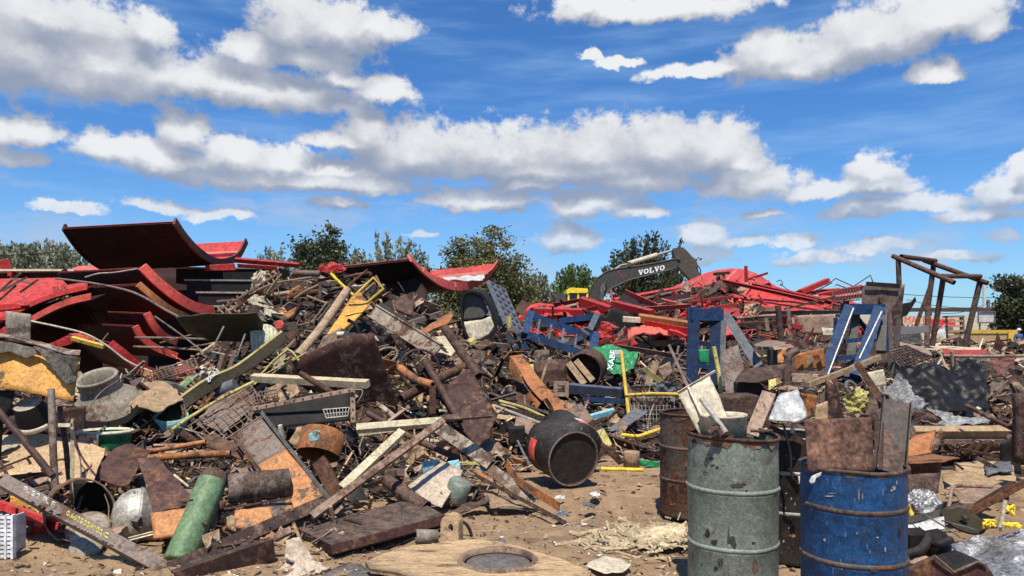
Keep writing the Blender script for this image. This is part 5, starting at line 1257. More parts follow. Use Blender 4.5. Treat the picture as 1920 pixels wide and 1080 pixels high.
beam('grey_trough', 'long grey weathered trough slanting down right of the orange plate', 'trough', 'scraped', (700,584), (822,660), 30, 'C', h=6, Y=(12.8,11.0), roll=-10)
beam('dark_angle', 'dark steel angle along the upper side of the grey trough', 'angle', 'steel_dark', (712,568), (836,658), 7, 'L', Y=(12.7,10.9), roll=30)
ring('iron_wheel_hoop', 'rusty spoked wheel standing among scrap below the grey trough', 'iron_wheel_hoop', 'rust_dark', (787,692), 37, 2.6, (.25,-.9,.2), Y=10.8, spokes=5)
ring('iron_wheel_hoop', 'smaller wheel rim lying behind the large maroon plate', 'iron_wheel_hoop', 'rust_grey', (722,668), 24, 3, (-.2,-.6,.75), Y=11.6, spokes=0)
tube('rubber_hose', 'black hose arching under the orange plate', 'hose', 'rubber', [(652,600),(668,610),(676,640),(672,665)], 3.4, Y=11.9)
tube('brown_pipe', 'round brown pipe with a broken mouth pointing up, centre of the heap', 'pipe', 'rust', [(834,615),(862,655),(897,706)], 9, Y=(11.2,10.4), sides=12, hollow=.75, sm=False)
tube('brown_pipe', 'brown pipe lying lower left towards the spoked wheel', 'pipe', 'rust', [(886,680),(820,712),(752,748)], 9, Y=(10.7,9.8), sides=12, hollow=.75, sm=False)
tube('brown_pipe', 'brown pipe slanting over the maroon sheet from the wheel', 'pipe', 'rust_dark', [(797,678),(830,735),(862,790)], 7, Y=(10.2,9.2), sides=12, hollow=.7, sm=False)
tube('brown_pipe', 'short rusty pipe crossing beneath, mouth facing the viewer', 'pipe', 'rust_orange', [(812,722),(778,712),(750,690)], 8, Y=(9.7,10.3), sides=12, hollow=.65, sm=False)
beam('brown_post', 'short brown post standing under the crossed pipes', 'post', 'rust', (811,725), (811,775), 12, 'box', Y=9.6)
plate('maroon_sheet', 'tall tapered maroon sheet leaning right of the crossed pipes', 'sheet', 'maroon', [(868,688),(884,690),(908,740),(933,775),(918,820),(896,838),(862,800),(826,752),(838,725)], Y=(10.3,9.0), cr=.04)
beam('white_channel', 'pale channel dropping diagonally below the level cream bar', 'channel', 'scraped', (815,795), (920,868), 26, 'U', h=8, Y=(8.0,7.7), roll=-10)
beam('white_channel', 'scraped grey channel running down to the dirt at the right foot of the heap', 'channel', 'scraped', (905,868), (1000,940), 22, 'U', h=8, Y=(7.8,7.2), roll=-10)
beam('rust_strip', 'curling rust orange strip beside the scraped grey channel', 'strip', 'rust_orange', (950,868), (1048,955), 16, 'flat', Y=(7.7,6.9), roll=35, bend=.06)
beam('thin_angle', 'thin rusty angle reaching the dirt in front of the black drum', 'angle', 'rust', (890,890), (1060,980), 7, 'L', Y=(7.5,6.6), roll=10)
plate('brown_board', 'flat brown board lying at the right foot of the left heap', 'board', 'wood', [(905,925),(985,938),(1000,955),(920,950)], Y=(7.4,7.0), cr=.03)
tube('long_bar', 'long dark bar from punched frame to the rusty slab', 'bar', 'rust_dark', [(690,775),(780,825),(860,860)], 6, Y=(8.6,8.0), sm=False)
plate('tan_plate', 'rusty tan plate above the tapered maroon sheet', 'plate', 'rust_orange', [(785,622),(846,583),(850,592),(842,604),(808,620),(792,628)], Y=(13.2,12.4), cr=.04)
plate('tan_plate', 'pale square plate behind the broken pipe mouth', 'plate', 'cream_steel', [(800,632),(840,628),(858,655),(846,668),(808,655)], Y=(12.6,12), cr=.04)
plate('brown_box', 'brown square box lid right of the yellow tube frame', 'lid', 'rust_dark', [(738,565),(760,550),(776,570),(772,590),(742,580)], Y=(14,13.4), cr=.02, th=.05)
tube('jug', 'pale green bottle lying above the maroon plate', 'bottle', 'plastic_pale', [(632,627),(655,626)], 5, Y=12, sides=12)
# bundle of poles and ladder at the top of the heap
ld = empty('iron_ladder', P(480, 560, 14), 'rusty iron rake ladder slanting on the top left of the heap', 'ladder')
for a, b_ in (((408,585),(524,513)), ((420,592),(530,524))): mb = MB(); m_tube(mb, [P(*a, 13.6), P(*b_, 14.4)], 3*14/F, 8); mb.obj('rail', 'rust', ld)
mb = MB()
for i in range(13): t_ = (i+.5)/13; m_tube(mb, [P(lerp(408,524,t_)-4, lerp(585,513,t_)-5, 13.6+.8*t_), P(lerp(422,532,t_), lerp(598,530,t_), 13.55+.8*t_)], 1.7*14/F, 6)
mb.obj('rungs', 'wood', ld)
for i, (p, r, mt, lb) in enumerate([
 ([(407,566),(450,563),(510,560)],3.2,'rust_grey','grey pole lying level on the ladder'),
 ([(455,558),(505,554),(545,548)],4,'wood','brown pole lying just above the grey level pole'),
 ([(425,584),(458,575)],4.5,'rust_pale','short pale pole stub at the left foot of the ladder'),
 ([(448,586),(495,572)],5,'rust_pale','second pale pole stub right of the first one'),
 ([(512,568),(560,553),(600,546)],6,'rust','thick brown pole lying high on the heap'),
 ([(548,512),(600,513)],6,'rust_grey','thick grey pole on the crest of the heap'),
 ([(552,560),(575,545),(598,534)],2.5,'wood','thin bent branch on the crest of the heap'),
 ([(575,555),(610,568),(615,566)],2.6,'rust_pale','pale bent bar left of the long brown pole'),
 ([(614,567),(590,598),(570,618)],2.4,'rust_pale','pale bar running down to the jerrycan'),
 ([(536,622),(550,592),(566,570)],5,'maroon','dark purple post right of the jerrycan'),
 ([(480,545),(520,530),(585,520)],2,'wood','thin stick lying across the crest'),
 ([(500,550),(515,530),(528,514)],2.2,'wood','stick running beside the ladder, nearest the pale sack'),
 ([(601,530),(600,560)],3.4,'rust_grey','upright stub right of the crest pole'),
 ([(645,520),(690,512),(695,517)],3,'rust','rusty bent bar on the crest near the second shell'),
 ([(560,610),(595,600),(620,570)],2,'steel_dark','dark thin rod below the pale bent bar'),
 ([(690,505),(660,530),(640,548)],2,'rust_dark','dark rod leaning on the second shell')]):
    tube('pole' if r > 3 else 'rod', lb, 'pole' if r > 3 else 'rod', mt, p, r, Y=14.4 - .12*i, sides=10)
plate('pale_sack', 'crumpled pale sack on the top left of the heap', 'sack', 'cream', [(470,540),(474,515),(486,505),(500,508),(498,525),(486,545),(476,548)], Y=14.6, cr=.16, th=.12)
plate('brown_sack', 'pinkish crumpled cloth right of the pale sack', 'cloth', 'rust_pale', [(498,508),(520,506),(530,512),(518,524),(500,520)], Y=14.5, cr=.14, th=.08)
plate('orange_scrap', 'orange bent scrap plate above the jerrycan', 'plate', 'orange_burnt', [(506,578),(532,576),(540,586),(520,586)], Y=12.6, cr=.04)
plate('orange_scrap', 'orange leaf shaped scrap right of the bent orange plate', 'plate', 'orange_burnt', [(522,594),(548,580),(556,576),(548,594),(530,604)], Y=12.5, cr=.04)
grid_wires('wire_mesh', 'rusty wire mesh panel below the dark red shells', 'mesh', 'rust_grey', [(290,696),(365,672),(372,690),(300,712)], 9, 4, 1.1, Y=(10.4,9.8))
plate('green_sheet', 'light green flat sheet behind the olive beam', 'sheet', 'green_pale', [(335,722),(352,706),(372,702),(362,715),(345,730)], Y=9.8, cr=.03)
plate('grey_sheet', 'dark grey sheet strip left of the light green sheet', 'sheet', 'steel_dark', [(297,712),(330,718),(368,735),(362,744),(318,728)], Y=9.6, cr=.03)
plate('pale_bag', 'pale crumpled bag behind the olive beam', 'bag', 'cream', [(372,700),(392,690),(396,706),(380,718),(370,715)], Y=10.2, cr=.12)
tube('small_drum', 'purple grey drum lying below the olive beam', 'drum', 'slate', [(408,735),(442,722)], 13, Y=9.6, sides=16, sm=False)
turned('plastic_tub', 'white and green plastic tub half hidden by the olive beam', 'tub', 'teal', (322,792), (.1,-.3,1), [(0,-16),(26,-16),(30,14),(28,15),(25,-12)], Y=8.8)
for i, (x, y, lb, mt) in enumerate([(410,690,'wooden stake leaning left of the olive beam','wood'),(432,684,'second wooden stake close to the olive beam','rust_pale'),(421,680,'third stake, dark, between the two wooden ones','rust_dark')]):
    beam('stake', lb, 'stake', mt, (x-4,y+10), (x+8,y-26), 7, 'box', Y=10.4)
plate('twisted_sheet', 'small twisted pink brown sheet by the wire mesh', 'sheet', 'rust_pale', [(360,668),(388,662),(395,676),(372,684)], Y=11, cr=.1)
plate('twisted_sheet', 'second pale brown twisted sheet beside the dark red shells', 'sheet', 'rust_pale', [(380,680),(398,672),(402,690),(388,694)], Y=10.8, cr=.08)
# ================================================================ MIDDLE
def frame_bars(root, nm, mat, bars, prof='box'):
    for a, b_, w_, Ya, Yb in bars:
        A, B = P(*a, Ya), P(*b_, Yb); kk = (Ya+Yb)/2/F
        mb = MB(); m_prof(mb, A, B, w_*kk, prof, w_*kk*1.0); mb.obj(nm, mat, root)
# blue ladder frame
bf = empty('ladder_truss', P(1050, 680, 17), 'blue steel ladder frame lying tilted in front of the red heap', 'frame')
frame_bars(bf, 'rail', 'navy', [((992,590),(1112,634),14,17.4,17.2), ((990,628),(1108,668),13,16.6,16.4)])
frame_bars(bf, 'end_bar', 'navy', [((995,588),(984,630),14,17.4,16.6), ((1118,628),(1106,670),14,17.2,16.4)])
frame_bars(bf, 'rung', 'blue_grey', [((1012,600),(1006,634),4,17.2,16.7), ((1034,609),(1028,641),4,17.2,16.6), ((1057,617),(1052,648),4,17.2,16.6), ((1082,628),(1076,657),4,17.1,16.5)])
frame_bars(bf, 'rear_bar', 'navy', [((1050,601),(1112,594),11,18.6,18.4)])
frame_bars(bf, 'rear_leg', 'blue_grey', [((1118,592),(1104,622),11,18.3,17.3), ((1050,652),(1100,628),9,17.0,17.0), ((1084,640),(1098,622),16,17.1,17.0)])
gl = empty('lattice_grating', P(950, 640, 17.8), 'slate blue lattice panel standing on edge, left of the ladder frame', 'lattice panel')
q = [P(916,530,18.4), P(946,548,18.4), P(982,632,17.3), P(950,610,17.3)]
def bil(u, v): return q[0].lerp(q[1], u).lerp(q[3].lerp(q[2], u), v)
mb = MB()
for i in range(4): m_prof(mb, bil(i/3, 0), bil(i/3, 1), .11, 'box', .14)
mb.obj('bars', 'blue_grey', gl)
mb = MB()
for j in range(8): m_prof(mb, bil(0, j/7), bil(1, j/7), .1, 'box', .16)
for j in range(6):
    for i in range(3):
        if (i+j) % 2 == 0: m_prof(mb, bil(i/3, (j+.5)/7), bil((i+1)/3, (j+.5)/7), .16, 'flat', th=.03)
mb.obj('cross_bars', 'blue_grey', gl)
frame_bars(gl, 'frame', 'slate', [((914,528),(948,546),8,18.4,18.4), ((950,610),(1000,640),10,17.3,17.1)])
bs = 'slate blue lattice scraps'
for i, (pts, mt, lb) in enumerate([([(905,570),(925,578),(930,598),(912,592)],'slate','slate plate at the top of the lattice panel'),([(935,640),(985,618),(990,630),(945,660)],'blue_grey','slate blue plate at the foot of the lattice panel'),([(955,615),(975,655),(962,662),(946,625)],'blue_grey','upright slate blue plate right of the black hood'),([(985,640),(1000,668),(985,678),(976,650)],'navy','dark blue plate under the left end of the ladder frame'),([(950,655),(980,672),(975,686),(948,668)],'navy','small navy plate lowest beside the black hood')]):
    plate('blue_plate', lb, 'plate', mt, pts, Y=16.9-.1*i, cr=.03)
# black hood with cream inside
hd = empty('black_hood', P(893, 645, 15.4), 'black round ended hood, its cream inside painted shaded above and lit below', 'hood')
ol = [(862,568),(868,550),(884,545),(905,552),(922,580),(931,612),(920,630),(898,643),(877,636),(866,610)]
mb = MB(); a = [P(x, y, 15.2) for x, y in ol]; bk = [P(x+8, y-4, 16.0) for x, y in ol]
m_ruled(mb, a + [a[0]], bk + [bk[0]], .05, 2); mb.obj('wall', 'black', hd)
pb_ = [(x*.96+900*.04, y*.96+600*.04) for x, y in ol]
plate('back_upper', None, None, 'steel_dark', [(866,562),(872,550),(886,548),(905,556),(916,585),(905,598),(866,603)], Y=15.35, parent=hd, cr=.01)  # upper half of the cream inside, its shade painted as dark grey
plate('back_lower', None, None, 'cream', [(865,604),(905,599),(921,592),(927,612),(916,628),(897,639),(880,632),(868,618)], Y=15.25, parent=hd, cr=.03)
# green bag
gb = empty('green_sack', P(1150, 700, 14.6), 'torn green plastic sack with white lettering', 'sack')
mb = MB(); m_plate(mb, pts3([(1105,672),(1112,652),(1138,645),(1165,653),(1198,661),(1188,690),(1168,698),(1150,702),(1128,690),(1122,676)], (15.0,14.3)), .02, .09, 5); mb.obj('sack_body', 'green', gb)
letters('XABE', 'paint_white', gb, (1143,699), (1150,662), 10, 14.25, 14.7, (-1, 0, -.1), .07)
plate('label_patch', None, None, 'white', [(1152,656),(1165,657),(1165,672),(1153,670)], Y=14.5, parent=gb, cr=.02)
# rusty open drum and black pipe mouth with boards
turned('open_drum', 'rusty open drum standing behind the curved rusty beam', 'drum', 'rust', (1033,680), (.05,-.25,-1), [(31,14),(31.5,0),(33,0),(33,18),(34,20),(33,22),(32,50)], Y=13.6, dent=.03)
tube('stick', 'pale stick leaning on the rusty open drum', 'stick', 'wood', [(1014,720),(1026,682)], 3, Y=13, sm=False)
pm = empty('wide_pipe', P(1098, 720, 13), 'wide black mouthed pipe with boards stuck inside', 'pipe')
kk = 13/F; mb = MB(); m_lathe(mb, P(1094, 697, 13), (.25, .93, .1), [(31*kk, 60*kk), (32*kk, 0), (35*kk, 0), (36*kk, 2*kk), (35*kk, 75*kk)], 34, dent=.03); m_lathe(mb, P(1094, 697, 13), (.25, .93, .1), [(0, 42*kk), (33*kk, 42*kk)], 30); mb.obj('wall', 'rust_dark', pm)
beam('board', 'left of the two boards stuck in the wide black pipe mouth', 'board', 'wood', (1066,680), (1096,720), 12, 'flat', Y=(12.9,12.6), th=3)
beam('board', 'right board stuck in the wide black pipe mouth', 'board', 'wood', (1080,676), (1112,714), 11, 'flat', Y=(13.0,12.7), th=3)
cb = empty('curved_beam', P(1010, 750, 12.6), 'curved rusty flat beam sweeping down in front of the open drum', 'beam')
mb = MB(); m_ruled(mb, [P(958,667,13.6), P(972,690,13.2), P(990,722,12.8), P(1020,755,12.2), P(1062,785,11.6)], [P(978,665,13.7), P(992,682,13.3), P(1012,710,12.9), P(1042,742,12.3), P(1085,772,11.7)], .03, 3); mb.obj('flange', 'rust_orange', cb)
mb = MB(); m_ruled(mb, [P(958,667,13.58), P(972,692,13.18), P(986,724,12.78), P(1014,757,12.18)], [P(956,690,13.5), P(968,722,13.1), P(986,750,12.7), P(1006,768,12.1)], .02, 3); mb.obj('punched_web', 'rust_orange', cb)
bt2 = empty('square_tube', P(1100, 740, 12.4), 'blue grey square tube with an open end plate', 'tube')
mb = MB(); m_prof(mb, P(1060,727,12.4), P(1172,736,12.9), 16*12.5/F, 'box', 16*12.5/F, roll=15); mb.obj('tube', 'blue_grey', bt2)
mb = MB(); c_ = P(1052, 729, 12.3); s_ = 14*12.3/F
for dx, dz, hx, hz in ((-.75,0,.25,1),(.75,0,.25,1),(0,.75,.5,.25),(0,-.75,.5,.25)): m_box(mb, c_ + Vector((dx*s_, 0, dz*s_)), (hx*s_, 0, 0), (0, .04, 0), (0, 0, hz*s_))
mb.obj('end_plate', 'rust_pale', bt2)
beam('blue_tube', 'navy tube lying under the blue grey square tube', 'tube', 'navy', (1095,748), (1172,752), 9, 'box', Y=12.3)
yt = tube('yellow_pipe', 'upright yellow pipe with a bare brown top beside the green sack', 'pipe', 'yellow', [(1165,660),(1172,720),(1179,778)], 3.4, Y=(13.2,11.6), sm=False)
tube('yellow_pipe', 'level yellow pipe running right from the upright yellow pipe', 'pipe', 'yellow', [(1172,741),(1222,738),(1272,739)], 3.2, Y=12, sm=False)
grid_wires('wire_mesh', 'tangled fine wire mesh hanging below the level yellow pipe', 'mesh', 'steel', [(1180,745),(1265,745),(1262,800),(1190,805)], 12, 7, .5, Y=(12.2,11.4))
plate('perforated_plate', 'tan perforated plate lying in the rubble under the square tube', 'plate', 'rust_pale', [(1062,768),(1090,755),(1112,785),(1096,800),(1075,792)], Y=(12,11), cr=.03)
plate('grey_flat', 'flat grey plate propped up in front of the wire mesh', 'plate', 'slate', [(1138,806),(1192,764),(1216,772),(1178,798),(1150,808)], Y=(11.6,10.8), cr=.02)
beam('light_blue_bar', 'light blue bar under the navy tube', 'bar', 'cyan', (1108,782), (1152,770), 9, 'box', Y=11.4, roll=25)
beam('dark_girder', 'long dark girder sloping down behind the lying black drum', 'girder', 'rust_dark', (916,742), (1242,858), 15, 'I', h=14, Y=(12,9.9), roll=15)
beam('dark_girder', 'dark flat bar from the foot of the tapered maroon sheet', 'bar', 'rust', (930,760), (1050,792), 8, 'flat', Y=(11.2,10.4), roll=20)
tube('grey_pipe', 'thin grey pipe above the rubble left of the lying black drum', 'pipe', 'steel', [(930,762),(990,785),(1045,806)], 3.4, Y=(10.8,10.0), hollow=.7)
tube('yellow_strip', 'row of yellow strips on the rubble above the grey pipe', 'strip', 'yellow_pale', [(935,752),(980,764),(1020,782)], 3.4, Y=11)
tube('yellow_bar', 'bright yellow bar on the dirt right of the lying black drum', 'bar', 'digger_yellow', [(1127,879),(1206,881)], 3.6, Y=8.8, sm=False)
tube('yellow_bar', 'yellow cable bundle lying left of the rear brown drum', 'cable', 'digger_yellow', [(1165,815),(1195,818),(1215,812),(1240,804)], 3.6, Y=9.9)
turned('log', 'short log standing on end left of the rear brown drum', 'log', 'wood', (1184,846), (0,0,1), [(0,0),(14,0),(15,-2),(15,-30),(0,-31)], Y=9.4)
plate('green_plank', 'green plank behind the short log', 'plank', 'green', [(1198,862),(1240,866),(1240,876),(1200,874)], Y=9.3, cr=.02)
plate('rusty_plate', 'rusty tapered plate leaning in front of the short log', 'plate', 'rust', [(1118,830),(1150,838),(1172,868),(1160,872)], Y=9.2, cr=.02)
plate('small_black_box', 'small black box on the rubble left of the lying drum', 'box', 'black', [(952,802),(984,800),(986,832),(956,834)], Y=9.6, cr=.01, th=.15)
plate('brown_tile', 'brown flat tile leaning on the rubble left of the lying drum', 'tile', 'rust_pale', [(968,780),(1005,790),(990,812),(964,800)], Y=(10.4,9.8), cr=.02)
plate('green_sheet', 'green panel glimpsed through the left blue trestle', 'panel', 'green', [(1310,655),(1335,655),(1335,682),(1312,682)], Y=14.8, cr=.02)
# ---- drums
def ringed_drum(label, x, top, bottom_z, Y, r, mat, rimmat, rings, seed, dents=.012, hoopmat=None, flare=0., rimdip=0.):
    c = P(x, top, Y); H = c.z - bottom_z
    rt = empty('steel_drum', Vector((c.x, Y, bottom_z)), label, 'drum')
    ring_z = sorted(HE - (ry-HY)/F*(Y-r*.9) - bottom_z for ry in rings)
    base = Vector((c.x, Y, bottom_z))
    prof = [(0, .012), (r*.96, .0), (r*1.012, .012), (r, .03)]
    for z in ring_z: prof += [(r, z-.028), (r*1.012, z-.02), (r, z-.012), (r, z+.012), (r*.996, z+.05)]
    n = 6
    prof += [(r*.998, lerp(ring_z[-1]+.06, H-.04, i/n)) for i in range(n+1)]
    prof += [(r*1.0, H-.02)]
    mb = MB(); m_lathe(mb, base, (0, 0, 1), prof, 72, dent=dents, seed=seed)
    m_lathe(mb, base, (0, 0, 1), [(r*.985, H-.02), (r*.98, .1), (0, .1)], 48)
    mb.obj('body', mat, rt)
    for z in ring_z:
        mb = MB(); m_lathe(mb, base, (0, 0, 1), [(r*.99, z-.016), (r*1.018, z-.01), (r*1.034, z), (r*1.018, z+.01), (r*.99, z+.016)], 72, dent=dents, seed=seed); mb.obj('hoop', hoopmat or mat, rt)
    mb = MB(); pts = []
    for i in range(61):
        a = 2*math.pi*i/60; q_ = Vector((math.cos(a), math.sin(a), seed))
        rr = r*(1.005 + .03*noise.noise(q_*1.3)); z = H - .008 + rimdip*noise.noise(q_*1.1)
        pts.append(base + Vector((math.cos(a)*rr, math.sin(a)*rr, z)))
    m_tube(mb, pts, .011, 8); mb.obj('rim', rimmat, rt)
    return rt
gd = ringed_drum('dented grey green steel drum full of scrap, in front', 1374, 813, -.03, 4.78, .282, 'green_drum', 'rust', [925, 1033], 2.1, .034, rimdip=.03)
bd = ringed_drum('scratched blue steel drum holding two rusty plates', 1599, 869, -.03, 4.13, .273, 'blue_drum', 'rust_dark', [962, 1063], 5.4, .02, 'drum_brown', rimdip=.008)
rd = ringed_drum('brown and grey green drum standing behind the front green one', 1298, 772, -.03, 7.0, .3, 'drum_brown', 'rust_dark', [843, 905], 8.3, .012, rimdip=.015)
kd = ringed_drum('black scraped drum squeezed between the green and blue drums', 1480, 812, -.03, 5.7, .29, 'drum_black', 'steel', [888, 964], 9.1, .012, 'steel')  # pale hoop colour paints the bright highlights on the rings
def rust_band(root, mat, x, top, Y, r, h, sd):
    rn = random.Random(sd); c = P(x, top, Y); mb = MB(); n_ = 90; vs = []
    for i in range(n_):
        a = 2*math.pi*i/n_; q_ = Vector((math.cos(a), math.sin(a), sd)); hh = h*max(.15, .6 + 1.1*noise.noise(q_*3) + .6*noise.noise(q_*11))
        for z, rr in ((-.012, 1.012), (-.012-hh, 1.012)): vs.append(Vector((c.x + math.cos(a)*r*rr, c.y + math.sin(a)*r*rr, c.z + z)))
    mb.add(vs, [(2*i, 2*i+1, (2*i+3) % (2*n_), (2*i+2) % (2*n_)) for i in range(n_)], 0, True); mb.obj('rusted_edge', mat, root)
rust_band(gd, 'rust_pale', 1374, 813, 4.78, .282, .05, 4)
rust_band(rd, 'rust', 1298, 772, 7.0, .3, .05, 7)
rust_band(bd, 'drum_brown', 1599, 869, 4.13, .273, .02, 9)
# marks on the drums
def marks(root, mat, cx, Yc, r, spots, sd):
    rn = random.Random(sd); mb = MB()
    X0 = (cx-960)/F*Yc
    for x, y, w_, h_ in spots:
        def on(px, py):
            xx = (px-960)/F*(Yc-r*.9); dx = max(-r*.98, min(r*.98, xx - X0)); yy = Yc - math.sqrt(r*r - dx*dx)*1.012
            return Vector((X0+dx*1.008, yy, HE-(py-HY)/F*yy))
        n_ = 9; out_ = [on(x + w_*math.cos(a)*rn.uniform(.55, 1.1), y + h_*math.sin(a)*rn.uniform(.55, 1.1)) for a in [2*math.pi*k_/n_ for k_ in range(n_)]]
        mb = MB(); mb.add(out_, [tuple(range(n_))]); mb.obj('wear_mark', mat, root)
marks(gd, 'rust', 1374, 4.78, .282, [(1380,910,17,3.5),(1303,944,5,16),(1298,965,4,12),(1316,1044,6,8),(1414,1062,7,16),(1392,905,5,4),(1340,872,4,3),(1330,886,3,2),(1360,818,22,4),(1400,822,16,4),(1310,826,8,8)], 1)
marks(gd, 'drum_black', 1374, 4.78, .282, [(1338,860,5,3),(1347,877,3,3),(1332,1000,4,8),(1342,1016,6,5),(1352,1052,5,10),(1345,1066,6,4),(1397,920,3,2),(1410,1018,5,3),(1322,1058,3,5),(1376,880,2,2)], 2)
marks(bd, 'steel', 1599, 4.13, .273, [(1674,915,5,6),(1680,905,2,5),(1668,920,3,3),(1608,928,1.2,12),(1614,930,1.2,10),(1566,930,8,1.6),(1570,925,6,1.2),(1605,1000,2,3),(1640,1008,3,2),(1560,1012,2,4),(1655,1030,2,5)], 3)
marks(bd, 'rust', 1599, 4.13, .273, [(1611,964,13,4),(1535,1040,5,4),(1632,1068,8,6),(1600,1050,3,3),(1690,1000,4,10),(1524,980,3,9)], 4)
marks(kd, 'rust_orange', 1480, 5.7, .29, [(1484,1004,6,4),(1478,880,3,2)], 5)
marks(kd, 'steel', 1480, 5.7, .29, [(1474,925,2,1.5),(1482,935,1.5,3),(1478,990,2,2),(1488,945,1.5,4),(1470,1015,2,3),(1486,860,2,1.4)], 6)
marks(rd, 'rust', 1298, 7.0, .3, [(1265,925,14,30),(1290,870,9,12),(1252,860,5,9)], 7)
plate('scraped_patch', None, None, 'white', [(1517,902),(1522,893),(1532,888),(1541,885),(1539,892),(1529,898),(1527,906),(1520,907)], Y=3.905, parent=bd, cr=.004, th=.003, cuts=2)
def dent_band(nm, x0, x1, y, Y, mat, parent): pass
# rolling drum on its side
ly = empty('lying_drum', P(1066, 905, 8.1), 'black steel drum lying on its side, round end facing forward', 'drum')
c_ = P(1075, 861, 7.98); kk = 7.98/F; ax_ = Vector((-.4, .9, .13)); r_ = .3
mb = MB(); m_lathe(mb, c_, ax_, [(r_*.9, .03), (r_*.93, .0), (r_, .0), (r_*1.0, .02), (r_*.985, .04), (r_*.98, .28), (r_*1.0, .3), (r_*.98, .32), (r_*.98, .5), (r_*1.0, .52), (r_*.98, .54), (r_*.98, .6), (0, .6)], 56, dent=.02); mb.obj('body', 'drum_black', ly)
mb = MB(); m_lathe(mb, c_, ax_, [(0, .012), (r_*.5, .014), (r_*.93, .01)], 48, dent=.0); mb.obj('end_lid', 'lid_black', ly)
mb = MB(); d_, s_, t_ = frame_of(ax_); m_tube(mb, [c_ - ax_*.004 + (s_*math.cos(a) + t_*math.sin(a))*r_*.985 for a in [2*math.pi*i/48 for i in range(49)]], .012, 8); mb.obj('rim', 'rust_grey', ly)
mb = MB(); m_lathe(mb, c_, ax_, [(r_*.99, .36), (r_*1.006, .365), (r_*1.006, .5), (r_*.99, .505)], 16, a0=2.7, a1=3.5); mb.obj('painted_band', 'red_rib', ly)
l2 = empty('lying_drum', P(1100, 850, 9), 'second lying drum with a red band, behind the round black end', 'drum')
c2 = P(1088, 836, 9.0); ax2 = Vector((-.25, .95, .12)); r2 = .27
mb = MB(); m_lathe(mb, c2, ax2, [(0, .02), (r2, 0), (r2, .8), (0, .8)], 48, dent=.02); mb.obj('body', 'drum_black', l2)
mb = MB(); m_lathe(mb, c2, ax2, [(r2*1.0, .08), (r2*1.012, .09), (r2*1.012, .2), (r2*1.0, .21)], 24, a0=.2, a1=1.5); mb.obj('painted_band', 'red_rib', l2)
mb = MB(); m_lathe(mb, c2, ax2, [(r2*1.0, .23), (r2*1.012, .24), (r2*1.012, .32), (r2*1.0, .33)], 20, a0=.9, a1=1.5); mb.obj('white_band', 'white', l2)
# ---- things in the green drum
CP = empty('ribbed_sheet', P(1320, 790, 4.75), 'cream ribbed panel sticking up from the green drum, on the left', 'panel')
plate('panel_face', None, None, 'cream', [(1273,738),(1330,706),(1352,752),(1366,792),(1360,815),(1312,815),(1290,775)], Y=(4.95,4.75), parent=CP, cr=.015)
beam('top_flange', None, None, 'cream', (1271,737), (1342,696), 5, 'L', Y=(4.94,4.96), parent=CP, roll=40)
beam('rib', None, None, 'cream', (1291,726), (1326,800), 4, 'box', Y=(4.9,4.72), parent=CP)
turned('paint_tin', 'cream tin standing in the green drum', 'tin', 'cream', (1356,776), (.02,.0,-1), [(41,8),(42,0),(43.5,0),(43.5,4),(42,5),(42,52),(0,52)], Y=4.72, dent=.01)
tube('dark_pipe', 'grey pipe end leaning in the cream tin', 'pipe', 'steel', [(1315,748),(1362,812)], 5.2, Y=(4.7,4.5), hollow=.75, sides=12, sm=False)
tube('pipe_elbow', 'short rusty pipe elbow at the front of the cream tin', 'pipe', 'rust', [(1330,812),(1340,803),(1345,805),(1352,815)], 6, Y=4.5, hollow=.7, sides=12)
beam('rust_channel', 'rusty channel standing in the green drum on its right', 'channel', 'rust_pale', (1442,735), (1409,815), 25, 'U', h=12, Y=(4.85,4.7), roll=12)
plate('silver_sheet', 'silvery bent sheet leaning right behind the green drum', 'sheet', 'galvanised', [(1440,789),(1460,740),(1496,728),(1506,752),(1514,780),(1498,788)], Y=(5.5,5.2), cr=.025)
plate('dark_sheet', 'dark bent sheet jutting out above the green drum', 'sheet', 'rust_dark', [(1376,716),(1392,694),(1476,680),(1464,706),(1424,716)], Y=(8.6,8.2), cr=.02)
plate('dark_sheet', 'black lower flange under the dark bent sheet', 'sheet', 'black', [(1376,717),(1424,717),(1440,735),(1432,752),(1378,748)], Y=8.4, cr=.02)
plate('brown_box', 'flat brown box side behind the cream tin', 'box', 'rust', [(1350,744),(1424,742),(1424,790),(1352,790)], Y=5.8, cr=.01, th=.3)
tube('small_pipe', 'small rusty pipe lug on the right rim of the green drum', 'pipe', 'rust', [(1424,808),(1432,808)], 6, Y=4.55, hollow=.5, sides=12, sm=False)
beam('rust_angle', 'rust angle bar lying behind the green drum rim to the right', 'angle', 'rust', (1440,800), (1512,832), 11, 'L', Y=(5.4,5.2), roll=20)
tube('black_hose', 'black cable hanging down over the black drum', 'cable', 'rubber', [(1470,800),(1482,850),(1484,890),(1496,908)], 2.2, Y=5.25)
tube('white_strap', 'pale strap curling above the black drum', 'strap', 'cream', [(1485,812),(1488,795),(1500,788),(1508,786)], 4, Y=5.3)
plate('paper_tag', 'small pale tag on the side of the black drum', 'tag', 'cream', [(1497,893),(1505,893),(1506,908),(1498,908)], Y=5.2, cr=.003, th=.004)
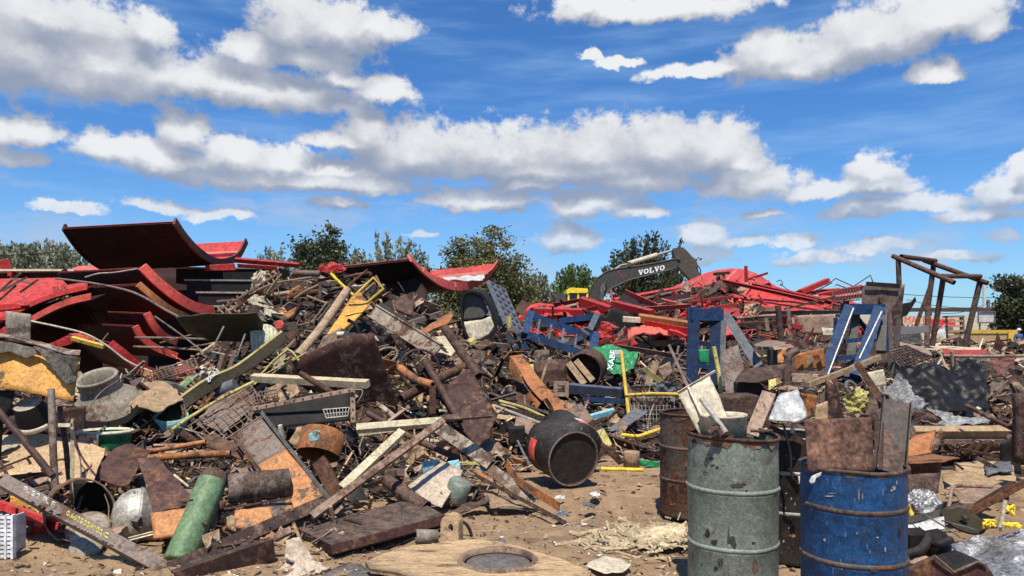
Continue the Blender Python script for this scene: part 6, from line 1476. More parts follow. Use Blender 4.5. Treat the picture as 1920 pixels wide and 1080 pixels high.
# ---- things in the blue drum
plate('rusty_plate', 'square rusty plate standing in the blue drum', 'plate', 'rust', [(1509,786),(1560,785),(1633,782),(1636,820),(1640,885),(1516,885)], Y=(4.08,4.0), cr=.008, th=.012)
beam('corrugated_strip', 'dark corrugated steel strip standing at the right in the blue drum', 'strip', 'drum_brown', (1680,752), (1668,885), 50, 'C', h=14, Y=(4.25,4.1), roll=-14, th=2)
beam('corrugated_strip', 'narrow rusty ribbed edge between the plates in the blue drum', 'strip', 'rust_dark', (1648,790), (1646,880), 14, 'U', h=8, Y=(4.2,4.1), roll=10)
# behind the blue drum
pp = empty('wide_pipe', P(1650, 790, 6.5), 'wide rusty pipe with a dark slanted mouth behind the blue drum', 'pipe')
kk = 6.5/F; mb = MB(); m_lathe(mb, P(1640, 758, 6.5), (.62, .05, -.78), [(27*kk, 60*kk), (28*kk, 0), (31*kk, 0), (31*kk, 80*kk)], 34, dent=.02, s0=None); m_lathe(mb, P(1640, 758, 6.5), (.62, .05, -.78), [(0, 50*kk), (28*kk, 50*kk)], 28); mb.obj('wall', 'rust', pp)
plate('yellow_crumple', 'crumpled yellow brown wrapping left of the wide slanted pipe', 'wrapping', 'yellow_pale', [(1584,745),(1612,726),(1630,735),(1625,768),(1600,776),(1585,766)], Y=6.6, cr=.07, cuts=4)
ring('hose_ring', 'grey hose ring above the yellow brown wrapping', 'hose', 'steel_dark', (1596,728), 13, 4, (.4,-.8,.4), Y=6.8)
plate('dark_column', 'dark upright flat column left of the yellow brown wrapping', 'column', 'rust_dark', [(1553,712),(1572,730),(1582,790),(1552,790)], Y=6.2, cr=.015, th=.06)
plate('rust_flag', 'pale orange rusty sheet right of the silvery sheet', 'sheet', 'rust_orange', [(1500,736),(1534,742),(1528,765),(1515,784),(1506,762)], Y=6, cr=.03)
plate('orange_card', 'brown orange card behind the blue drum plates', 'card', 'tan', [(1530,760),(1552,752),(1552,788),(1528,788)], Y=5.6, cr=.01)
beam('timber', 'lower timber with joints rising right behind the blue drum', 'timber', 'wood', (1514,722), (1600,690), 9, 'box', Y=(9,9.6), roll=20)
beam('timber', 'upper timber continuing the jointed timber to the right', 'timber', 'wood', (1598,690), (1648,670), 9, 'box', Y=(9.6,10), roll=20)
beam('timber', 'rust brown strut leaning from the timbers to the slanted pipe', 'strut', 'rust', (1606,680), (1655,755), 13, 'L', Y=(9.2,8.6), roll=15)
plate('white_board', 'white board with a torn edge behind the slanted pipe', 'board', 'cream', [(1611,702),(1656,692),(1662,722),(1640,726),(1622,718)], Y=9.4, cr=.02)
# black plastic sheet
bp_ = plate('black_tarpaulin', 'large black crumpled plastic sheet draped over scrap at the right', 'tarpaulin', 'black_plastic', [(1672,702),(1700,692),(1770,690),(1830,676),(1852,684),(1858,768),(1800,785),(1770,786),(1730,770),(1690,765)], Y=(11.2,9.8), cr=.26, cuts=5)
plate('clear_film', 'pale crumpled plastic film at the left edge of the black sheet', 'film', 'film', [(1652,735),(1680,705),(1702,715),(1712,745),(1740,760),(1710,772),(1670,758)], Y=(9.8,9.3), cr=.13, cuts=4)
plate('clear_film', 'strip of pale film hanging under the black sheet', 'film', 'film', [(1700,765),(1740,762),(1790,782),(1850,786),(1852,796),(1780,796),(1730,788)], Y=(9.4,9.1), cr=.08, cuts=4)
plate('dark_cloth', 'torn dark brown cloth under the black sheet, jagged at the bottom', 'cloth', 'maroon', [(1698,790),(1715,765),(1745,770),(1770,790),(1758,800),(1740,792),(1728,798),(1715,788)], Y=9.2, cr=.06)
plate('whitish_sheet', 'whitish panel under the jagged dark cloth', 'panel', 'white', [(1706,800),(1716,780),(1735,788),(1755,802)], Y=9.25, cr=.02)
# beams and plates on the right
beam('tan_girder', 'tan steel girder lying level under the black sheet', 'girder', 'tan', (1698,813), (1890,812), 22, 'I', h=18, Y=(8.9,9.1), roll=35)
beam('brown_bar', 'brown flat bar lying along the lower side of the tan girder', 'bar', 'rust_pale', (1770,828), (1880,828), 9, 'flat', Y=8.8, roll=30)
ra = empty('rust_bracket', P(1730, 850, 7.6), 'orange rusted bracket plate with an upright fin, right of the blue drum', 'bracket')
plate('base_plate', None, None, 'rust_orange', [(1690,822),(1755,806),(1745,850),(1690,855)], Y=(7.9,7.3), parent=ra, cr=.02)
plate('fin', None, None, 'rust_pale', [(1742,852),(1747,830),(1766,802),(1768,815),(1758,842)], Y=7.4, parent=ra, cr=.01)
rb = empty('open_box', P(1735, 925, 6.6), 'rusty open steel box below the orange bracket', 'box')
plate('upper_side', None, None, 'rust_dark', [(1706,866),(1766,863),(1764,892),(1710,894)], Y=(6.7,6.8), parent=rb, cr=.01)
plate('lower_side', None, None, 'rust', [(1702,890),(1764,886),(1760,924),(1704,928)], Y=(6.5,6.4), parent=rb, cr=.015)
plate('lid', None, None, 'rust_orange', [(1694,856),(1750,848),(1800,860),(1766,866),(1706,868)], Y=(7.2,6.6), parent=rb, cr=.02)
tube('red_pole', 'dull red pole at the right, sloping down towards the edge', 'pole', 'maroon', [(1811,760),(1860,785),(1915,812)], 4.2, Y=(8.8,8.2), hollow=.6, sm=False)
plate('dark_slab', 'dark upright slab cut by the right edge of the picture', 'slab', 'maroon', [(1909,738),(1960,735),(1960,870),(1908,868)], Y=8, cr=.02, th=.1)
plate('shadow_sheet', 'black sheet painting the shadow beside the upright slab at the right edge', 'panel', 'black', [(1875,832),(1900,818),(1912,825),(1915,890),(1880,885)], Y=8.6, cr=.03)  # black sheet stands in for the shadow beside the slab
RPL = [('plywood_scrap','pale board lying on the dirt right of the rusted open box','tan',[(1790,868),(1840,862),(1900,872),(1905,900),(1850,898),(1795,885)],(8.2,7.3)),
 ('grey_card','grey square card on the tan boards','slate',[(1845,868),(1895,866),(1900,886),(1850,890)],(7.9,7.4)),
 ('plywood_scrap','long tan board lying above the bent pipe','tan',[(1765,890),(1830,885),(1880,905),(1840,925),(1770,915)],(7.4,6.8)),
 ('plywood_scrap','broken board behind the round lid','rust_pale',[(1785,920),(1850,908),(1885,915),(1850,945),(1800,945)],(6.9,6.5)),
 ('wood_offcut','dark splintered board in front of the broken board','rust_dark',[(1780,945),(1860,935),(1850,952),(1785,960)],(6.6,6.4))]
for nm, lb, mt, pts, Y in RPL: plate(nm, lb, 'board', mt, pts, Y=Y, cr=.04)
for i, (a, b_, w_, mt, lb) in enumerate([((1808,850),(1832,828),6,'rust_pale','first of the splintered slats on the tan boards'),((1825,852),(1842,825),6,'wood','second splintered slat, steeper'),((1845,850),(1862,826),5,'rust_grey','third splintered slat, nearest the black shadow sheet'),((1800,842),(1870,856),5,'rust','long slat lying across the splintered ones'),((1830,858),(1920,905),8,'rust_grey','grey slat sloping to the right edge under the dark slab'),((1790,868),(1806,880),4,'rust_dark','tiny dark stick left on the tan boards')]):
    beam('wood_strip', lb, 'slat', mt, a, b_, w_, 'flat', Y=(8.2-.1*i,8-.1*i), th=2, roll=20)
tube('bent_pipe', 'thin rusty pipe bent at a right angle beside the foil bag', 'pipe', 'rust_pale', [(1771,980),(1780,945),(1785,918),(1800,911),(1860,913)], 3.4, Y=(5.9,6.2), hollow=.6)
plate('foil_bag', 'crumpled silver foil bag right of the blue drum', 'foil bag', 'foil', [(1700,928),(1712,917),(1748,920),(1766,938),(1760,958),(1715,966),(1706,950)], Y=(6.2,5.9), cr=.09, th=.05, cuts=4)
wp = empty('appliance_sheet', P(1735, 1000, 5.5), 'white appliance panel with two dark lines beside the blue drum', 'panel')
plate('face', None, None, 'white', [(1696,986),(1770,968),(1772,990),(1700,1002)], Y=(5.7,5.5), parent=wp, cr=.006)
beam('top_edge', None, None, 'steel_dark', (1694,978), (1812,951), 12, 'L', h=8, Y=(5.75,5.9), parent=wp, roll=20)
mb = MB()
for x in (1712, 1719): m_tube(mb, [P(x, 984, 5.62), P(x+14, 996, 5.5)], .0035, 5)
mb.obj('dark_lines', 'soot', wp)
lid = empty('round_disc', P(1806, 985, 5.75), 'round grey lid with a rusty knob lying beside the white panel', 'lid')
kk = 5.75/F; mb = MB(); m_lathe(mb, P(1806, 976, 5.75), (.1,-.42,.9), [(0,2*kk),(30*kk,0),(36*kk,3*kk),(38*kk,3*kk),(38*kk,-2*kk),(0,-3*kk)], 36); mb.obj('disc', 'olive', lid)
mb = MB(); m_lathe(mb, P(1808, 973, 5.7), (.1,-.42,.9), [(0,8*kk),(5*kk,7*kk),(7*kk,3*kk),(5*kk,0)], 14); mb.obj('knob', 'rust', lid)
beam('dark_bar', 'dark flat bar sloping up to the right edge over the round lid', 'bar', 'drum_brown', (1810,966), (1935,898), 13, 'flat', Y=(5.9,5.9), th=4, roll=20)
beam('dark_bar', 'second dark bar, shorter, behind the first near the right edge', 'bar', 'rust_dark', (1828,948), (1900,905), 9, 'L', Y=6.3, roll=20)
tube('thin_rod', 'thin dark rod over the white panel', 'rod', 'steel_dark', [(1712,961),(1735,966),(1790,1000),(1800,1008)], 1.5, Y=(5.6,5.2))
tube('thin_rod', 'thin dark rod lying across the round lid', 'rod', 'steel_dark', [(1766,976),(1810,988),(1830,994)], 1.5, Y=5.45)
tube('white_tube', 'whitish tube standing among yellow rope at the right', 'tube', 'cream', [(1885,938),(1880,965),(1874,995)], 4, Y=5.7, sm=False)
for i, (p, lb) in enumerate([([(1843,985),(1855,975),(1868,980),(1862,990),(1850,988),(1872,985)], 'tangle of yellow rope right of the round lid'), ([(1888,958),(1896,948),(1904,955),(1898,965),(1890,960)], 'small yellow rope loop right of the whitish tube'), ([(1880,985),(1900,982),(1922,988)], 'yellow rope end at the right edge'), ([(1700,948),(1703,956),(1708,965)], 'lime yellow strap beside the blue drum'), ([(1757,1003),(1764,1000),(1770,1006),(1762,1012),(1756,1008)], 'yellow cap among cables below the white panel')]):
    if i in (0, 1, 2):
        mb = MB(); x0 = min(q_[0] for q_ in p); x1 = max(q_[0] for q_ in p); y0 = min(q_[1] for q_ in p); y1 = max(q_[1] for q_ in p)
        ps = [P(random.uniform(x0, x1), random.uniform(y0-2, y1+3), 5.6-.05*i+random.uniform(-.06, .06)) for _ in range(16)]
        m_tube(mb, catmull(ps, 5), .007, 6); tag(mb.obj('yellow_rope', 'digger_yellow'), lb, 'rope')
    else: tube('yellow_rope', lb, 'rope', 'digger_yellow', p, 3 if i != 3 else 6, Y=5.6-.05*i)
plate('silver_sheet', 'large crumpled silver foil sheet at the bottom right corner', 'foil sheet', 'foil', [(1752,1034),(1800,1006),(1835,996),(1960,992),(1960,1110),(1868,1110),(1860,1072),(1836,1050),(1800,1046)], Y=(5.6,4.7), cr=.10, cuts=5)
eg = empty('engine_part', P(1735, 1040, 5.0), 'black engine part with hoses below the white panel', 'engine part')
mb = MB(); m_tube(mb, catmull([P(1700,1040,5.1), P(1728,1030,5.1), P(1745,1004,5.3)]), .034, 12); m_tube(mb, catmull([P(1742,1022,5.2), P(1762,1020,5.1), P(1782,1012,5.2)]), .025, 8); mb.obj('hose', 'rubber', eg)
mb = MB(); m_lathe(mb, P(1750, 1020, 5.3), (.6,-.5,.3), [(0,-.1),(.09,-.1),(.1,-.06),(.1,.06),(.06,.1),(0,.1)], 20); m_box(mb, P(1715, 1012, 5.35), (.09, .01, 0), (0, .1, 0), (0, 0, .06)); mb.obj('housing', 'black', eg)
bk_ = empty('black_case', P(1780, 1075, 4.7), 'open black case with raised dark rim, cut by the bottom edge', 'case')
q = [(1702,1066),(1754,1043),(1790,1072),(1832,1052),(1850,1058),(1872,1100),(1872,1130),(1702,1130)]
plate('front', None, None, 'maroon', q, Y=4.62, parent=bk_, cr=.01, th=.02)
tube('rim', None, None, 'rust_grey', [(1752,1042),(1789,1073),(1834,1053),(1850,1060)], 2.4, Y=4.6, parent=bk_, sm=False)
plate('inside', None, None, 'black', [(1754,1042),(1790,1032),(1836,1052),(1790,1072)], Y=(5.0,4.7), parent=bk_, cr=.01)
plate('wood_piece', 'brown board showing left of the open black case', 'board', 'wood', [(1700,1052),(1735,1040),(1748,1046),(1720,1062)], Y=(5.1,4.85), cr=.02)
# ---- blue trestles
t1 = empty('blue_trestle', P(1320, 725, 13.2), 'upright navy blue steel trestle left of the dark bent sheet', 'trestle')
frame_bars(t1, 'post', 'navy', [((1301,577),(1297,728),22,13.2,13.0), ((1342,577),(1338,722),20,13.3,13.1)])
frame_bars(t1, 'head_bar', 'navy', [((1292,590),(1352,590),22,13.15,13.25)])
frame_bars(t1, 'rung', 'navy', [((1303,642),(1340,647),9,13.1,13.2), ((1303,684),(1340,690),9,13.05,13.15)])
frame_bars(t1, 'brace', 'slate', [((1356,590),(1350,725),14,13.7,13.4), ((1362,592),(1425,690),17,13.8,13.0)])
t2 = empty('blue_trestle', P(1595, 710, 15), 'navy blue steel trestle with two splayed legs, below the brown hopper', 'trestle')
frame_bars(t2, 'leg', 'navy', [((1592,578),(1540,712),20,15.2,14.4), ((1648,580),(1603,708),20,15.2,14.4)])
frame_bars(t2, 'leg_face', 'steel_dark', [((1606,578),(1590,708),15,15.5,15.2), ((1655,582),(1652,660),16,15.5,15.2)])
frame_bars(t2, 'cross_brace', 'navy', [((1583,640),(1622,636),8,14.9,14.9), ((1566,672),(1612,668),9,14.65,14.65), ((1604,590),(1640,640),8,15.6,15.5), ((1660,590),(1662,660),9,15.7,15.6)])
frame_bars(t2, 'head_bar', 'navy', [((1580,580),(1655,580),20,15.3,15.3)])
frame_bars(t2, 'cross_bar', 'navy', [((1567,596),(1567,640),8,15.8,15.8), ((1568,592),(1600,592),6,15.8,15.8)])
frame_bars(t2, 'edge_strip', 'steel_bright', [((1600,578),(1551,706),2,15.02,14.22), ((1653,584),(1611,672),2,15.02,14.5)])
tube('yellow_pole', 'yellow pole with a brown upper end behind the left blue trestle', 'pole', 'yellow_pale', [(1338,650),(1346,690),(1352,735)], 4.2, Y=12.6, sm=False)
plate('brown_tall_plate', 'tall dull brown plate behind the braces of the left trestle', 'plate', 'rust_grey', [(1352,660),(1384,645),(1396,690),(1376,735),(1372,760),(1360,735)], Y=(12.4,11.8), cr=.03)
plate('rubble_plate', 'brown angular plate on the rubble left of the left blue trestle', 'plate', 'rust_pale', [(1232,690),(1256,678),(1262,700),(1245,714)], Y=13, cr=.03)
beam('dark_stick', 'dark thin stick leaning against the left blue trestle', 'stick', 'rust_grey', (1255,648), (1290,725), 5, 'box', Y=(13.4,12))
plate('blue_grey_sheet', 'bluish crumpled sheet above the level yellow pipe', 'sheet', 'slate', [(1222,724),(1245,714),(1274,722),(1268,736),(1230,735)], Y=12.4, cr=.06)
# right of centre, between the trestles
sv = empty('old_stove', P(1440, 700, 12.6), 'orange and black old stove body between the two blue trestles', 'stove')
plate('body', None, None, 'steel_dark', [(1450,652),(1475,648),(1478,690),(1450,690)], Y=12.6, parent=sv, cr=.01, th=.3)
plate('orange_side', None, None, 'orange_burnt', [(1457,654),(1476,652),(1478,682),(1458,682)], Y=12.5, parent=sv, cr=.01)
plate('lid', None, None, 'rust_pale', [(1447,648),(1482,644),(1490,650),(1452,656)], Y=(12.9,12.4), parent=sv, cr=.01)
plate('brown_sheet', 'level brown sheet lying left of the old stove', 'sheet', 'rust_pale', [(1413,646),(1436,636),(1474,640),(1472,648),(1416,650)], Y=(13.6,12.8), cr=.02)
tube('pipe_bend', 'grey pipe bend standing right of the old stove', 'pipe', 'rust_grey', [(1475,722),(1476,680),(1482,664),(1496,656)], 7, Y=11.6, hollow=.8, sides=12)
cg = empty('cage_box', P(1520, 700, 13), 'rusty open box of brown boards left of the right blue trestle', 'box')
plate('back', None, None, 'rust_orange', [(1490,664),(1545,650),(1548,690),(1492,695)], Y=13.4, parent=cg, cr=.02)
for a, b_, w_ in (((1486,662),(1560,646),6), ((1490,698),(1550,700),7), ((1487,660),(1490,700),6)): beam('edge', None, None, 'rust_grey', a, b_, w_, 'box', Y=12.9, parent=cg)
plate('low_wall', 'low brown board lying under the rusty open box', 'board', 'rust_pale', [(1484,700),(1545,702),(1540,718),(1486,718)], Y=12, cr=.02)
for i, (x, lb) in enumerate([(1500,'first stained plank in the rusty open box'), (1516,'second stained plank in the rusty open box'), (1530,'third stained plank, leaning, in the rusty open box')]):
    beam('plank', lb, 'plank', 'rust_orange' if i != 1 else 'wood', (x,666), (x+2+i*4,698), 10, 'flat', Y=13.1, th=2)
# far right background scrap
for nm, lb, mt, pts, Y in [
 ('rusty_bin','faded red brown steel bin at the right behind the black sheet','red_faded',[(1858,672),(1903,670),(1900,700),(1880,704),(1864,698)],16),
 ('roof_sheet','grey corrugated roof sheet below the sheet hopper','steel_dark',[(1680,612),(1740,610),(1742,622),(1682,628)],(24,22)),
 ('grey_cabinet','dark grey cabinet under the roof sheet','steel_dark',[(1688,628),(1728,624),(1730,646),(1690,644)],22),
 ('jagged_sheet','pinkish brown jagged sheet leaning at the yellow skip','rust',[(1862,655),(1872,640),(1870,622),(1880,650),(1878,660)],24),
 ('long_plank','long pale plank lying on the far right scrap','wood_pale',[(1735,648),(1840,652),(1838,658),(1738,655)],(26,24)),
 ('pale_sheet','pale rubble sheet behind the splayed trestle','rust_pale',[(1684,640),(1740,655),(1748,668),(1690,655)],(21,19)),
 ('long_plank','reddish plank between the pale one and the level pipe','red_dull',[(1765,655),(1850,657),(1850,664),(1770,662)],(23,22))]:
    plate(nm, lb, nm.split('_')[-1], mt, pts, Y=Y, cr=.05)
tube('long_pipe', 'long pale level pipe at the far right below the yellow skip', 'pipe', 'rust_pale', [(1768,667),(1850,668),(1960,667)], 3.2, Y=18, sm=False)
tube('branch', 'forked white branch above the black sheet', 'branch', 'cream', [(1760,660),(1766,670),(1758,684)], 2, Y=15)
beam('timber', 'timber at the far right sloping down to the black sheet', 'timber', 'rust_grey', (1890,690), (1930,730), 8, 'box', Y=13)
beam('timber', 'second timber leaning at the far right above the red pole', 'timber', 'rust', (1905,705), (1860,745), 6, 'box', Y=12.4)
beam('timber', 'orange brown timber lying at the far right under the others', 'timber', 'rust_orange', (1862,768), (1915,772), 6, 'box', Y=10)
grid_wires('bed_springs', 'dark tangle of bed springs right of the splayed trestle', 'springs', 'rust_dark', [(1660,655),(1700,648),(1745,670),(1690,690)], 10, 7, 1.2, Y=(19,15.5))
# litter that can be told apart on the dirt
for i, (x, y, s, mt, lb) in enumerate([(1115,928,12,'white','small white paper scrap on the dirt before the lying drum'),(1050,932,10,'white','white crumpled scrap left of the lying drum on the dirt'),(1104,946,13,'slate','grey blue stone like lump on the dirt'),(1140,1058,44,'cream','flat torn cream sheet on the dirt at the bottom'),(1052,962,16,'foil','crumpled foil at the end of the thin rusty angle')]):
    q_ = [(x+s*math.cos(a)*random.uniform(.7, 1.1), y+.35*s*math.sin(a)*random.uniform(.7, 1.1)) for a in [2*math.pi*j/7 for j in range(7)]]
    Y_ = ground_Y(y); vs = [gp(a, b_, .02+.03*random.random()) for a, b_ in q_]
    mb = MB(); m_plate(mb, vs, .006, .03 if s < 30 else .015, 3, 0, nseed()); tag(mb.obj('litter_scrap', mt), lb, 'litter')
sw = empty('straw_bag', gp(1215, 1010, 0), 'pale straw coloured burst sack spilling on the dirt beside the green drum', 'sack')
mb = MB(); m_plate(mb, [gp(x, y, z) for x, y, z in [(1175,1006,.03),(1200,996,.04),(1240,992,.07),(1265,984,.1),(1287,990,.08),(1285,1010,.03),(1250,1024,.02),(1200,1020,.02)]], .02, .05, 5); mb.obj('cloth', 'wood_pale', sw)
mb = MB(); rnd = random.Random(9)
for i in range(260):
    c_ = gp(min(1290, rnd.gauss(1200, 50)), rnd.gauss(1006, 13), rnd.uniform(.0,.05)); a = rnd.uniform(0, 3.14); l_ = rnd.uniform(.03, .12)
    d_ = Vector((math.cos(a), math.sin(a), rnd.uniform(-.2, .3)))*l_; m_prof(mb, c_-d_, c_+d_, rnd.uniform(.008, .02), 'flat', th=.003)
tag(mb.obj('straw', 'wood_pale', sw, None), None, None, None, 'stuff')
# ================================================================ loose scrap over the heaps
rnd = random.Random(21)
MATS = ['rust', 'rust_dark', 'rust_grey', 'rust_pale', 'rust_orange', 'wood', 'steel_dark', 'cream', 'black', 'red', 'maroon', 'tan', 'slate', 'yellow_pale', 'red_rib', 'red_dull', 'heap_core']
MI = {m_: i for i, m_ in enumerate(MATS)}
def zone_mat(x, y):
    if 960 < x < 1680 and y < 640:
        return rnd.choices(['red', 'red_rib', 'red_dull', 'rust', 'rust_dark', 'rust_pale', 'black', 'rust_grey'], [2.5, 3, 4, 3, 4, 2, 4, 2])[0]
    if x < 360 and y < 700: return rnd.choices(['red_dull', 'rust_dark', 'rust', 'black', 'red_rib'], [3, 3, 2, 2, 1])[0]
    if x > 1680: return rnd.choices(['rust', 'rust_pale', 'rust_grey', 'tan', 'wood', 'rust_dark', 'cream', 'steel_dark', 'black'], [4, 4, 3, 4, 4, 3, 1, 2, 2])[0]
    return rnd.choices(['rust', 'rust_dark', 'rust_grey', 'rust_pale', 'rust_orange', 'wood', 'steel_dark', 'cream', 'black', 'maroon', 'tan', 'slate', 'yellow_pale'], [5, 7, 5, 4, 1.6, 3, 4, 1.6, 7, 3, 2, 1.4, .7])[0]
def rdir(flat=.6):
    d = Vector((rnd.gauss(0, 1), rnd.gauss(0, .9), rnd.gauss(0, flat))); return d.normalized()
def bit(mb, c, s, mi, kind):
    d = rdir()
    if kind == 0:
        e = d.cross(rdir(1)).normalized(); w = s*rnd.uniform(.25, .8); v = [c - d*s*.5 - e*w*.5, c + d*s*.5*rnd.uniform(.5, 1) - e*w*.5, c + d*s*.5 + e*w*.5*rnd.uniform(.4, 1), c - d*s*.4 + e*w*.5]
        n = d.cross(e)*max(.008, s*.02); v[rnd.randrange(4)] += n*rnd.uniform(-6, 6)
        mb.add(v + [p - n for p in v], [(0,1,2,3), (7,6,5,4), (1,0,4,5), (2,1,5,6), (3,2,6,7), (0,3,7,4)], mi)
    elif kind == 1: m_tube(mb, catmull([c - d*s, c + rdir()*s*.12, c + d*s], 3), s*rnd.uniform(.02, .06), 6, mi)
    elif kind == 2: m_prof(mb, c - d*s, c + d*s, s*rnd.uniform(.08, .2), rnd.choice(['L', 'U', 'box', 'flat']), None, rnd.uniform(0, 360), mi)
    elif kind == 3:
        e = d.cross(rdir(1)).normalized(); m_box(mb, c, d*s*.4, e*s*rnd.uniform(.12, .3), d.cross(e)*s*rnd.uniform(.08, .25), mi)
    elif kind == 5:                                            # bent strip
        e = d.cross(rdir(1)).normalized()*s*rnd.uniform(.06, .22); u = rdir(.8); A = [c - d*s, c - d*s*.3 + u*s*rnd.uniform(-.4, .4), c + d*s*.4 + u*s*rnd.uniform(-.5, .5), c + d*s*rnd.uniform(.6, 1)]
        m_ruled(mb, A, [q_ + e + rdir()*s*.06 for q_ in A], max(.006, s*.012), 1, mi, 0, True, 4)
    elif kind == 6:                                            # bent wire
        p_ = [c]
        for _ in range(6): p_.append(p_[-1] + (d + rdir(.8)*1.3)*s*.28)
        m_tube(mb, catmull(p_, 4), max(.005, s*.014), 5, mi)
    else:
        a0 = rnd.uniform(0, 6); m_lathe(mb, c, rdir(1), [(s*.3, -s*rnd.uniform(.1, .3)), (s*.3, s*rnd.uniform(.1, .3))], 14, mi, True, a0, a0 + rnd.uniform(2, 5.5))
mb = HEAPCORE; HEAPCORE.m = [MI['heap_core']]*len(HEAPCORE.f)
for i in range(5000):
    x = rnd.uniform(-235, 2140); b, c = base_y(x), crest_y(x)
    y = lerp(b + 4, c, rnd.random()**.8)
    if 1700 < x and y > 860: continue
    p = P(x, y, D(x, y) + rnd.uniform(-.02, .22)); k = p.y/F
    s = k*rnd.choice([9, 13, 18, 26, 36, 50])*rnd.uniform(.7, 1.3)
    if p.z < .03: p.z = .03 + rnd.random()*.1
    bit(mb, p, s*.8, MI[zone_mat(x, y)], rnd.choices([0, 1, 2, 3, 4, 5, 6], [4, 2.5, 3.5, 1.6, .6, 2.2, 2.6])[0])
for i in range(3000):                                         # fine tangle of thin bars, wires and strips between the larger pieces
    x = rnd.uniform(-235, 2140); b, c = base_y(x), crest_y(x); y = lerp(b + 2, c, rnd.random()**.85)
    if 1700 < x and y > 860: continue
    p = P(x, y, D(x, y) + rnd.uniform(-.1, .16)); k = p.y/F
    if p.z < .03: p.z = .03 + rnd.random()*.1
    red = 960 < x < 1680 and y < 640
    mt = rnd.choice(['red_rib', 'red_dull', 'rust_pale', 'rust', 'rust_grey', 'rust_orange']) if red else rnd.choices(['rust_pale', 'rust_grey', 'rust', 'tan', 'wood', 'rust_orange', 'cream', 'steel_dark', 'maroon'], [5, 5, 5, 3, 3, 2, 1.5, 2, 2])[0]
    bit(mb, p, k*rnd.choice([7, 10, 14, 20, 28])*rnd.uniform(.7, 1.3), MI[mt], rnd.choices([0, 1, 2, 5, 6], [4, 1.6, 3.4, 3, 1.6])[0])
for i in range(900):                                          # the far rubble at the right, beyond the heap
    Y_ = rnd.uniform(30, 52); x = rnd.uniform(1560, 2000); p = P(x, HY, Y_); p.z = rnd.uniform(0, 1.15)*(1 - .4*noise.noise(p*.4))
    bit(mb, p, Y_/F*rnd.choice([8, 12, 18, 26])*rnd.uniform(.7, 1.2), MI[rnd.choice(['rust', 'rust_pale', 'wood', 'rust_dark', 'tan', 'rust_grey', 'black', 'steel_dark', 'cream'])], rnd.choices([0, 1, 2, 3], [4, 3, 4, 3])[0])
tag(mb.obj('scrap_pile', MATS), 'tangled heaps of mixed rusty scrap metal and rubble filling the yard', 'scrap heap', kind='stuff')

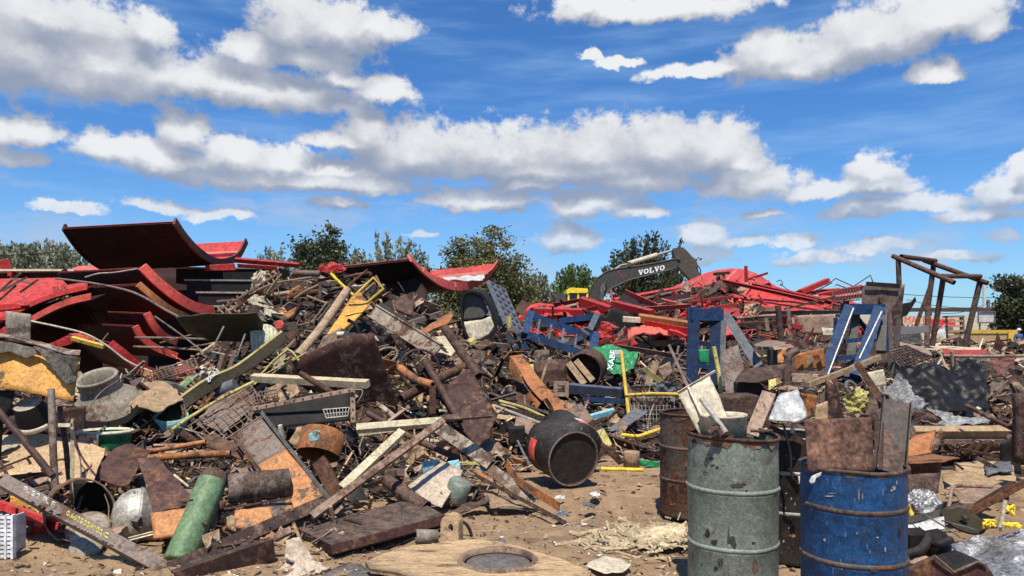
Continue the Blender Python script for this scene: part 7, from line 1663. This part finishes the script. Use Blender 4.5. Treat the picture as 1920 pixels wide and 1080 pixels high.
# loose larger pieces, each one a thing of its own
KINDS_ = {
 'rusty_offcut': ('irregular sheet metal offcut lying loose on the heap', 'offcut', 'sheet metal offcuts on the heaps', 0, 210),
 'loose_rod': ('thin bent rusty rod lying loose on the heap', 'rod', 'bent rods on the heaps', 1, 70),
 'loose_bar': ('short rolled steel bar lying loose on the heap', 'bar', 'steel bars on the heaps', 2, 120),
 'scrap_block': ('small blocky scrap piece lying loose on the heap', 'block', 'blocky scraps on the heaps', 3, 35),
 'bent_strip': ('bent strip of rusty sheet metal lying loose on the heap', 'strip', 'bent strips on the heaps', 5, 60),
 'tangled_wire': ('bent length of thick wire sticking out of the heap', 'wire', 'bent wires on the heaps', 6, 55),
 'curved_scrap': ('piece of curved pipe wall lying loose on the heap', 'pipe piece', 'curved pipe pieces on the heaps', 4, 25)}
for nm, (lb, cat, grp, kd_, n) in KINDS_.items():
    for i in range(n):
        x = rnd.uniform(-20, 1940); b, c = base_y(x), crest_y(x); y = lerp(b - 8, c, rnd.random())
        if 1700 < x and y > 860: y = 700 + rnd.random()*120
        p = P(x, y, D(x, y) - rnd.uniform(.05, .25)); k = p.y/F
        if p.z < .05: p.z = .05
        mb = MB(); s = k*rnd.uniform(28, 62)*(1 if p.y < 17 else .6)*(rnd.uniform(.9, 1.7) if kd_ == 0 else rnd.uniform(1, 1.6) if kd_ == 2 else 1)*(.8 if kd_ in (3, 4) else 1)
        if kd_ == 0:
            d = rdir(.5); e = d.cross(rdir(1)).normalized(); m_ = rnd.randint(4, 7)
            vs = [p + (d*math.cos(a)*s*.5 + e*math.sin(a)*s*rnd.uniform(.2, .4))*rnd.uniform(.75, 1.1) for a in [2*math.pi*j/m_ for j in range(m_)]]
            m_plate(mb, vs, .012, s*.1, 3, 0, nseed())
        else: bit(mb, p, s*(.6 if kd_ in (1, 2) else .75 if kd_ in (5, 6) else .9), 0, kd_)
        mt = zone_mat(x, y)
        if kd_ == 0 and rnd.random() < .35 and mt not in ('red', 'red_rib', 'red_dull'): mt = rnd.choice(['scraped', 'rust_pale', 'cream_steel', 'tan', 'steel'])
        tag(mb.obj(nm, mt), lb, cat, grp)
# litter on the bare dirt
mb = MB()
LM = ['wood', 'rust', 'cream', 'rust_dark', 'tan', 'white', 'slate', 'heap_core']
for i in range(8000):
    x = rnd.uniform(-50, 1980); y = 640 + 460*rnd.random()**.55
    if y < base_y(x) - 10 and rnd.random() < .97: continue
    p = gp(x, max(y, 690), 0.); p.z = gz(p.x, p.y) + .006; k = p.y/F
    s = k*rnd.choice([1.5, 2, 2.5, 3, 4, 6, 9])*rnd.uniform(.7, 1.2)
    mi = rnd.choices(range(8), [5, 3, 1.4, 2.5, 7, 1, .8, 3])[0]
    if rnd.random() < .55:
        a = rnd.uniform(0, 6.28); d = Vector((math.cos(a), math.sin(a), rnd.uniform(-.1, .25))); e = d.cross(Vector((rnd.gauss(0, .3), rnd.gauss(0, .3), 1))).normalized()
        w = rnd.uniform(.2, .7); n = d.cross(e)*.003
        v = [p - d*s - e*s*w*.5, p + d*s*rnd.uniform(.5, 1) - e*s*w*.4, p + d*s + e*s*w*.5, p - d*s*.7 + e*s*w*.6]
        mb.add(v + [q_ - n for q_ in v], [(0,1,2,3), (7,6,5,4), (1,0,4,5), (2,1,5,6), (3,2,6,7), (0,3,7,4)], mi)
    else:
        v = [p + Vector((rnd.gauss(0, 1), rnd.gauss(0, 1), rnd.gauss(0, .6)))*s*.5 for _ in range(6)]
        bm = bmesh.new(); [bm.verts.new(q_) for q_ in v]; r_ = bmesh.ops.convex_hull(bm, input=bm.verts[:]); bm.verts.index_update()
        mb.add([q_.co.copy() for q_ in bm.verts], [[w_.index for w_ in f_.verts] for f_ in bm.faces], mi); bm.free()
tag(mb.obj('ground_litter', LM), 'small chips, stones and scraps strewn over the bare dirt', 'litter', kind='stuff')
